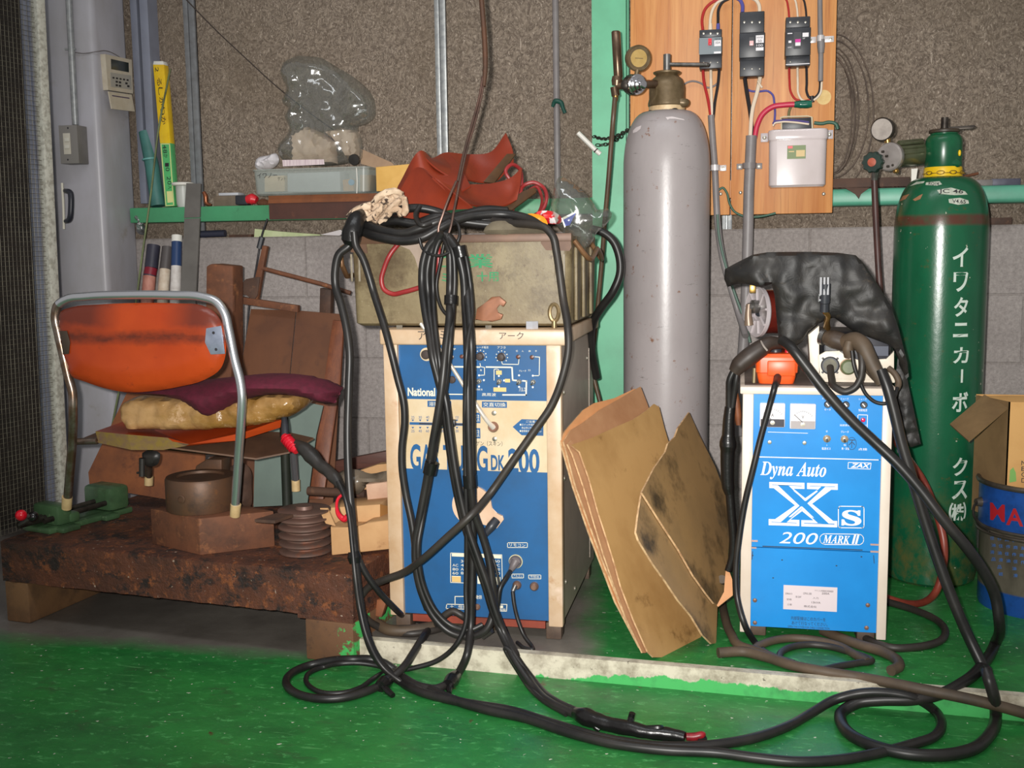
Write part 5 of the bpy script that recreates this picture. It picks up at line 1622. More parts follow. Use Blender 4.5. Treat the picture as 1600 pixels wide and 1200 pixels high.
# seat: torn foam pad on a rusted pan
SY0, SY1 = -1.0, -.74
sz = W(200, 690, SY0).z
obj('seat_pan', MB().prism([W(118, 689, -1.0), W(152, 689, -1.0), W(230, 694, -1.0), W(400, 716, -.94), W(452, 706, -.9), W(490, 684, -.82), W(455, 676, -.8), W(300, 668, -.78), W(150, 676, -.95)], (0, 0, -.004)), mat('rusted_pan', (104, 74, 54), (84, 60, 46), rough=.6, scale=14), r)
obj('side_rail', MB().tube([W(114, 690, -1.0), W(152, 689, -1.0)], .0085, 12, smooth=False), rust_tube, r)
foam = MB()
foam.mi = 0
A_ = [W(149, 674, -1.0), W(200, 679, -1.01), W(262, 684, -1.0), W(296, 694, -.99), W(380, 676, -.95), W(440, 655, -.86), W(420, 648, -.74), W(200, 656, -.74)]
B_ = [W(154, 692, -1.0), W(205, 703, -1.01), W(255, 703, -1.0), W(290, 697, -.985), W(375, 688, -.95), W(438, 668, -.86), W(420, 660, -.74), W(200, 668, -.74)]
va_ = [foam.bm.verts.new(p) for p in A_]
vb_ = [foam.bm.verts.new(p) for p in B_]
foam._f(va_)
for i in range(len(va_)):
    foam.mi = 1 if i in (0, 1, 2) else 0
    foam._f((va_[i], va_[(i + 1) % 8], vb_[(i + 1) % 8], vb_[i]))
foam.mi = 0
foam._f(list(reversed(vb_)))
obj('seat', foam, [vinyl, mat('bare_foam', (126, 104, 44), (110, 84, 70), rough=.9, scale=30, bump=.5, bscale=100)], r, smooth=False)
# parcel and cushion on the seat
t = NT('taped_kraft')
c = t.mix(t.ramp(t.noise(7, (1, 1, 1), 5, .6), .4, .62), lin((184, 146, 98)), lin((142, 104, 52)))
c = t.mix(t.ramp(t.noise(20, (1, 1, 1), 5, .7), .6, .7), c, lin((206, 170, 132)))
t.col(c)
t.b.inputs['Roughness'].default_value = .22
t.bump(t.noise(40, (1, 1, 2), 4, .7), .5, .004)
obj('taped_parcel', MB().pillow([W(a, b, -.92) for a, b in ((200, 628), (210, 621), (250, 618), (300, 620), (350, 622), (400, 617), (440, 612), (472, 616), (475, 632), (464, 645), (440, 655), (400, 664), (350, 669), (290, 670), (240, 669), (212, 669), (204, 655))], .06, .1, .008, .009, 30, .22, .024, 3), t.m, label='flat kraft parcel bound with shiny brown tape on the chair seat', cat='parcel')
wine = mat('wine_cloth', (88, 14, 38), (72, 10, 30), rough=.85, scale=60, bump=.3, bscale=180)
mb = MB().pillow([W(a, b, -.95) for a, b in ((190, 612), (230, 606), (300, 596), (370, 588), (440, 583), (475, 586), (510, 596), (530, 608), (532, 616), (524, 620), (526, 628), (516, 631), (480, 622), (440, 617), (400, 620), (375, 630), (350, 645), (334, 653), (318, 645), (296, 630), (272, 622), (230, 617))], .07, .1, .011, .003, 14, .45, .035, 8)
obj('cushion', mb, wine, label='thin wine-red cushion draped over the parcel on the chair', cat='cushion')
# ================================================================ LEFT WELDER
FY = -.985
rust_f = rust
beige = mat('yellowed_cream_paint', (204, 178, 150), (186, 152, 116), rough=.4, scale=7, lo=.42, hi=.7, layers=[((170, 120, 74), 16, .62, .78), ((236, 214, 200), 5, .58, .72)])
beige2 = mat('yellowed_panel', (212, 194, 164), (198, 172, 132), rough=.35, scale=8, layers=[((190, 148, 96), 14, .66, .8), ((112, 84, 60), 60, .73, .76)])
blue1 = mat('welder_blue', (38, 92, 144), (40, 84, 128), rough=.35, scale=10, layers=[((44, 66, 92), 22, .66, .76), ((150, 150, 150), 90, .74, .76)])
side_m = mat('welder_side', (196, 182, 168), (172, 158, 146), rough=.34, scale=6, layers=[((210, 194, 176), 3, .55, .75)], metal=.1)
XL0, XL1 = -.809, -.392
LB0, LB1, LT = .085, .732, .768
DB = -.42
r = thing('welding_power_source', 'old cream and dark blue welding power source under the toolbox, hung with black cables', 'welder', ((XL0 + XL1) / 2, (FY + DB) / 2, P))
mb = MB().bb((XL0 - .007, FY - .004, LB1), (XL1 + .013, DB, LT), .005, 3)
mb.mi = 1
t1 = W(672, 524, FY - .0045)
for s_, q in (('アルミ', (653, 517, 698, 531)), ('アーク', (780, 519, 818, 530))):
    mb.text(s_, *q, FY - .0052)
obj('top_cover', mb, [beige, ink], r)
pw = .034
mb = MB().bb((XL0, FY, LB0), (XL0 + pw, FY + .03, LB1 + .002), .003)
obj('corner_post', mb, beige, r)
mb = MB().bb((XL1 - pw, FY, LB0 - .006), (XL1, FY + .03, LB1 + .002), .003)
obj('corner_post', mb, beige, r)
cabi = obj('cabinet', MB().bb((XL0 + .004, FY + .028, LB0), (XL1 - .003, DB, LB1 + .001)), side_m, r)
for a, b in ((FY + .05, .62), (FY + .05, .42), (FY + .06, .17), (FY + .44, .2), (FY + .44, .66), (FY + .2, .11)):
    obj('side_screw', MB().lathe([(.006, 0), (.005, .003), (.002, .004)], (XL1 - .003, a, b), (1, 0, 0), 10), screw_m, cabi)
obj('seam_strip', MB().box((XL1 - .0025, FY + .48, .41), (.001, .0025, .6)), side_m, cabi)
dark_leg = mat('dark_leg', (92, 74, 60), (70, 56, 48), rough=.6, scale=20, bump=.2)
for x_ in (XL0 + .01, XL1 - .042):
    for y_ in (FY + .012, DB - .08):
        obj('leg', MB().bb((x_, y_, P + .0005), (x_ + .036, y_ + .045, LB0), .002), dark_leg, r)
obj('base_rail', MB().bb((XL0 + .05, FY + .02, LB0 - .018), (XL1 - .045, FY + .03, LB0 - .001)), mat('base_red', (150, 66, 48), (112, 54, 40), rough=.5, scale=12), r)
PY = FY + .012
def pz(py, px=740):
    return W(px, py, PY).z
xa, xb = XL0 + pw - .004, XL1 - pw + .004
zs = [LB0 + .004, pz(735), pz(625), LB1 + .001]
obj('lower_panel', MB().bb((xa, PY, zs[0]), (xb, PY + .012, zs[1])), blue1, r)
mb = MB().bb((xa, PY, zs[1]), (xb, PY + .012, zs[2]))
mb.mi = 1
T_ = PY - .0006
mb.text('GAS TUNG', 641, 695, 762, 737, T_, bold=.026)
mb.text('DK', 767, 711, 789, 735, T_, bold=.03)
mb.text('200', 794, 701, 843, 740, T_, bold=.03)
for q in ((668, 626.5, 705, 636), (753, 627.5, 792, 637)):
    mb.rect(*q, T_, .0004, .0)
for q in ((740.5, 645, 750.5, 661), (740.5, 669, 750.5, 685)):
    mb.rect(*q, T_, .0004)
mb.prism(WS([(801, 667), (815, 655), (849, 656), (849, 681), (815, 680)], T_), (0, .0004, 0))
for k in range(7):
    x_ = 645 + k * 11.5
    for yy in (656.5, 668):
        mb.prism(WS([(x_ - 2, yy - 1), (x_ + 2, yy - 1), (x_, yy + 2)], T_), (0, .0003, 0))
    mb.text(('25', '30', '40', '60', '80', '100', '150')[k], x_ - 2.5, 650, x_ + 2.5, 654, T_)
    mb.text(('25', '40', '60', '80', '100', '130', '200')[k], x_ - 2.5, 671.5, x_ + 2.5, 675.5, T_)
mb.rect(640, 660.5, 730, 664.5, T_, .0004)
mb.mi = 2
for s_, q in (('溶接電流', (670, 628, 703, 634.5)), ('交直切換', (755, 629, 790, 635.5)), ('交流', (742, 647, 749, 659)), ('直流', (742, 671, 749, 683)), ('ご注意', (822, 657, 836, 660.5)), ('●スイッチ切換は溶接', (812, 662, 846, 665.5)), ('休止中に行って下さい', (815, 667, 846, 670.5)), ('●使用率を守って下さい', (812, 672, 846, 675.5))):
    mb.text(s_, *q, T_ - .0006)
mb.mi = 3
for q in ((772, 645.5), (773, 686)):
    mb.lathe([(.006, 0), (.0055, .002), (.0025, .003)], W(q[0], q[1], T_), (0, -1, 0), 16)
mb.mi = 4
mb.text('レゲン（スキン）', 738, 689, 785, 697, T_)
mb.rect(655, 661.6, 728, 663.6, T_ - .0008, .0006)
obj('rating_panel', mb, [beige2, blue1, mat('pale_print', (228, 222, 200), rough=.4), screw_m, ink], r)
mb = MB().bb((xa, PY, zs[2]), (xb, PY + .012, zs[3]))
mb.mi = 1
mb.text('National', 637, 606, 680, 619, T_, bold=.03)
def line(pts, w=1.6, Y=None):
    for a, b in zip(pts, pts[1:]):
        d_ = V((b[0] - a[0], b[1] - a[1])).normalized()
        n_ = V((-d_.y, d_.x)) * w / 2
        e_ = d_ * w / 2
        mb.prism(WS([(a[0] - e_.x + n_.x, a[1] - e_.y + n_.y), (b[0] + e_.x + n_.x, b[1] + e_.y + n_.y), (b[0] + e_.x - n_.x, b[1] + e_.y - n_.y), (a[0] - e_.x - n_.x, a[1] - e_.y - n_.y)], T_ if Y is None else Y), (0, .0004, 0))
line([(704, 573), (749, 573.5)], 2.4)
line([(760, 573.5), (800, 574), (801, 594), (812, 595)], 2.2)
line([(750, 568), (751, 573), (757, 574), (757, 586), (749, 586.5)], 1)
line([(784, 565), (785, 569), (810, 569.5), (811, 560)], 1)
line([(836, 557.5), (843, 558), (842.5, 587), (834, 587)], 1)
line([(817, 595), (822.5, 595.5), (822, 617), (786, 617)], 2.2)
line([(699, 616), (742, 616.5)], 1.6)
line([(772, 594), (772, 577), (777, 576.5), (779, 578)], 1)
for s_, q in (('AMP', (703, 544, 712, 547)), ('クレータ電流', (741, 541, 763, 544.5)), ('アフタ', (777, 541, 790, 545)), ('切', (806, 547, 809, 550)), ('入', (815, 547, 818, 550)), ('自', (826, 547, 829, 550)), ('手', (836, 547, 839, 550)), ('有', (742, 577, 745, 580)), ('無', (750, 577, 753, 580)), ('クレータ', (811, 578, 822, 581)), ('ガス', (825, 577, 829, 580)), ('溶接法', (742, 607, 754, 610)), ('パルス', (811, 605, 821, 612)), ('高周波', (753, 614, 775, 619))):
    mb.text(s_, *q, T_)
mb.mi = 2
for q in ((775, 579, 784, 585.5), (789, 592, 797, 597.5), (771, 605.5, 791, 612)):
    mb.rect(*q, T_, .0004)
mb.mi = 1
for q in ((748.5, 586.5), (779.5, 587.5), (811, 586.5), (832.5, 587), (748.5, 604), (779.5, 604), (811, 604.5), (832.5, 605), (756, 594), (787.5, 594.5)):
    mb.cyl(W(q[0], q[1], T_), W(q[0], q[1], T_ - .0006), .0021, None, 10)
obj('control_panel', mb, [blue1, mat('pale_print', (0, 0, 0)), mat('buff_print', (222, 186, 120), rough=.45)], r)
knob_d = mat('knob_dark', (70, 58, 54), (54, 46, 44), rough=.35, scale=30)
def knob(px, py, r1, r2, m1, m2, h=.014, nm='knob', Y=None):
    mb = MB().lathe([(r1, 0), (r1, .003), (r2 * 1.02, .0035)], W(px, py, PY if Y is None else Y), (0, -1, 0), 32)
    mb.mi = 1
    mb.lathe([(r2, .002), (r2, h), (r2 * .85, h + .0015), (.0, h + .002)], W(px, py, PY if Y is None else Y), (0, -1, 0), 28)
    return obj(nm, mb, [m1, m2], r)
knob(667, 553.5, .0155, .0108, beige2, knob_d, .012, 'gas_lamp')
for px, py in ((751, 556.5), (784, 557.5)):
    mb = MB()
    for k in range(9):
        a = math.radians(-40 + 260 / 8 * k)
        p = W(px, py, T_) + V((math.cos(a) * .0135, 0, math.sin(a) * .0135))
        mb.box(p, (.0022, .0006, .0022), Matrix.Rotation(-a, 3, 'Y'))
    obj('dial_marks', mb, mat('pale_print', (0, 0, 0)), r)
    knob(px, py, .0098, .0085, knob_d, knob_d, .014, 'dial_knob')
for px, py in ((706, 558), (722, 557), (810, 557.5), (831.5, 558)):
    knob(px, py, .0052, .0036, knob_d, mat('lamp_brown', (112, 64, 54), rough=.3), .004, 'indicator_lamp')
for px, py in ((748.5, 595.5), (780, 596), (811, 596.5), (833, 597)):
    mb = MB().lathe([(.0062, 0), (.0062, .002), (.0045, .004), (.0035, .006)], W(px, py, PY), (0, -1, 0), 8)
    mb.mi = 1
    mb.tube([W(px, py, PY - .004), W(px - 3, py + 4, PY - .018)], [.0016, .0024], 8, smooth=False)
    obj('toggle_switch', mb, [screw_m, steel], r)
knob(707, 593, .0085, .0085, knob_d, knob_d, .006, 'socket')
mb = MB().lathe([(.0125, 0), (.0125, .004), (.009, .012), (.0, .0125)], W(771, 667, PY), (0, -1, 0), 24)
obj('lever_boss', mb, mat('boss_brown', (150, 106, 88), (120, 84, 70), rough=.35, scale=20), r)
obj('changeover_lever', MB().tube([W(771, 668, PY - .01), W(764, 661, PY - .02), W(741, 628, PY - .03), W(703, 569, PY - .045), W(657, 505, PY - .06)], [.0068, .0052, .0046, .0044, .0044], 10), mat('bright_lever', (232, 222, 210), (200, 188, 172), rough=.28, metal=.35, scale=30), r, label='long chrome changeover lever')
obj('current_slider', MB().box(W(708, 661, PY - .008), (.012, .016, .016), None, .002), black_pl, r)
# dial, sockets and plates of the lower blue panel
DC = W(738, 789, PY)
dr_ = .047
mb = MB()
pts = []
for k in range(40):
    a = math.radians(-20 + 310 * k / 39 + 5)
    pts.append((DC.x + dr_ * math.cos(a), PY, DC.z + dr_ * math.sin(a)))
E_ = [W(773, 798, PY), W(787, 806, PY), W(784, 817, PY), W(772, 824, PY), W(768, 820, PY)]
pts = [(DC.x + dr_ * math.cos(math.radians(a)), PY, DC.z + dr_ * math.sin(math.radians(a))) for a in range(-8, 300, 9)] + [tuple(W(768, 823, PY)), tuple(W(777, 825, PY)), tuple(W(788, 811, PY)), tuple(W(786, 805, PY)), tuple(W(776, 802, PY))]
mb.prism([(p[0], p[1] - .006, p[2]) for p in pts], (0, .006, 0), .0015)
odial = obj('output_dial', mb, mat('dial_pinkish', (222, 190, 164), (206, 170, 140), rough=.35, scale=9), r)
obj('dial_knob', MB().tube([W(776, 812, PY - .01), W(768, 822, PY - .02), W(757, 836, PY - .026)], [.0105, .0115, .0075], 18), black_pl, odial)
mb = MB().lathe([(.0165, 0), (.0165, .002), (.0155, .002)], W(806, 877, PY), (0, -1, 0), 32)
mb.mi = 1
mb.lathe([(.0145, .001), (.0145, .008), (.0125, .012), (.0, .012)], W(806, 877, PY), (0, -1, 0), 28)
mb.tube([W(806, 877, PY - .014), W(802, 884, PY - .02), W(797, 893, PY - .022)], [.0115, .009, .005], 14)
obj('cable_socket', mb, [mat('socket_ring', (190, 184, 150), rough=.4), mat('socket_grey', (116, 108, 110), (98, 90, 92), rough=.5, scale=30)], r)
for px, py in ((808, 914), (835, 916)):
    mb = MB().lathe([(.0105, 0), (.0105, .004), (.008, .009), (.006, .011), (.0, .011)], W(px, py, PY), (0, -1, 0), 20)
    obj('gas_inlet', mb, mat('inlet_brass', (150, 116, 100), (118, 92, 78), rough=.4, metal=.5, scale=30), r)
obj('gas_inlet_nut', MB().tube([W(805, 915, PY - .012), W(801, 924, PY - .02)], [.0062, .005], 10), steel, r)
mb = MB()
for q in ((793, 848, 824, 855.5), (800, 897, 818, 903), (826, 898.5, 845, 904.5)):
    x0, y0, x1, y1 = q
    line([(x0, y0), (x1, y0), (x1, y1), (x0, y1), (x0, y0)], .9)
mb.text('リモコン', 796, 849.5, 821, 854, T_)
mb.text('アルゴン', 802, 898, 816, 901.5, T_)
mb.text('冷却水', 828, 899.5, 843, 903, T_)
line([(704, 864), (784, 867), (785, 916)], 1)
line([(704, 864), (704, 910), (728, 911)], 1)
mb.rect(706, 866, 783, 871, T_, .0004)
mb.rect(706, 900, 720, 909, T_, .0004)
mb.rect(746, 901, 782, 913, T_, .0004)
for k in range(4):
    for j in range(6):
        if (k * 5 + j * 3) % 7:
            mb.text(('45', '60', '100', 'AC', 'DC', '30', '80', '200')[(k * 3 + j * 5) % 8], 707 + j * 13, 875 + k * 6.2, 716 + j * 13, 879 + k * 6.2, T_)
line([(711, 945), (711, 932), (737, 932), (748, 932.5)], 1.2)
line([(698, 944), (735, 945), (735, 952), (697, 951), (698, 944)], 1.1)
line([(776, 944), (792, 944.5), (791.5, 955), (776, 954.5)], 1.1)
for s_, q in (('＋', (703, 945, 709, 950)), ('母材', (716, 945.5, 730, 950.5)), ('電源', (742, 930, 753, 936)), ('－', (780, 946, 786, 950)), ('電極', (780, 950.5, 790, 954))):
    mb.text(s_, *q, T_)
obj('printed_marks', mb, mat('pale_print', (0, 0, 0)), r)
mb = MB().rect(706, 901, 720, 909.5, T_ - .0008, .0006)
obj('buff_tag', mb, mat('buff_print', (0, 0, 0)), r)
obj('terminal', MB().lathe([(.0075, 0), (.0075, .004), (.004, .008), (.0, .008)], W(746, 948, PY), (0, -1, 0), 16), mat('inlet_brass', (0, 0, 0)), r)
# little things on its top
def on_top(px, py):
    return G(px, py, LT + .0005)
q = W(866, 498, -.93)
obj('eye_bolt', MB().tube([V((q.x + .0095 * math.cos(a) * 1.1, q.y, LT + .035 + .019 * math.sin(a))) for a in [2 * math.pi * i / 16 for i in range(16)]], .0052, 8, True, 3).cyl((q.x, q.y, LT), (q.x, q.y, LT + .016), .0066, .006, 12), mat('dull_brass_bolt', (138, 118, 84), (108, 90, 62), rough=.35, metal=.5, scale=40), label='brass eye bolt standing on the left welder top, before the toolbox corner', cat='eye bolt')
q = W(831, 500, -.955)
obj('hex_nut', MB().cyl((q.x, q.y, LT), (q.x, q.y, LT + .017), .0155, None, 6), mat('bright_nut', (226, 228, 236), rough=.25, metal=.6), label='bright hex nut lying on the left welder top beside the eye bolt', cat='nut')
mb = MB().prism([W(a, b, -.952) for a, b in ((742, 500), (745, 482), (757, 474), (768, 464), (780, 463), (791, 472), (786, 480), (780, 474), (774, 482), (776, 489), (786, 491), (783, 499), (768, 503), (755, 500))], (0, .008, 0), .002)
obj('open_spanner', mb, mat('spanner_rust', (142, 92, 64), (118, 78, 58), rough=.5, metal=.3, scale=20), label='rusty open-ended spanner standing against the toolbox front on the left welder', cat='spanner')
for i, (px, lab) in enumerate(((624, 'small pale screw head lying on the left welder top at its left'), (763, 'small pale nut lying on the left welder top near the spanner'))):
    q = W(px, 504, -.96)
    obj('small_nut', MB().cyl((q.x, q.y, LT), (q.x, q.y, LT + .008), .008, None, 6), screw_m, label=lab, cat='nut')

# ---------------------------------------------------------------- toolbox
TY = -.935
TB0 = LT + .004
t = NT('old_toolbox_paint')
x, y, z = t.xyz()
c = t.mix(t.ramp(t.noise(9, (1, 1, 1), 6, .7), .4, .68), lin((134, 120, 90)), lin((106, 90, 64)))
c = t.mix(t.ramp(t.noise(7, (1, 1, 1), 6, .75), .50, .66, 0, .85), c, lin((80, 64, 42)))
c = t.mix(t.ramp(t.noise(40, (1, 1, .8), 5, .8), .6, .7), c, lin((88, 70, 48)))
c = t.mix(t.ramp(t.noise(70, (1, 1, 1), 4, .8), .66, .72), c, lin((156, 144, 116)))
t.col(c)
t.b.inputs['Roughness'].default_value = .5
t.bump(t.noise(50, (1, 1, 1), 5, .7), .2, .003)
tool_m = t.m
xa, xb = W(548, 440, TY).x, W(893, 440, TY).x
tz0, tz1 = TB0, W(720, 371, TY).z
r = thing('toolbox', 'battered khaki steel toolbox piled with cables and leather, on the left welder', 'toolbox', ((xa + xb) / 2, -.7, TB0))
mb = MB()
RR = []
for zz, q in ((tz0, .012), (tz0 + .006, .004), (tz1, .0), (tz1, .003), (tz0 + .03, .012)):
    RR.append([mb.bm.verts.new(p) for p in rrect(xa + q, xb - q, TY + q, -.5 - q, zz, .022)])
mb.ring_join(RR, True, True)
mb.mi = 1
for s_, q in (('工業', (690, 397, 771, 419)), ('ミ', (690, 427, 701, 441)), ('十用', (745, 424, 779, 440))):
    mb.text(s_, *q, TY - .0006, bold=.02)
obj('box', mb, [tool_m, mat('stencil_green', (40, 132, 84), (96, 120, 78), rough=.6, scale=60, lo=.5, hi=.66)], r)
lipm = mat('lid_brown', (104, 76, 58), (84, 60, 46), rough=.5, scale=14, metal=.2)
mb = MB().prism(WS([(546, 372), (572, 378), (574, 396), (548, 394)], TY - .002), (0, .004, 0))
mb.bb((xa - .001, TY - .005, tz1 - .012), (xb + .001, TY + .002, tz1 + .006), .001)
mb.prism(WS([(845, 368), (891, 370), (893, 386), (890, 392), (853, 391), (845, 380)], TY - .003), (0, .003, 0))
obj('lid_edge', mb, lipm, r)
for px in (549, 561, 868, 881):
    obj('pressed_rib', MB().rect(px - 1.6, 397, px + 1.6, 440, TY - .004, .004, .001), mat('rib_grey', (150, 140, 122), (104, 90, 70), rough=.45, scale=20), r)
hb = mat('handle_bronze', (134, 98, 68), (104, 76, 54), rough=.4, metal=.4, scale=20)
q = V((xb, 0, 0))
def side(px, py):          # right end wall of the box
    v = ray(px, py)
    return CAM + v * ((xb + .006 - CAM.x) / v.x) if abs(v.x) > 1e-6 else W(px, py, TY)
mb = MB().tube([V((xb + .002, TY + .03, tz1 - .01)), V((xb + .03, TY + .05, tz1 - .05)), V((xb + .035, TY + .12, tz1 - .045)), V((xb + .035, TY + .18, tz1 - .03)), V((xb + .035, TY + .26, tz1 - .05)), V((xb + .03, TY + .3, tz1 - .055)), V((xb + .003, TY + .28, tz1 - .01))], .0062, 10, res=3)
obj('handle', mb, hb, r)
mb = MB().tube([V((xa - .001, TY + .03, tz1 - .012)), V((xa - .03, TY + .03, tz1 - .02)), V((xa - .032, TY + .03, tz1 - .06)), V((xa - .03, TY + .2, tz1 - .06)), V((xa - .001, TY + .2, tz1 - .012))], .0062, 10, res=3)
obj('handle', mb, hb, r)
for y_ in (TY + .05, TY + .17, TY + .3):
    mb = MB().bb((xb - .002, y_, tz0 + .01), (xb + .006, y_ + .028, tz1 - .025), .003)
    obj('end_rib', mb, tool_m, r)
# ---------------------------------------------------------------- leather, rag, packets, bag on the toolbox
t = NT('red_leather')
c = t.mix(t.ramp(t.noise(6, (1, 1, 1), 5, .6), .35, .7), lin((140, 52, 28)), lin((112, 40, 24)))
c = t.mix(t.ramp(t.noise(30, (1, 1, 1), 5, .7), .6, .78, 0, .6), c, lin((92, 30, 22)))
t.col(c)
t.b.inputs['Roughness'].default_value = .42
t.bump(t.noise(150, (1, 1, 1), 3, .6), .2, .001)
leather = t.m
tan_edge = mat('leather_edge', (196, 92, 46), rough=.6)
def sheet(mb, rows, th=.004, nu=14):
    """loft through rows of points, with thickness"""
    rows = [catmull(rw, nu) for rw in rows]
    n_ = min(len(q) for q in rows)
    A = []
    for i in range(len(rows)):
        A.append(rows[i][:n_])
    # densify between rows
    cols = [catmull([A[i][j] for i in range(len(A))], 6) for j in range(n_)]
    vs = [[mb.bm.verts.new(p) for p in cl] for cl in cols]
    mb.ring_join(vs, False, False)
    bmesh.ops.recalc_face_normals(mb.bm, faces=mb.bm.faces)
    geo = bmesh.ops.solidify(mb.bm, geom=list(mb.bm.faces), thickness=th)
    return mb
LZ = tz1
mb = MB()
sheet(mb, [[W(700, 237, -.62), W(686, 252, -.66), W(655, 236, -.76), W(622, 290, -.74)], [W(720, 262, -.7), W(700, 275, -.75), W(668, 290, -.8), W(612, 322, -.78)], [W(735, 290, -.78), W(712, 305, -.8), W(680, 330, -.82), W(640, 344, -.8)]], .004)
obj('leather_apron', mb, leather, label='brick-red leather piece curling at the left of the pile on the toolbox', cat='leather')
mb = MB()
sheet(mb, [[W(655, 236, -.75), W(672, 246, -.7), W(700, 238, -.6), W(735, 241, -.56), W(765, 238, -.56), W(790, 208, -.58)], [W(682, 262, -.76), W(704, 262, -.71), W(722, 258, -.62), W(748, 262, -.58), W(772, 262, -.58), W(800, 232, -.58)], [W(708, 278, -.74), W(724, 280, -.7), W(738, 282, -.64), W(752, 284, -.62), W(768, 284, -.62), W(802, 252, -.6)]], .004)
obj('leather_apron', mb, leather, label='brick-red leather piece standing up behind, with a pointed right corner', cat='leather')
mb = MB()
sheet(mb, [[W(676, 277, -.86), W(700, 288, -.84), W(735, 288, -.72), W(770, 286, -.7), W(800, 276, -.7), W(815, 262, -.7)], [W(700, 298, -.87), W(720, 306, -.83), W(745, 308, -.76), W(775, 306, -.74), W(800, 300, -.72), W(812, 290, -.72)], [W(730, 318, -.87), W(745, 321, -.84), W(760, 322, -.8), W(780, 322, -.78), W(795, 318, -.76), W(808, 312, -.74)]], .004)
obj('leather_apron', mb, leather, label='brick-red leather piece lying in front, curved like a trough', cat='leather')
mb = MB()
sheet(mb, [[W(612, 322, -.79), W(650, 262, -.8), W(680, 280, -.86)], [W(628, 338, -.82), W(668, 300, -.84), W(708, 302, -.88)], [W(640, 345, -.84), W(690, 330, -.86), W(740, 326, -.88)]], .004)
obj('leather_apron', mb, leather, label='flat brick-red leather flap at the left front of the pile', cat='leather')
dark_strap = mat('dark_leather_strap', (84, 58, 34), (64, 46, 30), rough=.5, scale=20)
mb = MB().prism([W(755, 284, -.68), W(792, 240, -.62), W(806, 240, -.6), (W(772, 286, -.66))], (0, .006, -.002), .001)
obj('leather_strap', mb, dark_strap, label='dark brown leather strap slanting up to the right among the red leather', cat='strap')
mb = MB().prism([W(775, 325, -.76), W(818, 298, -.7), W(836, 292, -.68), W(838, 300, -.68), W(800, 328, -.74)], (0, .006, -.002), .001)
obj('leather_strap', mb, dark_strap, label='second dark strap lying low beside the red cord on the toolbox', cat='strap')
t = NT('cotton_rag')
c = t.mix(t.ramp(t.noise(22, (1, 1, 1), 4, .6), .4, .62), lin((210, 186, 160)), lin((176, 148, 122)))
c = t.mix(t.ramp(t.noise(34, (1, 1, 1), 3, .6, 1.5), .60, .64), c, lin((58, 44, 36)))  # shade of the glove's creases, painted as dark patches into the cotton
t.col(c)
t.b.inputs['Roughness'].default_value = .9
t.bump(t.noise(90, (1, 1, 1), 4, .7), .6, .004)
mb = MB().pillow([W(a, b, -.9) for a, b in ((540, 340), (548, 328), (566, 318), (586, 312), (598, 305), (606, 299), (622, 297), (632, 306), (634, 322), (630, 338), (618, 330), (604, 334), (600, 345), (588, 349), (574, 334), (558, 344))], .026, .03, .0045, .022, 62, .5, .014, 4)
glove = obj('work_glove', mb, t.m, label='crumpled cream cotton work glove on the cable coil at the left', cat='glove')
for k, q in enumerate(([(546, 341), (556, 330), (568, 323), (580, 324)], [(574, 344), (586, 336), (598, 322), (606, 308)], [(592, 348), (603, 338), (614, 322), (626, 311)], [(582, 318), (596, 305), (612, 299), (629, 303)], [(631, 308), (634, 322), (630, 336)], [(602, 334), (612, 326), (622, 328), (628, 338)], [(560, 338), (570, 332), (580, 340), (590, 347)])):
    m_ = MB().tube([W(x_, y_, -.93 - .004 * (k % 3)) for x_, y_ in q], [.005, .0085, .0075, .0085, .0055], 10)
    obj('finger', m_.noise(.0035, 90, k), t.m, glove)
red_cord = mat('red_cord', (150, 44, 44), (128, 36, 38), rough=.4, scale=20)
obj('red_lead', MB().tube(WS([(800, 330, -.72), (806, 310, -.7), (814, 296, -.68), (800, 284, -.68), (790, 268, -.68), (800, 257, -.66), (812, 264, -.64), (815, 285, -.64), (812, 305, -.66), (818, 290, -.68), (834, 285, -.68), (848, 292, -.68), (854, 310, -.7), (846, 330, -.72), (836, 336, -.74)], -.7), .0048, 8), red_cord, label='thin red cord looped beside the leather on the right of the toolbox', cat='cord')
obj('red_lead', MB().tube(WS([(826, 298, -.66), (838, 292, -.64), (846, 306, -.66), (846, 322, -.7), (840, 336, -.73)], -.7), .0042, 8), red_cord, label='second thin red cord loop, just behind the first one', cat='cord')
obj('red_cable', MB().tube(WS([(625, 378, -.94), (610, 397, -.95), (600, 420, -.95), (596, 438, -.95), (600, 452, -.95), (612, 459, -.95), (632, 456, -.955), (660, 448, -.955)], -.95), .0058, 10), red_cord, label='dull red cable drooping in a loop over the toolbox front', cat='cable')
obj('red_cable', MB().tube(WS([(684, 378, -.955), (685, 400, -.957), (684, 425, -.957), (680, 445, -.957)], -.95), .0062, 10), red_cord, label='short red cable hanging inside the black cable bundle before the toolbox', cat='cable')
def packet(px, Y, m, lab, t=.01, amp=.003):
    obj('packet', MB().pillow(WS(px, Y), .012, .012, .01, amp, 40, .5, .012, 3), m, label=lab, cat='packet')
packet([(784, 337), (812, 340), (820, 352), (800, 350)], -.88, mat('orange_film', (230, 150, 80), (214, 90, 70), rough=.25, scale=40), 'small orange and pink packet by the black cables on the toolbox')
packet([(818, 338), (850, 339), (856, 350), (836, 356), (824, 346)], -.86, mat('amber_film', (236, 160, 30), (222, 120, 40), rough=.2, scale=30), 'amber packet on the right of the toolbox, under the red cord')
packet([(838, 333), (862, 330), (874, 336), (880, 346), (862, 350), (846, 343)], -.83, mat('red_white_film', (206, 34, 40), (230, 222, 222), rough=.25, scale=26, lo=.5, hi=.54), 'red and white printed packet beside the clear bag on the toolbox')
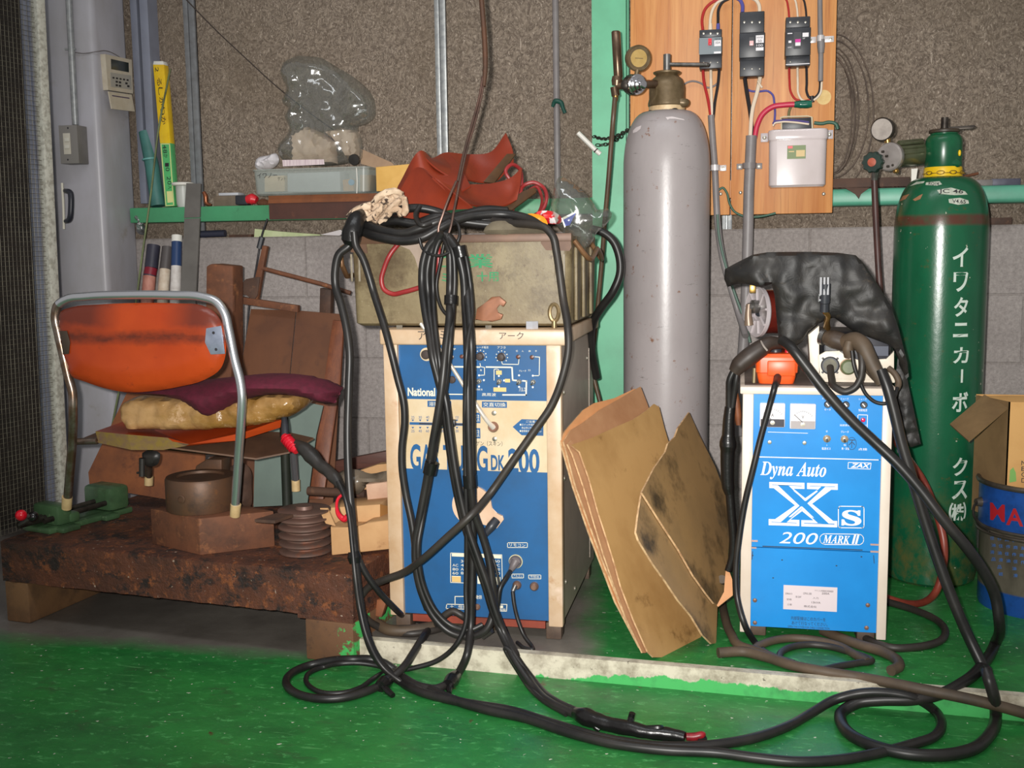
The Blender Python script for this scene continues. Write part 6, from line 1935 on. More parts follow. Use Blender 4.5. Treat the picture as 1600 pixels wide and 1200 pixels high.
obj('blue_card', MB().poly([(878, 343), (900, 332), (890, 352), (882, 353)], -.86, .002), mat('blue_card', (36, 62, 176), rough=.4), label='small blue card with white edge inside the clear bag on the toolbox', cat='card')
obj('white_card_edge', MB().poly([(877, 341), (901, 329.5), (902, 331.5), (880, 343.5), (884, 354), (882, 356)], -.863, .002), white_pl, label='white bent card edge around the blue card on the toolbox', cat='card')
obj('grey_rag', MB().pillow([W(a, b, -.93) for a, b in ((755, 362), (763, 350), (790, 345), (815, 352), (850, 354), (856, 362), (820, 367), (780, 370))], .02, .03, .012, .004, 30, .5, .02, 5), mat('grey_rag', (110, 100, 82), (92, 82, 68), rough=.85, scale=20), label='grey rag lying along the front edge of the toolbox', cat='rag')
film = bag_mat('grey_film_bag', (226, 228, 222), .1, .14)
mb = MB().pillow([W(a, b, -.82) for a, b in ((862, 340), (866, 296), (874, 276), (892, 284), (912, 300), (928, 318), (934, 328), (950, 326), (956, 334), (948, 350), (934, 362), (922, 382), (905, 390), (896, 374), (882, 366))], .04, .05, .011, .012, 24, .5, .03, 12)
obj('plastic_bag', mb, film, label='small crumpled clear plastic bag hanging over the right end of the toolbox', cat='plastic bag')
obj('torn_paper', MB().poly([(625, 384), (652, 374), (668, 374), (668, 420), (655, 424), (648, 402), (640, 390)], TY - .004, .002), mat('greyish_paper', (164, 146, 132), (144, 126, 112), rough=.75, scale=12), label='torn greyish paper hanging over the toolbox front behind the cables', cat='paper')

# ================================================================ RIGHT WELDER
RY_ = -.9
XR0, XR1 = .0075, .3295
white_fr = mat('cream_frame', (222, 208, 194), (212, 196, 180), rough=.38, scale=7, layers=[((196, 172, 146), 20, .68, .8)])
blue2 = mat('sky_blue_panel', (32, 138, 214), (28, 128, 202), rough=.3, scale=5, layers=[((24, 74, 124), 60, .73, .75)])
RB0, RB1, RT = .075, .618, .636
RDB = -.44
r = thing('welding_power_source', 'bright sky-blue welding power source with a big white X on its door', 'welder', ((XR0 + XR1) / 2, (RY_ + RDB) / 2, P))
obj('top_cover', MB().bb((XR0 - .006, RY_ - .004, RB1), (XR1 + .008, RDB, RT - .001), .003, 2), white_fr, r)
obj('top_mat', MB().bb((XR0 + .004, RY_ + .016, RT - .001), (XR1 - .002, RDB - .005, RT + .0005)), mat('grimy_top', (112, 98, 90), (92, 82, 76), rough=.6, scale=14), r)
pw = .021
obj('corner_post', MB().bb((XR0, RY_, RB0 - .012), (XR0 + pw * 1.15, RY_ + .02, RB1 + .001), .002), white_fr, r)
obj('corner_post', MB().bb((XR1 - pw, RY_, RB0 - .012), (XR1, RY_ + .02, RB1 + .001), .002), white_fr, r)
obj('cabinet', MB().bb((XR0 + .002, RY_ + .018, RB0), (XR1 - .002, RDB, RB1 + .001)), mat('purple_grey', (104, 90, 100), (88, 78, 86), rough=.4, scale=8), r)
for x_ in (XR0 + .02, XR1 - .06):
    for y_ in (RY_ + .03, RDB - .06):
        obj('foot', MB().bb((x_, y_, P + .0005), (x_ + .04, y_ + .04, RB0), .004), dark_leg, r)
PY = RY_ + .006
T_ = PY - .0006
xa, xb = XR0 + pw * 1.12, XR1 - pw + .001
z1_, z2_ = W(1270, 717, PY).z, W(1270, 858, PY).z
pr_white = mat('panel_white', (240, 234, 228), rough=.4)
mb = MB().bb((xa, PY, z1_ + .002), (xb, PY + .012, RB1))
mb.mi = 1
mb.bb((xa + .01, PY - .0006, z1_ + .0005), (xb - .006, PY, z1_ + .0025))
for s_, q in (('ヒューズ', (1285, 621, 1296, 624)), ('ヒューズ', (1314, 621.5, 1326, 624.5)), ('ヒューズ', (1342, 622, 1354, 625)), ('モータ', (1288, 638.5, 1298, 641.5)), ('ガス', (1316, 639, 1326, 642)), ('制御電源', (1341.5, 639, 1355, 643)), ('温度異常', (1312, 663, 1328, 666)), ('切', (1290.5, 672.5, 1293, 675.5)), ('クレータ', (1314, 673, 1326, 676.5)), ('入', (1291, 694, 1293, 697)), ('電源ガス', (1284, 699, 1298, 703)), ('有', (1318, 694, 1322, 697)), ('無・反復', (1315, 699, 1327, 703)), ('表示灯', (1342, 663.5, 1354, 667)), ('ON', (1346, 673, 1349, 676)), ('点検', (1341, 700, 1355, 704))):
    mb.text(s_, *q, T_)
line([(1340.5, 648), (1355.5, 648.5), (1355, 669.5), (1340.5, 669), (1340.5, 648)], .9)
line([(1200, 675), (1262, 677)], .7)
mb.mi = 2
mb.tube([W(1331 + 7 * math.cos(a), 693 + 9.5 * math.sin(a), T_) for a in [2 * math.pi * i / 20 for i in range(20)]], .0005, 5, True, 2)
mb.text('不', 1326, 687, 1336, 700, T_)
obj('control_panel', mb, [blue2, pr_white, ink], r)
for k, (x0, y0, x1, y1) in enumerate(((1187, 630, 1227, 668), (1234, 631, 1275, 671))):
    mb = MB().rect(x0, y0, x1, y1, PY - .012, .012, .003)
    mb.mi = 1
    mb.rect(x0 + 1.5, y1 - 13, x1 - 1.5, y1 - 1, PY - .0126, .0006)
    mb.mi = 2
    cx = (x0 + x1) / 2
    Y = PY - .0128
    for j in range(11):
        a = math.radians(140 - 10 * j)
        mb.prism(WS([(cx + 19 * math.cos(a) * .9 - .3, y1 - 8 - 19 * math.sin(a) - .1), (cx + 19 * math.cos(a) * .9 + .3, y1 - 8 - 19 * math.sin(a)), (cx + 21.5 * math.cos(a) * .9 + .3, y1 - 8 - 21.5 * math.sin(a)), (cx + 21.5 * math.cos(a) * .9 - .3, y1 - 8 - 21.5 * math.sin(a))], Y), (0, .0004, 0))
    mb.prism(WS([(cx, y1 - 10), (cx - 14, y1 - 23), (cx - 13.4, y1 - 23.6), (cx + .8, y1 - 10.6)], Y), (0, .0004, 0))
    mb.text('A' if k == 0 else 'V', cx - 2, y1 - 22, cx + 2, y1 - 17, Y)
    met = obj('meter', mb, [mat('meter_face', (236, 232, 234), rough=.12, coat=.5), mat('meter_base_dark', (52, 48, 58), rough=.3) if k == 0 else mat('meter_base_grey', (166, 158, 158), rough=.3), ink], r)
    obj('meter_screw', MB().lathe([(.005, 0), (.005, .0012), (.0, .0014)], W(cx, y1 - 7.5, PY - .0126), (0, -1, 0), 16), screw_m, met)
for px, py in ((1293, 631.5), (1321.5, 632), (1349.5, 632.5)):
    mb = MB().lathe([(.0078, 0), (.0078, .006), (.0065, .009), (.0, .009)], W(px, py, PY), (0, -1, 0), 24)
    mb.mi = 1
    mb.box(W(px, py + .6, PY - .0094), (.0085, .0006, .0024), Matrix.Rotation(.9, 3, 'Y'))
    obj('fuse_holder', mb, [black_pl, pr_white], r)
obj('pilot_lamp', MB().lathe([(.0052, 0), (.0052, .003), (.004, .006), (.0, .007)], W(1348.5, 656, PY), (0, -1, 0), 18), mat('lamp_crimson', (220, 30, 84), rough=.15, coat=.5), r)
for px, py in ((1292, 685.5), (1319.5, 686)):
    mb = MB().lathe([(.0088, 0), (.0088, .002), (.0064, .0045), (.004, .006)], W(px, py, PY), (0, -1, 0), 8)
    mb.mi = 1
    mb.tube([W(px, py, PY - .004), W(px + .5, py + 4, PY - .018)], [.0018, .0028], 8, smooth=False)
    obj('toggle_switch', mb, [mat('toggle_ring', (196, 176, 150), rough=.3, metal=.5), steel], r)
for px, py in ((1202.5, 691), (1257, 692)):
    obj('panel_screw', MB().lathe([(.005, 0), (.004, .002), (.0, .0024)], W(px, py, PY), (0, -1, 0), 12), screw_m, r)
# middle door with the emblem
mb = MB().bb((xa, PY, z2_), (xb, PY + .012, z1_ + .001))
mb.mi = 1
mb.text('𝑫𝒚𝒏𝒂 𝑨𝒖𝒕𝒐', 1188, 722, 1291, 750, T_, bold=.004)
mb.text('DAIHEN' if False else 'ZAX', 1329, 724, 1360, 731, T_, shear=.3, bold=.03)
line([(1325.5, 722.5), (1361, 723.5), (1360, 733), (1325, 732), (1325.5, 722.5)], .9)
def quad(q, Y):
    mb.prism(WS(q, Y), (0, .0003, 0))
def emblem(g, Y, grow):
    quad([(1202 + g, 753 + g), (1257 - g, 754.5 + g), (1257 - g, 764 - g), (1202 + g, 762.5 - g)], Y)
    quad([(1261 + g, 754.6 + g), (1309 - g, 756 + g), (1309 - g, 765.5 - g), (1261 + g, 764 - g)], Y)
    quad([(1201 + g, 811 + g), (1249 - g, 812.5 + g), (1249 - g, 822 - g), (1201 + g, 820.5 - g)], Y)
    quad([(1252 + g, 812.7 + g), (1308 - g, 814 + g), (1308 - g, 824 - g), (1252 + g, 822.4 - g)], Y)
    quad([(1208 + g * 1.6, 762 - g), (1239 - g * 1.6, 763 - g), (1302 - g * 1.6, 814 + g), (1271 + g * 1.6, 813 + g)], Y)
    quad([(1279 + g * 1.2, 764 - g), (1299 - g * 2.2, 765 - g), (1235 - g * 1.4, 812 + g), (1210 + g * 2.2, 812 + g)], Y - .00035)
emblem(0, T_, 0)
mb.mi = 0
emblem(4.3, T_ - .0008, 1)
for q in ([(1258, 752), (1260, 752), (1260, 770), (1258, 770)], [(1249.6, 806), (1251.6, 806), (1251.6, 824), (1249.6, 824)]):
    quad(q, T_ - .0009)
mb.mi = 1
for q in ([(1240, 767), (1259, 783), (1259.6, 780.5), (1243.5, 766.5)], [(1278, 767.5), (1259, 783), (1259, 780), (1274.5, 767)], [(1232, 808), (1252, 791), (1253, 793.5), (1236, 808)], [(1272, 809), (1253, 791), (1252, 793.5), (1268, 808)]):
    quad(q, T_ - .0012)
def rr_line(x0, y0, x1, y1, rd, w, sl=.012):
    pts = []
    for cx, cy, a0 in ((x1 - rd, y0 + rd, -90), (x1 - rd, y1 - rd, 0), (x0 + rd, y1 - rd, 90), (x0 + rd, y0 + rd, 180)):
        for k in range(7):
            a = math.radians(a0 + 15 * k)
            px = cx + rd * math.cos(a)
            pts.append((px, cy + rd * math.sin(a) + (px - x0) * sl))
    for a, b in zip(pts, pts[1:] + pts[:1]):
        line([a, b], w)
rr_line(1310, 791, 1350, 824.5, 3.5, 1.2)
mb.text('𝐒', 1315, 797, 1346, 821.5, T_, bold=.02)
for x_ in (1315, 1341):
    pass
mb.text('200', 1217.5, 832, 1278, 850, T_, shear=.25, bold=.0)
rr_line(1281, 834, 1349.5, 850.5, 8, 1.0)
mb.text('𝑴𝑨𝑹𝑲', 1286, 836.5, 1328, 849.5, T_, bold=.004)
mb.text('II', 1331, 834.5, 1343, 850, T_, shear=.25, bold=.03)
obj('middle_door', mb, [blue2, pr_white], r)
# lower door
mb = MB().bb((xa, PY, RB0 + .002), (xb, PY + .012, z2_ - .0018))
mb.mi = 1
mb.rect(1224, 916, 1308, 954, T_, .0005, .0)
mb.mi = 2
Y = T_ - .0007
for s_, q in (('サイリスタ制御直流溶接電源', (1273, 922, 1302, 925)), ('定格出力', (1227, 926, 1238, 929)), ('CPXS-200', (1255, 926, 1268, 929)), ('200A', (1284, 926, 1296, 929)), ('定格', (1229, 935, 1237, 938)), ('入力', (1270, 933, 1279, 936)), ('13kVA', (1268, 940, 1282, 943)), ('株式会社', (1256, 946, 1276, 949.5)), ('18-26V', (1243, 931, 1252, 934)), ('三相', (1230, 943, 1237, 946))):
    mb.text(s_, *q, Y)
mb.text('内部配線はこのカバーを', 1236, 964, 1290, 970, T_)
mb.text('あけて行なってください。', 1237, 971.5, 1293, 977.5, T_)
mb.text('OPEN THIS COVER FOR CABLE CONNECTION', 1231, 979, 1296, 982, T_)
line([(1192, 853.5), (1347, 859.5)], 1.3)
for q in ((1222, 875), (1307, 884), (1208, 903), (1346, 870), (1176, 868)):
    mb.rect(q[0] - 1.2, q[1] - .8, q[0] + 1.2, q[1] + .8, T_, .0003)
line([(1176, 862), (1175, 874)], 1)
line([(1365, 868), (1366, 880)], 1)
ldoor = obj('lower_door', mb, [blue2, mat('plate_pink', (216, 202, 206), rough=.4), ink], r)
for px, py in ((1179.5, 938), (1179.5, 973), (1356, 945.5), (1354, 981)):
    obj('door_screw', MB().lathe([(.0052, 0), (.0045, .002), (.001, .0028)], W(px, py, PY), (0, -1, 0), 12), mat('inlet_brass', (0, 0, 0)), ldoor)
for q in ((1171, 844, 1184, 846.5), (1171, 855, 1182, 857), (1360, 850, 1378, 852.5), (1360, 861, 1378, 863.5)):
    obj('hinge', MB().rect(*q, PY - .002, .002), mat('hinge_pink', (196, 160, 150), rough=.4, metal=.4), r)

# ---- orange remote control box
b0 = G(1180, 600, RT + .001)
OY = -.865
r = thing('remote_control', 'orange remote control box with a black dial on the right welder', 'control box', W(1212, 602, OY))
or_m = mat('orange_plastic', (238, 92, 34), (228, 80, 28), rough=.38, scale=14, layers=[((150, 62, 30), 26, .68, .78)])
oz = RT + .001
x0, x1 = W(1183, 590, OY).x, W(1245, 590, OY).x
h1 = W(1212, 553, OY).z - oz
mb = MB()
RR = [[mb.bm.verts.new(p) for p in rrect(a, b, OY + c, OY + .11, oz + z_, .012)] for a, b, c, z_ in ((x0 + .004, x1 - .006, .004, 0), (x0 + .001, x1 - .003, .0, .012), (x0 - .001, x1 - .001, -.001, .024), (x0 - .003, x1 + .002, -.004, .026), (x0 - .004, x1 + .003, -.005, h1 - .012), (x0 - .004, x1 + .0, -.004, h1 - .004), (x0 + .0, x1 - .006, .0, h1))]
mb.ring_join(RR)
obj('case', mb, or_m, r)
obj('case_rib', MB().rect(1199, 564, 1243, 588, OY - .009, .006, .003), or_m, r)
k_ = V(((x0 + x1) / 2 - .002, OY + .05, oz + h1))
obj('dial', MB().lathe([(.014, 0), (.014, .006), (.012, .009), (.0, .0095)], k_, n=28), black_pl, r)
obj('red_button', MB().lathe([(.006, 0), (.006, .006), (.0, .007)], k_ + V((.026, -.01, 0)), n=16), red_pl, r)
obj('cable_gland', MB().tube(WS([(1215, 588, OY - .004), (1214, 594, OY - .018), (1212, 602, OY - .03)], OY), [.0085, .0085, .007], 12), black_rub, r)
obj('side_lug', MB().cyl(W(1179, 575, OY + .01), W(1178, 598, OY + .01), .0045, None, 10), mat('dull_brass', (140, 126, 96), rough=.4, metal=.5), r)
# ---- wire feeder under its black cover
FE = -.78
fz = RT + .001
r = thing('wire_feeder', 'wire feeder with a spool and torch sockets, half hidden under black sheeting', 'wire feeder', W(1320, 590, FE))
plate_w = mat('feeder_white', (226, 216, 200), (208, 196, 178), rough=.4, scale=14, layers=[((160, 140, 116), 30, .66, .78)])
mb = MB().poly([(1263, 523), (1280, 509), (1280, 592), (1266, 570)], FE - .04, .06, .001)
obj('side_plate', mb, plate_w, r)
fz2 = W(1340, 590, FE - .05).z
mb = MB().poly([(1278, 556), (1290, 549), (1312, 548), (1322, 557), (1345, 565), (1385, 562), (1397, 548), (1397, 575), (1390, 594), (1282, 592)], FE - .045, .01, .001)
obj('front_plate', mb, plate_w, r)
obj('base_tray', MB().bb((W(1270, 590, FE).x, FE - .04, fz), (W(1395, 590, FE).x, FE + .28, fz + .02), .002), plate_w, r)
obj('motor_housing', MB().bb((W(1285, 560, FE).x, FE - .02, fz + .02), (W(1388, 560, FE).x, FE + .2, fz + .11), .006), mat('dark_housing', (52, 52, 60), (40, 40, 46), rough=.45, scale=20), r)
obj('warning_strip', MB().rect(1360, 541, 1388, 556, FE - .03, .003), mat('navy_strip', (54, 60, 78), rough=.4), r)
mb = MB().lathe([(.0205, 0), (.0205, .004), (.018, .005), (.018, -.004), (.0, -.004)], W(1297, 571, FE - .046), (0, -1, 0), 32)
obj('control_socket', mb, black_pl, r)
for a in range(4):
    p = W(1297, 571, FE - .0465) + V((.0225 * math.cos(math.radians(45 + 90 * a)), 0, .0225 * math.sin(math.radians(45 + 90 * a))))
    obj('socket_screw', MB().lathe([(.0028, 0), (.002, .0012), (.0, .0014)], p, (0, -1, 0), 8), black_pl, r)
obj('socket_core', MB().lathe([(.015, -.002), (.015, .001), (.0, .001)], W(1297, 571, FE - .046), (0, -1, 0), 24), mat('core_olive', (112, 108, 84), (70, 66, 54), rough=.5, scale=30), r)
obj('gas_coupling', MB().lathe([(.017, 0), (.017, .012), (.013, .016), (.0, .016)], W(1325, 573, FE - .046), (0, -1, 0), 24), mat('coupling_green', (110, 118, 84), (84, 92, 66), rough=.4, scale=20), r)
obj('coupling_ring', MB().lathe([(.0185, 0), (.0185, .004), (.016, .005)], W(1325, 573, FE - .0455), (0, -1, 0), 24), mat('copper_ring', (170, 140, 116), rough=.35, metal=.6), r)
obj('torch_adapter', MB().tube(WS([(1290, 527, FE - .05), (1302, 530, FE - .06), (1320, 536, FE - .07), (1334, 540, FE - .08)], FE), [.016, .021, .02, .016], 18), mat('adapter_brown', (64, 52, 44), (84, 70, 56), rough=.45, scale=30), r)
obj('adapter_ring', MB().tube(WS([(1284, 525, FE - .045), (1290, 527, FE - .05)], FE), .02, 18, smooth=False), steel, r)
# spool on its shaft, facing left
SC = W(1186, 487, FE + .05)
sax = V((-.9, -.42, .02)).normalized()
Rs = W(1186, 447, FE + .05).z - SC.z
clear_pl = mat('translucent_flange', (186, 178, 180), (166, 158, 162), rough=.25, scale=12, coat=.3)
mb = MB().lathe([(.0, .0), (Rs * .36, .0), (Rs * .36, .004), (Rs * .9, .006), (Rs * .97, .009), (Rs, .008), (Rs, .0), (Rs * .96, -.003), (Rs * .3, -.003), (.0, -.003)], SC, sax, 56)
e1 = sax.cross(V((0, 0, 1))).normalized()
e2 = e1.cross(sax)
for k in range(9):
    a = 2 * math.pi * k / 9 + .2
    d_ = e1 * math.cos(a) + e2 * math.sin(a)
    mb.tube([SC + sax * .006 + d_ * Rs * .38, SC + sax * .0085 + d_ * Rs * .9], .003, 6, smooth=False)
obj('spool_flange', mb, clear_pl, r)
obj('wound_wire', MB().lathe([(Rs * .3, -.003), (Rs * .86, -.004), (Rs * .86, -.085), (Rs * .3, -.086)], SC, sax, 56), mat('copper_wire', (122, 44, 34), (92, 34, 30), rough=.22, metal=.4, scale=12), r)
obj('spool_flange', MB().lathe([(.0, -.086), (Rs, -.087), (Rs, -.093), (.0, -.094)], SC, sax, 48), clear_pl, r)
mb = MB().lathe([(.016, 0), (.016, .014), (.009, .016), (.009, .024), (.0, .025)], SC + sax * .004 + V((0, 0, .012)), sax, 20)
obj('spool_hub', mb, steel, r)
mb = MB().tube([SC + sax * .026 + V((0, 0, .018)), SC + sax * .03 + V((.002, 0, -.005)), SC + sax * .03 + V((.004, 0, -.032))], [.007, .008, .011], 12)
obj('hub_latch', mb, mat('latch_brown', (140, 120, 104), rough=.4, metal=.4), r)
obj('brass_tab', MB().rect(1171, 444, 1181, 458, SC.y - .05, .006, .001), brass, r)
obj('spool_bracket', MB().tube([SC, SC + V((.05, .06, -.02)), V((SC.x + .07, FE + .16, fz + .02))], [.012, .012, .014], 12), black_pl, r)
obj('flow_gauge', MB().lathe([(.0, 0), (.0095, 0), (.0095, .018), (.0112, .02), (.0112, .062), (.0, .063)], W(1288, 487, FE - .13), (0, -.15, 1), 20), black_pl, r)
mb = MB()
q0 = W(1288, 452, FE - .146)
for k in (-1, 0, 1):
    mb.tube([q0 + V((k * .0075, 0, -.012)), q0 + V((k * .0075, 0, .026))], .0026, 8, smooth=False)
mb.lathe([(.0, 0), (.012, 0), (.012, .012), (.0, .013)], W(1287, 467, FE - .125) - V((0, 0, .006)), (0, 0, 1), 20)
for k in (-1, 1):
    for j in (-1, 1):
        mb.sph(W(1287 + 6 * k, 465 + 4 * j, FE - .14), .0028, n=8)
obj('flow_valve', mb, mat('valve_chrome', (214, 214, 218), rough=.22, metal=.5), r)
obj('brass_elbow', MB().tube(WS([(1287, 474, FE - .125), (1288, 486, FE - .122), (1293, 492, FE - .11), (1292, 502, FE - .08), (1292, 512, FE - .05)], FE), [.0055, .0055, .006, .0065, .0085], 10), brass, r)
# black sheeting
t = NT('black_sheeting')
c = t.mix(t.ramp(t.noise(14, (1, 1, 1), 5, .7), .4, .7), lin((30, 29, 29)), lin((44, 40, 36)))
c = t.mix(t.ramp(t.noise(40, (1, 1, 1), 4, .7), .6, .76, 0, .7), c, lin((72, 62, 50)))
t.col(c)
t.b.inputs['Roughness'].default_value = .54
t.bump(t.noise(30, (1, 1, 1), 3, .6, .8), .35, .005)
sheeting = t.m
cov = [(1080 + x / 4.706, 380 + y / 4.706) for x, y in ((248, 190), (330, 145), (450, 85), (560, 66), (750, 63), (900, 63), (1080, 70), (1210, 88), (1270, 150), (1330, 240), (1400, 350), (1466, 455), (1490, 520), (1530, 640), (1560, 760), (1590, 880), (1600, 980), (1580, 1000), (1545, 900), (1500, 780), (1440, 742), (1300, 690), (1180, 640), (1110, 590), (1050, 548), (1005, 560), (920, 600), (860, 650), (812, 730), (760, 765), (690, 750), (640, 690), (625, 520), (612, 380), (590, 300), (520, 325), (400, 300), (330, 300), (268, 322), (242, 265))]
mb = MB().pillow([W(a, b, FE - .05 + (.04 if a < 1160 else 0)) for a, b in cov], .022, .2, .0075, .012, 17, .35, .03, 2, sharp=True)
obj('plastic_cover', mb, sheeting, label='crumpled black plastic sheet thrown over the wire feeder', cat='plastic sheet')
tail = [(1404, 548), (1414, 572), (1420, 604), (1430, 650), (1439, 694), (1424, 699), (1418, 697), (1402, 708), (1399, 690), (1402, 640), (1398, 600)]
mb = MB().pillow([W(a, b, -.74) for a, b in tail], .006, .006, .007, .010, 34, .4, .008, 6, sharp=True)
obj('plastic_strip', mb, sheeting, label='long tail of black plastic hanging down the right side of the blue welder', cat='plastic sheet')
# ---------------------------------------------------------------- blue pail with a carton in it
pc_ = frame_at(1625, 860, 2.72)
PX, PY_ = pc_.x, pc_.y
pzf = lambda y: W(1600, y, PY_ - .14).z
zb_, zt_ = P, pzf(765)
Rp = .146
t = NT('pail_paint')
x, y, z = t.xyz()
H_ = zt_ - zb_
zn = t.math('DIVIDE', z, H_)
blue = t.mix(t.ramp(t.noise(20, (1, 1, 1), 5, .7), .45, .75), lin((30, 76, 150)), lin((26, 54, 104)))
sil = t.mix(t.ramp(t.noise(9, (1, 1, .5), 5, .6), .35, .7), lin((112, 104, 92)), lin((62, 56, 50)))
m_ = t.math('MULTIPLY', t.ramp(zn, .16, .175), t.ramp(zn, .64, .625))
t.col(t.mix(m_, blue, sil))
t.b.inputs['Roughness'].default_value = .35
r = thing('paint_pail', 'dark blue and grey metal paint pail with red lettering at the right edge', 'pail', (PX, PY_, P))
mb = MB().lathe([(.0, zb_), (Rp * .95, zb_), (Rp * .965, zb_ + .008), (Rp * .97, zb_ + H_ * .62), (Rp * 1.0, zb_ + H_ * .65), (Rp * 1.0, zt_ - .012), (Rp * .9, zt_ - .012), (Rp * .9, zb_ + .01), (.0, zb_ + .01)], (PX, PY_, 0), n=64)
obj('bucket', mb, t.m, r)
rimm = mat('pail_rim', (92, 84, 76), (64, 58, 52), rough=.4, metal=.5, scale=20)
mb = MB()
for zz, rr in ((zt_ - .006, .007), (zb_ + H_ * .64, .0045), (zb_ + H_ * .60, .0045)):
    mb.tube([(PX + math.cos(a) * (Rp + .001), PY_ + math.sin(a) * (Rp + .001), zz) for a in [2 * math.pi * i / 40 for i in range(40)]], rr, 8, True, 2)
obj('rim', mb, rimm, r)
mb = MB()
def on_pail(px, py, R_=Rp + .0008):
    d_ = ray(px, py)
    o2, dd = V((CAM.x - PX, CAM.y - PY_)), V((d_.x, d_.y))
    A, B, C_ = dd.dot(dd), 2 * o2.dot(dd), o2.dot(o2) - R_ ** 2
    return CAM + d_ * ((-B - math.sqrt(max(0, B * B - 4 * A * C_))) / (2 * A))
for ch, x0, y0, x1, y1, sl in (('M', 1547, 785, 1570, 812, 4), ('A', 1572, 793, 1599, 820, 3), ('X', 1603, 797, 1628, 823, 0)):
    mb.text(ch, 0, 0, 0, 0, 0, bold=.02, fn=lambda u, v, x0=x0, y0=y0, x1=x1, y1=y1, sl=sl: on_pail(x0 + (x1 - x0) * u, y1 + (y0 - y1) * v + sl * u))
obj('red_lettering', mb, mat('pail_red', (168, 34, 42), rough=.4), r)
mb = MB()
for k in range(6):
    for j in range(5):
        x0, y0 = 1547 + j * 11.5 + (k % 2) * 2, 838 + k * 11 + j * 1.2
        if k < 4 or j % 2:
            mb.text('住友軽油商潤滑作動品'[(k * 3 + j * 7) % 10], 0, 0, 0, 0, 0, fn=lambda u, v, x0=x0, y0=y0: on_pail(x0 + 6.5 * u, y0 + 5.5 * (1 - v), Rp * .972 + .0006))
obj('blue_print', mb, mat('print_blue', (52, 112, 190), rough=.45), r)
e_ = on_pail(1532, 784, Rp + .002)
obj('handle_lug', MB().tube([e_ + V((.004, 0, 0)), e_ + V((-.012, -.006, 0))], [.013, .009], 14, smooth=False), rimm, r)
obj('bail_handle', MB().tube(WS([(1528, 784, e_.y - .01), (1522, 790, e_.y - .02), (1521, 804, e_.y - .03), (1527, 815, e_.y - .05), (1545, 830, e_.y - .11)], 0), .0026, 8), iron, r)
cdb = mat('tan_carton', (206, 158, 96), (190, 140, 80), rough=.75, scale=8)
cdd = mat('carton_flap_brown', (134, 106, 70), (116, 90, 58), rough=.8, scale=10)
r = thing('cardboard_carton', 'open tan cardboard carton standing in the blue pail', 'carton', W(1590, 760, PY_ - .02))
CYY = PY_ - .06
cz0 = zt_ - .1
fx0, fx1 = W(1573, 700, CYY).x, W(1573, 700, CYY).x + .24
ztp = W(1575, 628, CYY).z
mb = MB().prism([(fx0, CYY, cz0), (fx1, CYY, cz0), (fx1, CYY, ztp), (fx0, CYY, ztp)], (0, .004, 0))
mb.mi = 1
mb.prism([p + V((0, -.0006, 0)) for p in WS([(1577, 754), (1578, 735), (1583, 730), (1587, 738), (1588, 752)], CYY)], (0, .0004, 0))
mb.mi = 2
for k, ch in enumerate('NBCD'):
    p = W(1599, 735 + 7 * k, CYY - .0008)
    mb.text(ch, 1596, 720 + 9 * k, 1603, 727 + 9 * k, CYY - .0008)
obj('front_wall', mb, [cdb, mat('print_leaf', (120, 168, 84), rough=.6), ink], r)
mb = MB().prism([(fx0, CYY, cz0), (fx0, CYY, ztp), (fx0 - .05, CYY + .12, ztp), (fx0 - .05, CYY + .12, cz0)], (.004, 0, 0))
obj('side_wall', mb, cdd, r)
mb = MB().prism([(fx0 - .05, CYY + .12, cz0), (fx0 - .05, CYY + .12, ztp + .002), (fx1, CYY + .12, ztp + .002), (fx1, CYY + .12, cz0)], (0, .004, 0))
obj('back_wall', mb, cdb, r)
fl_pts = [W(1575, 639, CYY), W(1539, 619, CYY + .1), W(1485, 665, CYY + .02), W(1514, 691, CYY - .1)]
n_ = (fl_pts[1] - fl_pts[0]).cross(fl_pts[2] - fl_pts[0]).normalized()
obj('flap', MB().prism(fl_pts, n_ * .005), cdd, r)
mb = MB().prism([W(1539, 619, CYY + .1), W(1600, 618, CYY + .12), W(1640, 622, CYY + .12), W(1640, 632, CYY + .1), W(1580, 632, CYY + .06)], (0, .004, 0))
obj('flap', mb, cdb, r)

# ================================================================ LEANING FIBRE BOARDS
b0_ = G(1017, 1027, P)
def lean_plane(ztop, ytop, ybot):
    n_ = V((0, ztop - P, -(ytop - ybot))).normalized()
    return V((0, ybot, P)), n_
fibre = mat('fibre_board', (178, 140, 90), (154, 116, 70), rough=.42, scale=6, layers=[((92, 64, 34), 12, .60, .76), ((166, 132, 80), 60, .70, .76)], stretch=(1, 1, .6), bump=.06)
fibre2 = mat('fibre_board_dark', (162, 128, 84), (140, 112, 76), rough=.45, scale=5, layers=[((74, 60, 40), 7, .5, .66), ((150, 118, 70), 34, .66, .78), ((84, 80, 66), 4, .58, .72)], bump=.08)
fibre3 = mat('fibre_board_pink', (172, 128, 92), (154, 108, 74), rough=.6, scale=7, layers=[((112, 70, 40), 9, .66, .72)])
fibre4 = mat('fibre_board_orange', (204, 146, 98), (186, 126, 80), rough=.6, scale=7)
edge_pale = mat('board_edge', (214, 178, 134), (160, 120, 84), rough=.8, scale=60)
def leaning(px, p0, n_, t_, m, lab, name='fibre_board', pl=None):
    pts = [PL(a, b, p0, n_) for a, b in px]
    mb = MB()
    A = [mb.bm.verts.new(p) for p in pts]
    off = -n_ * t_ if n_.y < 0 else n_ * t_
    Bv = [mb.bm.verts.new(p + off) for p in pts]
    mb._f(A)
    mb._f(list(reversed(Bv)))
    mb.mi = 1
    for i in range(len(A)):
        j = (i + 1) % len(A)
        mb._f((A[i], Bv[i], Bv[j], A[j]))
    return obj(name, mb, [m, edge_pale], smooth=False, label=lab, cat='board', group='fibre boards leaning between the welders')
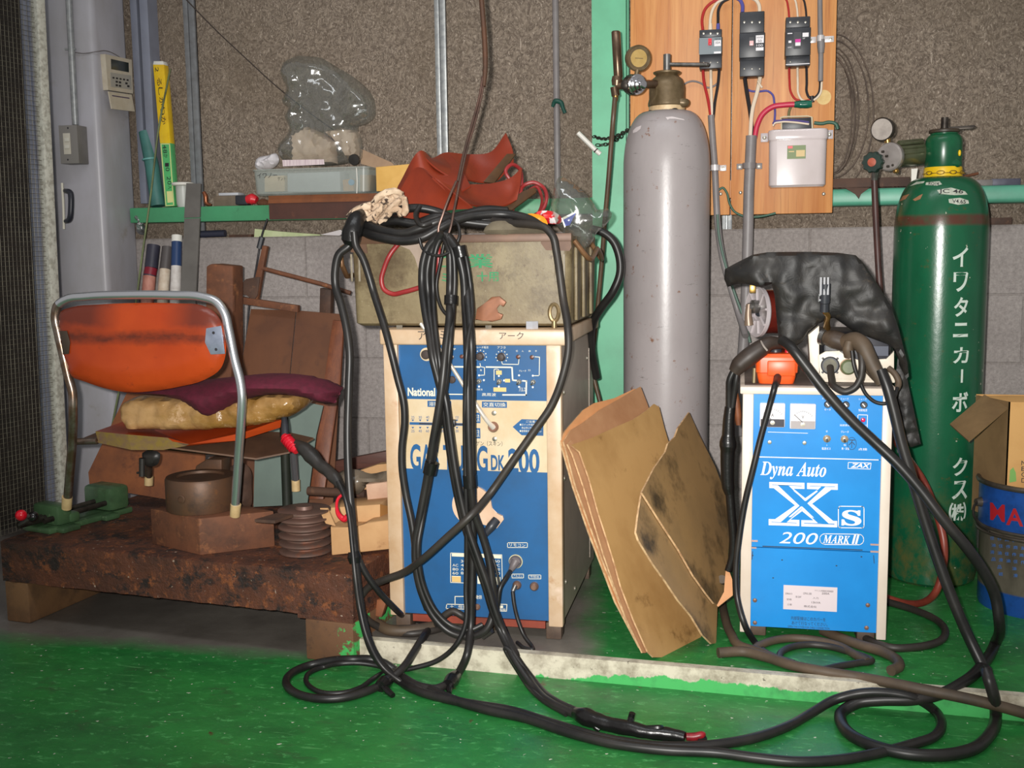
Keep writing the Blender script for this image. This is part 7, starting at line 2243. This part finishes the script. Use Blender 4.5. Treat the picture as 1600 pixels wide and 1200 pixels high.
def yplane(Yb, Yt, zt):
    d_ = V((0, Yt - Yb, zt - P))
    n_ = V((1, 0, 0)).cross(d_).normalized()
    return V((0, Yb, P)), n_
def plane3(a, b, c):
    n_ = (b - a).cross(c - a).normalized()
    return a, (n_ if n_.y < 0 else -n_)
def shifted(pl, dist_):
    return pl[0] - pl[1] * dist_, pl[1]
bp = plane3(G(1030, 1029, P), G(1094, 996, P), W(893, 695, -.992))
leaning([(893, 695), (925, 684), (960, 668), (990, 655), (1012, 640), (1022, 631), (1030, 636), (1038, 668), (1060, 740), (1080, 860), (1096, 994), (1085, 1007), (1056, 1027), (1021, 1027), (1012, 1018), (990, 968), (970, 915), (962, 885), (948, 840), (935, 800), (920, 745), (906, 706)], *bp, .004, fibre, 'large olive-brown fibre board at the front of the stack between the welders')
leaning([(887, 694), (893, 688), (906, 706), (925, 762), (948, 838), (962, 880), (990, 966), (1010, 1020), (1004, 1020), (978, 965), (960, 915), (944, 868), (930, 822), (912, 760), (895, 710)], *shifted(bp, .007), .004, fibre3, 'narrow pale split board edge just behind the olive-brown front board')
leaning([(881, 690), (892, 672), (912, 660), (938, 640), (970, 622), (997, 606), (1001, 604), (1012, 632), (1030, 690), (1050, 790), (1062, 900), (1060, 985), (1006, 1018), (978, 965), (940, 870), (900, 760)], *shifted(bp, .013), .005, fibre3, 'pinkish spotted board rising behind the olive-brown front board')
leaning([(876, 688), (884, 672), (912, 640), (928, 630), (960, 622), (992, 607), (1003, 640), (1020, 800), (1010, 985), (1000, 1012), (962, 940), (920, 830), (896, 760)], *shifted(bp, .020), .005, fibre4, 'rearmost orange-tan board of the stack, its top edge just showing')
dp = plane3(G(1116, 1007, P), W(1003, 770, -1.035), W(1077, 645, -.6))
leaning([(1077, 644), (1070, 654), (1060, 668), (1055, 682), (1044, 693), (1040, 706), (1022, 732), (1012, 752), (1003, 769), (1030, 812), (1060, 858), (1084, 900), (1104, 928), (1116, 943), (1126, 945), (1130, 925), (1137, 880), (1140, 835), (1133, 770), (1118, 730), (1098, 690), (1084, 660)], *shifted(dp, -.006), .0045, fibre2, 'pointed scuffed board standing on its corner, right of the stack')
leaning([(1010, 766), (1003, 770), (998, 800), (994, 832), (998, 844), (1020, 880), (1040, 908), (1060, 938), (1080, 962), (1098, 992), (1112, 1006), (1119, 1005), (1121, 950), (1136, 880), (1100, 800), (1050, 770)], *dp, .0045, fibre2, 'darker board reaching the floor in a point behind the pointed scuffed one')
leaning([(1120, 946), (1131, 925), (1135, 880), (1144, 905), (1145, 930), (1122, 948)], W(1130, 920, -.88), V((0, -.85, .5)).normalized(), .006, fibre4, 'small tan board corner beside the left edge of the blue welder')
# ================================================================ CABLES
rub = mat('cable_rubber', (27, 26, 26), (44, 41, 39), rough=.4, scale=9, spec=.42)
rub_d = mat('dusty_cable_rubber', (52, 46, 41), (36, 33, 31), rough=.5, scale=9)
rub_b = mat('brown_dusty_rubber', (88, 72, 56), (64, 54, 44), rough=.6, scale=9)
tape = mat('black_tape', (20, 19, 19), rough=.3, bump=.3, bscale=80)
def cpt(q, r, Y):
    if len(q) > 2 and isinstance(q[2], str):
        return G(q[0], q[1], r if q[2] == 'f' else P + r)
    return W(q[0], q[1], q[2] if len(q) > 2 else Y)
def cab(label, pts, r, m=None, Y=-1.07, name='welding_cable', n=10, parent=None, group='welding cables'):
    mb = MB().tube([cpt(q, r, Y) for q in pts], r, n, res=7)
    if parent is not None:
        return obj(name, mb, m or rub, parent)
    return obj(name, mb, m or rub, label=label, cat='cable', group=group)
# long hook of rusty rod that carries the hanging bundle
r = thing('hanging_hook', 'long rusty rod hook hanging from above, carrying the black cable bundle', 'hook', W(690, 375, -.985))
HYK = -.985
rod_m = mat('hook_rust', (100, 68, 50), (76, 58, 48), rough=.5, metal=.4, scale=12)
obj('rod', MB().tube(WS([(749, -40, -.8), (754, 20, -.83), (757.5, 70, -.85), (758, 112, -.87), (756, 135, -.88)], HYK), [.0062, .0062, .0062, .006, .0045], 12), rod_m, r)
obj('double_wire', MB().tube(WS([(757, 118, -.87), (752, 150, -.89), (741, 195, -.915), (729, 235, -.935), (719, 280, -.955), (709, 330, HYK), (702, 362, HYK - .01), (696, 375, HYK - .012), (689, 375, HYK - .012), (685, 362, HYK - .012), (692, 335, HYK - .01), (702, 308, HYK), (713, 283, -.97)], HYK), .0029, 8), mat('hook_wire', (104, 78, 68), (70, 56, 50), rough=.4, metal=.5, scale=16), r)
obj('double_wire', MB().tube(WS([(754, 120, -.875), (749, 150, -.895), (737, 195, -.92), (725, 238, -.94), (715, 283, -.962)], HYK), .0028, 8), mat('hook_wire', (0, 0, 0)), r)
TB = -1.0      # before the toolbox
WF = -1.072    # before the welder
# strands of the hanging bundle
tail = [(693, 620), (701, 675), (708, 725), (717, 775), (730, 828), (745, 872), (760, 915), (772, 955), (786, 990, -1.08), (803, 1025, -1.12), (835, 1070, 'f'), (868, 1099, 'f'), (900, 1114, 'f')]
for k, (a, lab) in enumerate((
    ([(690, 366, TB), (670, 384, TB), (661, 410, TB), (659, 440, TB), (663, 480, TB - .02), (670, 520, WF + .02), (676, 560, WF), (684, 592, WF)], 'torch cable at the far left of the bundle, ending in the taped floor torch'),
    ([(692, 364, TB - .01), (678, 384, TB), (668, 420, TB), (669, 460, TB), (674, 510, WF + .03), (681, 560, WF), (687, 592, WF)], 'second black cable of the bundle, beside the torch cable to the floor'),
    ([(694, 364, TB), (683, 384, TB - .01), (677, 420, TB - .01), (677, 460, TB - .01), (680, 510, WF + .02), (686, 560, WF - .008), (690, 592, WF - .008)], 'thin black hose third in the bundle, twisting down with the torch cable'))):
    off = (-4, 4, 8)[k]
    rr = (.0088, .0082, .0058)[k]
    t_ = [((q[0] + off * .55,) + q[1:]) if (len(q) < 3 or not isinstance(q[2], str)) else (q[0] + off * .5, q[1] + (2 if k == 0 else -2), q[2]) for q in tail]
    if k == 2:
        t_ = t_[:-3] + [(790, 1012, -1.11), (812, 1052, -1.125), (845, 1092, 'f'), (885, 1116, 'f')]
    t_ = [(q[0], q[1], WF - .008 * (k == 1)) if len(q) < 3 else q for q in t_]
    cab(lab, a + t_, rr)
cab('middle cable of the bundle, turning up in a loop below the left welder', [(694, 366, TB), (702, 390, TB - .01), (703.5, 420, TB - .01), (703, 460, TB - .01), (702, 500, WF + .02), (697, 540, WF), (692, 590, WF - .016), (686, 636, WF - .018), (676, 694, WF - .012), (666, 755, WF), (656, 808, WF), (649, 850, WF), (650, 885, WF), (660, 928, WF), (678, 964, WF), (704, 988, WF), (735, 994, WF), (760, 983, WF), (771, 955, WF + .01), (769, 914, WF + .012), (763, 870, WF + .015), (752, 832, WF + .01), (742, 805, WF), (737, 770, WF - .01), (733, 700, WF - .014), (731, 600, WF - .01), (730, 540, WF), (727, 480, TB - .02), (722, 420, TB - .02), (712, 388, TB - .02), (698, 368, TB - .01)], .0092)
cab('thinner cable paired with the middle one down to the loop below', [(698, 368, TB - .015), (708, 398, TB - .02), (710.5, 430, TB - .02), (708, 480, TB - .03), (704, 530, WF), (698, 590, WF - .004), (690, 640, WF - .006), (680, 700, WF - .004), (670, 760, WF + .004), (659.5, 815, WF), (653.5, 850, WF - .012), (655, 885, WF - .012), (665, 925, WF - .012), (683, 958, WF - .012), (706, 978, WF - .01), (735, 984, WF - .01), (754, 976, WF)], .0062)
cab('right strand of the bundle, coiling out on the green floor at left', [(700, 368, TB), (715, 390, TB - .01), (722.5, 412, TB - .012), (729, 450, TB - .012), (733, 490, WF + .03), (736, 530, WF), (737, 580, WF), (737, 650, WF), (738, 760, WF + .006), (738.5, 850, WF + .006), (737, 930, WF), (735, 985, WF - .01), (729, 1025, -1.13), (716, 1052, 'f'), (700, 1068, 'f'), (680, 1076, 'f'), (655, 1072, 'f'), (635, 1062, 'f'), (616, 1046, -1.10), (598, 1035, -1.10), (578, 1030, -1.105), (550, 1030, -1.125), (518, 1032, -1.125), (482, 1040, 'f'), (457, 1051, 'f'), (447, 1064, 'f'), (453, 1077, 'f'), (476, 1088, 'f'), (508, 1092, 'f'), (542, 1089, 'f'), (576, 1079, 'f'), (602, 1066, 'f'), (627, 1046, -1.16), (646, 1020, -1.095), (658, 1001, 'p'), (672, 982, 'p'), (690, 968, 'p'), (706, 958, 'p')], .0092)
cab('thinner black cable beside the right strand, curling inside the floor coil at left', [(724, 384, TB - .01), (731, 418, TB - .015), (736, 455, TB - .015), (737.5, 490, WF + .03), (730, 540, WF - .02), (727, 620, WF - .016), (727, 720, WF - .01), (729, 820, WF - .006), (728, 920, WF - .006), (726, 980, WF - .02), (715, 1004, -1.1), (687, 1030, -1.1), (640, 1045, -1.11), (602, 1051, -1.12), (581, 1062, 'f'), (562, 1075, 'f'), (540, 1082, 'f'), (507, 1083, 'f'), (487, 1075, 'f'), (478, 1063, 'f'), (484, 1051, 'f'), (506, 1042, 'f'), (530, 1037, -1.14), (562, 1036, -1.125), (596, 1042, -1.12), (625, 1058, 'f')], .0058)
cab('thin black lead of the bundle that crosses before the red cable on the toolbox', [(655, 372, TB), (660, 388, TB), (672, 397, TB - .012), (690, 399, TB - .02), (702, 394, TB - .02)], .0034)
cab('thin black cord drooping beside the spanner on the toolbox front', [(694, 380, TB + .01), (688, 410, TB + .01), (682, 450, TB + .01), (690, 482, TB), (706, 500, TB - .01)], .004)
# crossing cables from the coil on the toolbox
LFT = -1.05
cab('black cable crossing the left front edge of the left welder from the toolbox coil', [(553, 362, TB), (556, 384, TB), (566, 402, TB), (576, 430, TB), (584, 458, TB), (592, 483, TB - .02), (601, 512, WF + .03), (610, 545, WF + .02), (621, 590, WF + .02), (631, 632, WF + .02), (632, 662, WF + .02), (628, 700, WF + .02), (628, 728, WF + .02), (634, 772, WF + .02), (643, 815, WF + .015), (648, 850, WF + .012), (649, 880, WF + .015), (655, 915, WF + .018), (668, 952, WF + .02)], .0085)
cab('black cable sweeping across the left welder front from upper right to lower left', [(770, 345, -.9), (800, 349, -.93), (830, 351, -.955), (852, 356, -.97), (864, 370, -.975), (869, 392, -.975), (874, 425, -.98), (880, 470, -.985), (887, 512, -1.02), (888, 545, -1.03), (880, 585, -1.035), (862, 633, -1.035), (834, 674, -1.04), (796, 728, -1.05), (765, 772, -1.06), (735, 806, -1.115), (700, 838, -1.115), (660, 874, -1.105), (628, 896, -1.07), (598, 907, -1.06), (572, 921, -1.05), (561, 940, -1.05), (572, 966, -1.03), (600, 983, 'p'), (640, 990, 'p'), (680, 984, 'p'), (720, 968, 'p')], .0088, rub_d)
cab('cable hanging left of the old welder, then running right across the green floor', [(551, 368, -.97), (546, 383, -.975), (530, 397, -.98), (524, 420, -.98), (524, 445, -.98), (533, 476, -.99), (541, 510, -1.0), (546, 550, -1.01), (545, 600, -1.02), (543, 680, -1.04), (545, 750, -1.06), (550, 810, -1.08), (555, 870, -1.1), (561, 930, -1.12), (570, 980, -1.14), (585, 1022, -1.17), (612, 1055, 'f'), (655, 1080, 'f'), (720, 1097, 'f'), (800, 1111, 'f'), (868, 1132, 'f'), (940, 1153, 'f'), (1030, 1166, 'f'), (1100, 1165, 'f'), (1170, 1155, 'f'), (1228, 1136, 'f'), (1268, 1114, 'f'), (1305, 1093, -1.168), (1345, 1083, -1.168), (1390, 1083, -1.168), (1432, 1092, -1.168), (1460, 1110, 'f'), (1471, 1132, 'f'), (1458, 1152, 'f'), (1425, 1163, 'f'), (1375, 1176, 'f'), (1312, 1187, 'f'), (1240, 1190, 'f'), (1180, 1184, 'f'), (1120, 1176, 'f'), (1040, 1172, 'f'), (960, 1162, 'f'), (890, 1145, 'f'), (820, 1122, 'f'), (760, 1109, 'f'), (700, 1090, 'f'), (672, 1076, 'f')], .0098)
cab('cable from the red-collet torch, passing the corner of the old welder', [(531, 757, -1.06), (542, 780, -1.075), (549, 815, -1.09), (556, 860, -1.095), (568, 890, -1.09), (590, 922, -1.075), (614, 948, -1.045), (645, 966, 'p'), (680, 975, 'p'), (705, 970, 'p'), (722, 960, 'p')], .0075)
cab('thin glossy lead twisted with the torch cable at the welder corner', [(528, 752, -1.075), (538, 775, -1.09), (545, 805, -1.1), (550, 850, -1.12), (555, 900, -1.14), (562, 950, -1.15), (575, 1000, -1.17), (598, 1042, -1.19), (628, 1066, 'f'), (680, 1086, 'f')], .0055)
for q0, q1, rr in (((553, 862, -1.1), (555, 880, -1.105), .0165), ((700, 1071, -1.235), (712, 1056, -1.215), .0165), ((594, 1073, -1.26), (606, 1063, -1.24), .0165)):
    a_, b_ = W(*q0), W(*q1)
    if q0[1] > 1000:
        a_, b_ = G(q0[0], q0[1], .0125), G(q1[0], q1[1], .0125)
    lab = {862: 'black tape binding the cables at the left welder corner', 1071: 'black tape binding the cable at the foot of the hanging bundle', 1073: 'black tape binding the floor coil at left'}[q0[1]]
    obj('tape_binding', MB().tube([a_, a_.lerp(b_, .5) + V((0, 0, .001)), b_], [rr * .8, rr, rr * .8], 14), tape, label=lab, cat='tape')
obj('tape_tail', MB().tube([G(598, 1072, .012), G(606, 1080, .008), G(614, 1087, .005)], [.006, .0075, .006], 8), tape, label='loose tape tail of the floor coil binding at left', cat='tape')
obj('tape_tail', MB().tube([G(703, 1066, .012), G(702, 1076, .008), G(702, 1083, .004)], [.006, .007, .005], 8), tape, label='loose tape tail below the foot of the hanging bundle', cat='tape')
for q0, q1, lab in (((705, 462, TB - .02), (704.5, 476, TB - .024), 'black tape round the middle cables before the toolbox'), ((675, 722, WF - .012), (671, 740, WF - .01), 'black tape round the left middle cables before the big lettering'), ((733.5, 742, WF - .006), (735, 762, WF - .006), 'black tape round the right cables above the pinkish dial'), ((717, 385, TB - .02), (721, 402, TB - .02), 'black tape at the top of the right cables under the hook')):
    a_, b_ = W(*q0), W(*q1)
    obj('tape_binding', MB().tube([a_, b_], .0155, 14, smooth=False), tape, label=lab, cat='tape')
# leads plugged into the left welder
cab('grey plug lead running from the round socket of the left welder into the cable bundle', [(797, 893, -1.0), (790, 904, -1.03), (782, 917, -1.045), (778, 940, -1.05), (774, 965, -1.045)], .0055, name='plug_lead', group='leads of the left welder')
for k, q in enumerate(((757, 838, 766, 862, 776, 893, 780, 922), (754, 840, 762, 866, 771, 897, 776, 925))):
    cab(('outer thin black wire of the pair curving down beside the rating table', 'inner thin black wire of the pair curving down beside the rating table')[k], [(q[0], q[1], -1.03), (q[2], q[3], -1.035), (q[4], q[5], -1.04), (q[6], q[7], -1.045), (776, 950, -1.045)], .0028, name='thin_wire', group='leads of the left welder')
cab('thin gas tube hanging from the left brass inlet down to the white kerb', [(801, 924, -1.0), (803, 942, -1.005), (809, 968, -1.01), (820, 995, -1.02), (831, 1010, 'p'), (832, 1015, 'p'), (824, 1014, 'p'), (808, 1004, 'p')], .0046, name='gas_tube', group='leads of the left welder')
# thick dusty cables lying under the left welder
cab('thick dusty cable lying in front of the left welder feet', [(572, 960, 'p'), (588, 974, 'p'), (612, 985, 'p'), (650, 984, 'p'), (690, 976, 'p'), (720, 968, 'p'), (750, 972, 'p'), (775, 976, 'p')], .0135, rub_b)
cab('dusty cable arching under the front edge of the left welder', [(680, 980, 'p'), (692, 964, -1.0), (708, 955, -1.0), (722, 962, -1.0), (738, 974, 'p'), (758, 970, 'p'), (768, 962, 'p')], .0088, rub_d)
obj('cable_lug', MB().tube([W(752, 992, -1.06), W(766, 982, -1.06)], .013, 6, smooth=False), black_rub, label='black cable lug at the foot of the left welder bundle', cat='cable lug')
obj('steel_angle', MB().prism([W(588, 937, -.97), W(605, 936, -.97), W(596, 965, -.98), (W(583, 962, -.98))], (0, .03, 0), .002), ruster, label='short rusty steel angle standing between the slab and the left welder', cat='steel angle')
# coil on top of the toolbox
TC = -.905
cab('black cable loop lying along the toolbox front edge, sagging at its left', [(552, 352, TC), (572, 364, TC - .03), (600, 372, TC - .055), (632, 376, TC - .06), (660, 371, TC - .06), (684, 358, TC - .05), (712, 344, TC - .03), (750, 336, TC), (790, 335, TC + .02), (824, 342, TC + .01), (846, 355, TC - .02)], .0112)
cab('second black cable loop on the toolbox, just above the front one', [(558, 346, TC), (580, 354, TC - .03), (606, 362, TC - .045), (634, 364, TC - .05), (656, 357, TC - .05), (684, 346, TC - .04), (720, 337, TC), (760, 328, TC + .03), (792, 330, TC + .05)], .0108)
cab('black cable passing behind the cotton glove over the toolbox', [(556, 342, TC + .02), (590, 348, TC), (620, 345, TC - .02), (650, 349, TC - .02), (684, 339, TC - .02), (716, 345, TC - .01), (752, 350, TC), (790, 352, TC + .01), (820, 352, TC)], .0105)
cab('black cable running from under the glove to the right over the toolbox', [(604, 334, TC - .01), (628, 327, TC - .01), (655, 325, TC - .01), (684, 331, TC), (706, 340, TC), (750, 343, TC + .01), (795, 346, TC + .02), (812, 338, TC + .03)], .0098)
cab('short black lead tied round the coil near the hook', [(656, 322, TC - .02), (650, 333, TC - .035), (652, 345, TC - .055), (660, 352, TC - .07), (674, 348, TC - .06)], .006)
cab('thin black wire dropping from the coil beside the hook', [(704, 340, TC - .06), (716, 352, TC - .08), (718, 368, TC - .09), (712, 384, TC - .095)], .0036)
mb = MB().tube(WS([(566, 334, -.93), (557, 345, -.955), (551, 362, -.968), (548, 378, -.97), (546, 386, -.972)], -.95), [.012, .021, .024, .022, .012], 16)
obj('tape_binding', mb.noise(.002, 40), tape, label='thick black taped bunch at the left corner of the toolbox coil', cat='tape')
cab('thick black cable bowing out at the right end of the toolbox, before the green pillar', [(925, 358, -.6), (940, 362, -.6), (956, 374, -.6), (967, 398, -.6), (969, 425, -.6), (958, 455, -.6), (940, 480, -.58), (928, 500, -.55), (924, 540, -.5), (932, 590, -.45)], .0105)
# tig torch lying by the pulley
r = thing('welding_torch', 'black TIG torch with a red collet, propped above the grooved pulley', 'torch', W(450, 690, -.98))
obj('back_cap', MB().tube([W(442.5, 642, -.93), W(445, 662, -.945), W(446, 688, -.96)], [.0055, .0085, .0105], 14), black_pl, r)
mb = MB().tube([W(444, 682, -.975), W(452, 690, -.985), W(460, 700, -.995), W(464, 705, -1.0)], [.009, .0135, .0125, .009], 16)
for k in range(5):
    a_ = W(446.5 + 3 * k, 684.5 + 3.6 * k, -.98 - .004 * k)
    mb.tube([a_, a_ + V((.0012, -.0004, -.0012))], .0148, 16, smooth=False)
obj('collet', mb, mat('collet_red', (196, 26, 44), rough=.3), r, label='red ribbed collet')
mb = MB().tube([W(462, 693, -.99), W(474, 700, -1.0), W(486, 712, -1.01), W(497, 724, -1.02), (W(512, 736, -1.035)), W(522, 746, -1.05), W(532, 760, -1.065)], [.009, .0165, .0185, .015, .0135, .0145, .009], 14)
obj('handle', mb.noise(.0012, 50), black_rub, r)
obj('red_clip', MB().tube(WS([(536, 772, -1.075), (529, 778, -1.08), (526, 792, -1.085), (530, 805, -1.085), (538, 811, -1.085), (543, 806, -1.085)], -1.08), [.0035, .0035, .0035, .006, .0075, .006], 8), mat('collet_red', (0, 0, 0)), r, label='red hanging clip')
# taped torch end lying on the floor in the middle
r = thing('welding_torch', 'taped torch with a red tip lying on the green floor in front of the kerb', 'torch', G(1000, 1140, 0))
mb = MB().tube([G(900, 1114, .014), G(915, 1120, .018), G(935, 1127, .017), G(958, 1133, .016), G(985, 1138, .017), (G(1010, 1144, .015)), G(1040, 1147, .013), G(1070, 1152, .012)], [.012, .0185, .016, .0145, .0155, .0125, .0135, .011], 14)
obj('grip', mb.noise(.0016, 60, 3), tape, r)
obj('lever', MB().tube([G(984, 1132, .025), W(986, 1122, G(984, 1132, .02).y), W(988, 1114, G(984, 1132, .02).y)], [.008, .0065, .0062], 10), tape, r)
obj('tape_flap', MB().tube([G(930, 1130, .012), G(932, 1136, .008), G(937, 1141, .004)], [.009, .008, .004], 8), tape, r)
obj('tape_flap', MB().tube([G(1008, 1138, .022), G(1034, 1137, .026), G(1036, 1138, .022)], [.006, .005, .003], 8), tape, r)
obj('red_tip', MB().tube([G(1072, 1151, .012), G(1085, 1151, .012), G(1097, 1148, .016), G(1100, 1147, .016)], [.0075, .0082, .007, .005], 12), mat('tip_red', (150, 26, 36), (90, 20, 26), rough=.4, scale=60), r, label='dull red tip')
obj('tip_rod', MB().tube([G(1090, 1156, .008), G(1103, 1154, .008)], .005, 8, smooth=False), tape, r)
# ------------------------------------------------ around the right welder
cab('thick cable crossing the blue welder front, looping on the floor and back up', [(1222, 532, -.9), (1238, 545, -.93), (1256, 568, -.94), (1290, 612, -.95), (1330, 656, -.955), (1366, 690, -.96), (1402, 724, -.97), (1438, 765, -.98), (1474, 812, -.99), (1510, 855, -.99), (1538, 895, -.98), (1555, 932, -.97), (1561, 968, -.97), (1555, 1005, 'p'), (1536, 1038, 'p'), (1505, 1066, 'p'), (1468, 1085, -1.15), (1425, 1093, -1.168), (1375, 1094, -1.168), (1340, 1098, -1.168), (1318, 1110, 'f'), (1314, 1128, 'f'), (1332, 1150, 'f'), (1370, 1167, 'f'), (1420, 1178, 'f'), (1470, 1180, 'f'), (1518, 1171, 'f'), (1546, 1148, 'f'), (1556, 1116, 'f'), (1552, 1085, -1.178), (1545, 1062, -1.175), (1536, 1042, 'p'), (1518, 1005, -.99), (1496, 955, -.98), (1472, 893, -.97), (1448, 822, -.96), (1426, 750, -.955), (1408, 690, -.95), (1396, 640, -.945), (1386, 604, -.94), (1376, 578, -.93)], .0118, rub)
r = thing('torch_connector', 'dusty rubber torch connector bending down from the wire feeder', 'connector', W(1360, 560, -.88))
obj('boot', MB().tube(WS([(1322, 535, -.87), (1336, 532, -.89), (1346, 538, -.905), (1356, 556, -.915), (1366, 576, -.92), (1374, 590, -.925), (1378, 600, -.928)], -.88), [.018, .019, .0185, .0175, .016, .0145, .0125], 16), rub_b, r)
obj('side_boot', MB().tube(WS([(1327, 533, -.9), (1325, 545, -.9), (1327, 556, -.895)], -.88), [.009, .012, .012], 12), rub_b, r)
cab('short grey-black cord looping out of the feeder socket over the welder top edge', [(1297, 573, -.84), (1299, 590, -.87), (1306, 606, -.915), (1320, 612, -.925), (1335, 606, -.925), (1344, 592, -.925), (1347, 572, -.925), (1345, 550, -.915)], .0078, rub_d, name='control_cable', group='cords of the wire feeder')
cab('thin black cord looping down over the top right of the blue welder', [(1331, 548, -.92), (1334, 570, -.925), (1344, 598, -.925), (1354, 617, -.925), (1370, 629, -.925), (1385, 630, -.925), (1396, 622, -.92), (1402, 606, -.9)], .0042, rub, name='control_cable', group='cords of the wire feeder')
cab('dusty cord curving behind the torch connector at the feeder right end', [(1350, 572, -.86), (1366, 590, -.87), (1382, 604, -.88), (1398, 610, -.88), (1404, 600, -.87), (1398, 584, -.86), (1388, 575, -.85)], .0068, rub_b, name='control_cable', group='cords of the wire feeder')
cab('black cord from the orange remote control down the left edge of the blue welder', [(1214, 592, -.886), (1210, 606, -.925), (1204, 628, -.925), (1190, 678, -.925), (1176, 735, -.93), (1164, 785, -.93), (1155, 840, -.935), (1150, 890, -.94), (1152, 935, -.95), (1163, 975, -.97), (1180, 1004, 'p'), (1205, 1024, 'p'), (1240, 1036, 'p')], .0072, rub, name='control_cable', group='cords of the wire feeder')
# rubber hose and torch hung at the left of the right welder
r = thing('welding_torch', 'long black torch hanging down beside the left edge of the blue welder', 'torch', W(1138, 700, -.86))
obj('sleeve', MB().tube(WS([(1234, 536, -.84), (1215, 536, -.85), (1200, 537, -.86), (1188, 545, -.865), (1170, 558, -.87), (1155, 571, -.87), (1147, 582, -.87)], -.86), [.014, .0135, .017, .0205, .0215, .02, .014], 16), mat('sleeve_rubber', (44, 36, 32), (60, 48, 40), rough=.5, scale=14), r)
obj('sleeve_tie', MB().tube(WS([(1189, 533, -.873), (1194, 542, -.888), (1199, 548, -.888)], -.88), .0022, 6), mat('tie_grey', (150, 140, 132), rough=.5), r)
for k in (-1, 1):
    obj('lead', MB().tube(WS([(1150 + 3 * k, 578, -.87), (1145 + 5 * k, 594, -.87), (1143 + 4 * k, 615, -.865), (1141 + 2 * k, 645, -.86)], -.86), .0075, 10), rub, r)
obj('torch_body', MB().tube(WS([(1141, 636, -.86), (1139, 655, -.86), (1138, 680, -.86), (1137.5, 690, -.86), (1137.5, 697, -.86), (1137, 705, -.86), (1136.5, 730, -.86), (1138, 762, -.86), (1140, 772, -.86)], -.86), [.0125, .0135, .0145, .019, .0195, .0165, .0155, .0145, .011], 16), tape, r)
obj('swan_neck', MB().tube(WS([(1140, 768, -.86), (1143, 805, -.86), (1146, 845, -.86), (1144, 872, -.86), (1138, 892, -.86)], -.86), [.0105, .0105, .010, .0095, .009], 12), tape, r)
obj('leather_tag', MB().tube(WS([(1149, 615, -.85), (1151, 632, -.85), (1153, 650, -.85), (1154, 664, -.85)], -.85), [.007, .0092, .0088, .006], 10), mat('tag_brown', (124, 70, 38), (96, 54, 32), rough=.6, scale=20), r, label='brown leather tag')
# cables lying on the platform
cab('thick brown dusty cable along the kerb below the blue welder', [(1122, 1020, 'p'), (1135, 1019, 'p'), (1160, 1018, 'p'), (1195, 1026, 'p'), (1240, 1040, 'p'), (1290, 1050, 'p'), (1335, 1057, -1.1), (1385, 1066, -1.13), (1440, 1077, -1.16), (1500, 1089, -1.168), (1560, 1103, -1.168), (1640, 1126, 'f')], .0115, rub_b)
cab('brown dusty cable rising behind the torch at the left foot of the blue welder', [(1128, 905, -.8), (1128, 935, 'p'), (1132, 962, 'p'), (1142, 990, 'p'), (1158, 1010, 'p'), (1185, 1018, 'p'), (1212, 1030, 'p')], .0105, rub_b)
cab('dark cable arching on the platform in front of the blue welder', [(1172, 1018, 'p'), (1188, 1008, 'p'), (1212, 1000, 'p'), (1240, 997, 'p'), (1275, 1000, 'p'), (1310, 1009, 'p'), (1338, 1024, 'p'), (1356, 1034, 'p')], .0092, rub_b)
cab('thinner dark cable arching inside the first one on the platform', [(1216, 1032, 'p'), (1222, 1018, 'p'), (1240, 1010, 'p'), (1266, 1007, 'p'), (1295, 1010, 'p'), (1325, 1018, 'p'), (1350, 1026, 'p'), (1362, 1032, 'p'), (1340, 1036, 'p'), (1310, 1041, 'p'), (1280, 1048, 'p')], .0075, rub_d)
cab('thick tan-brown cable coming out from under the right foot of the blue welder', [(1285, 985, 'p'), (1312, 996, 'p'), (1345, 1008, 'p'), (1378, 1018, 'p'), (1400, 1030, 'p'), (1404, 1042, 'p'), (1392, 1048, 'p')], .0115, rub_b)
cab('brown cable swinging in a wide loop on the platform right of the blue welder', [(1370, 936, 'p'), (1392, 942, 'p'), (1428, 953, 'p'), (1462, 968, 'p'), (1477, 986, 'p'), (1466, 1003, 'p'), (1432, 1011, 'p'), (1394, 1012, 'p'), (1362, 1002, 'p'), (1340, 988, 'p')], .0088, rub_d)
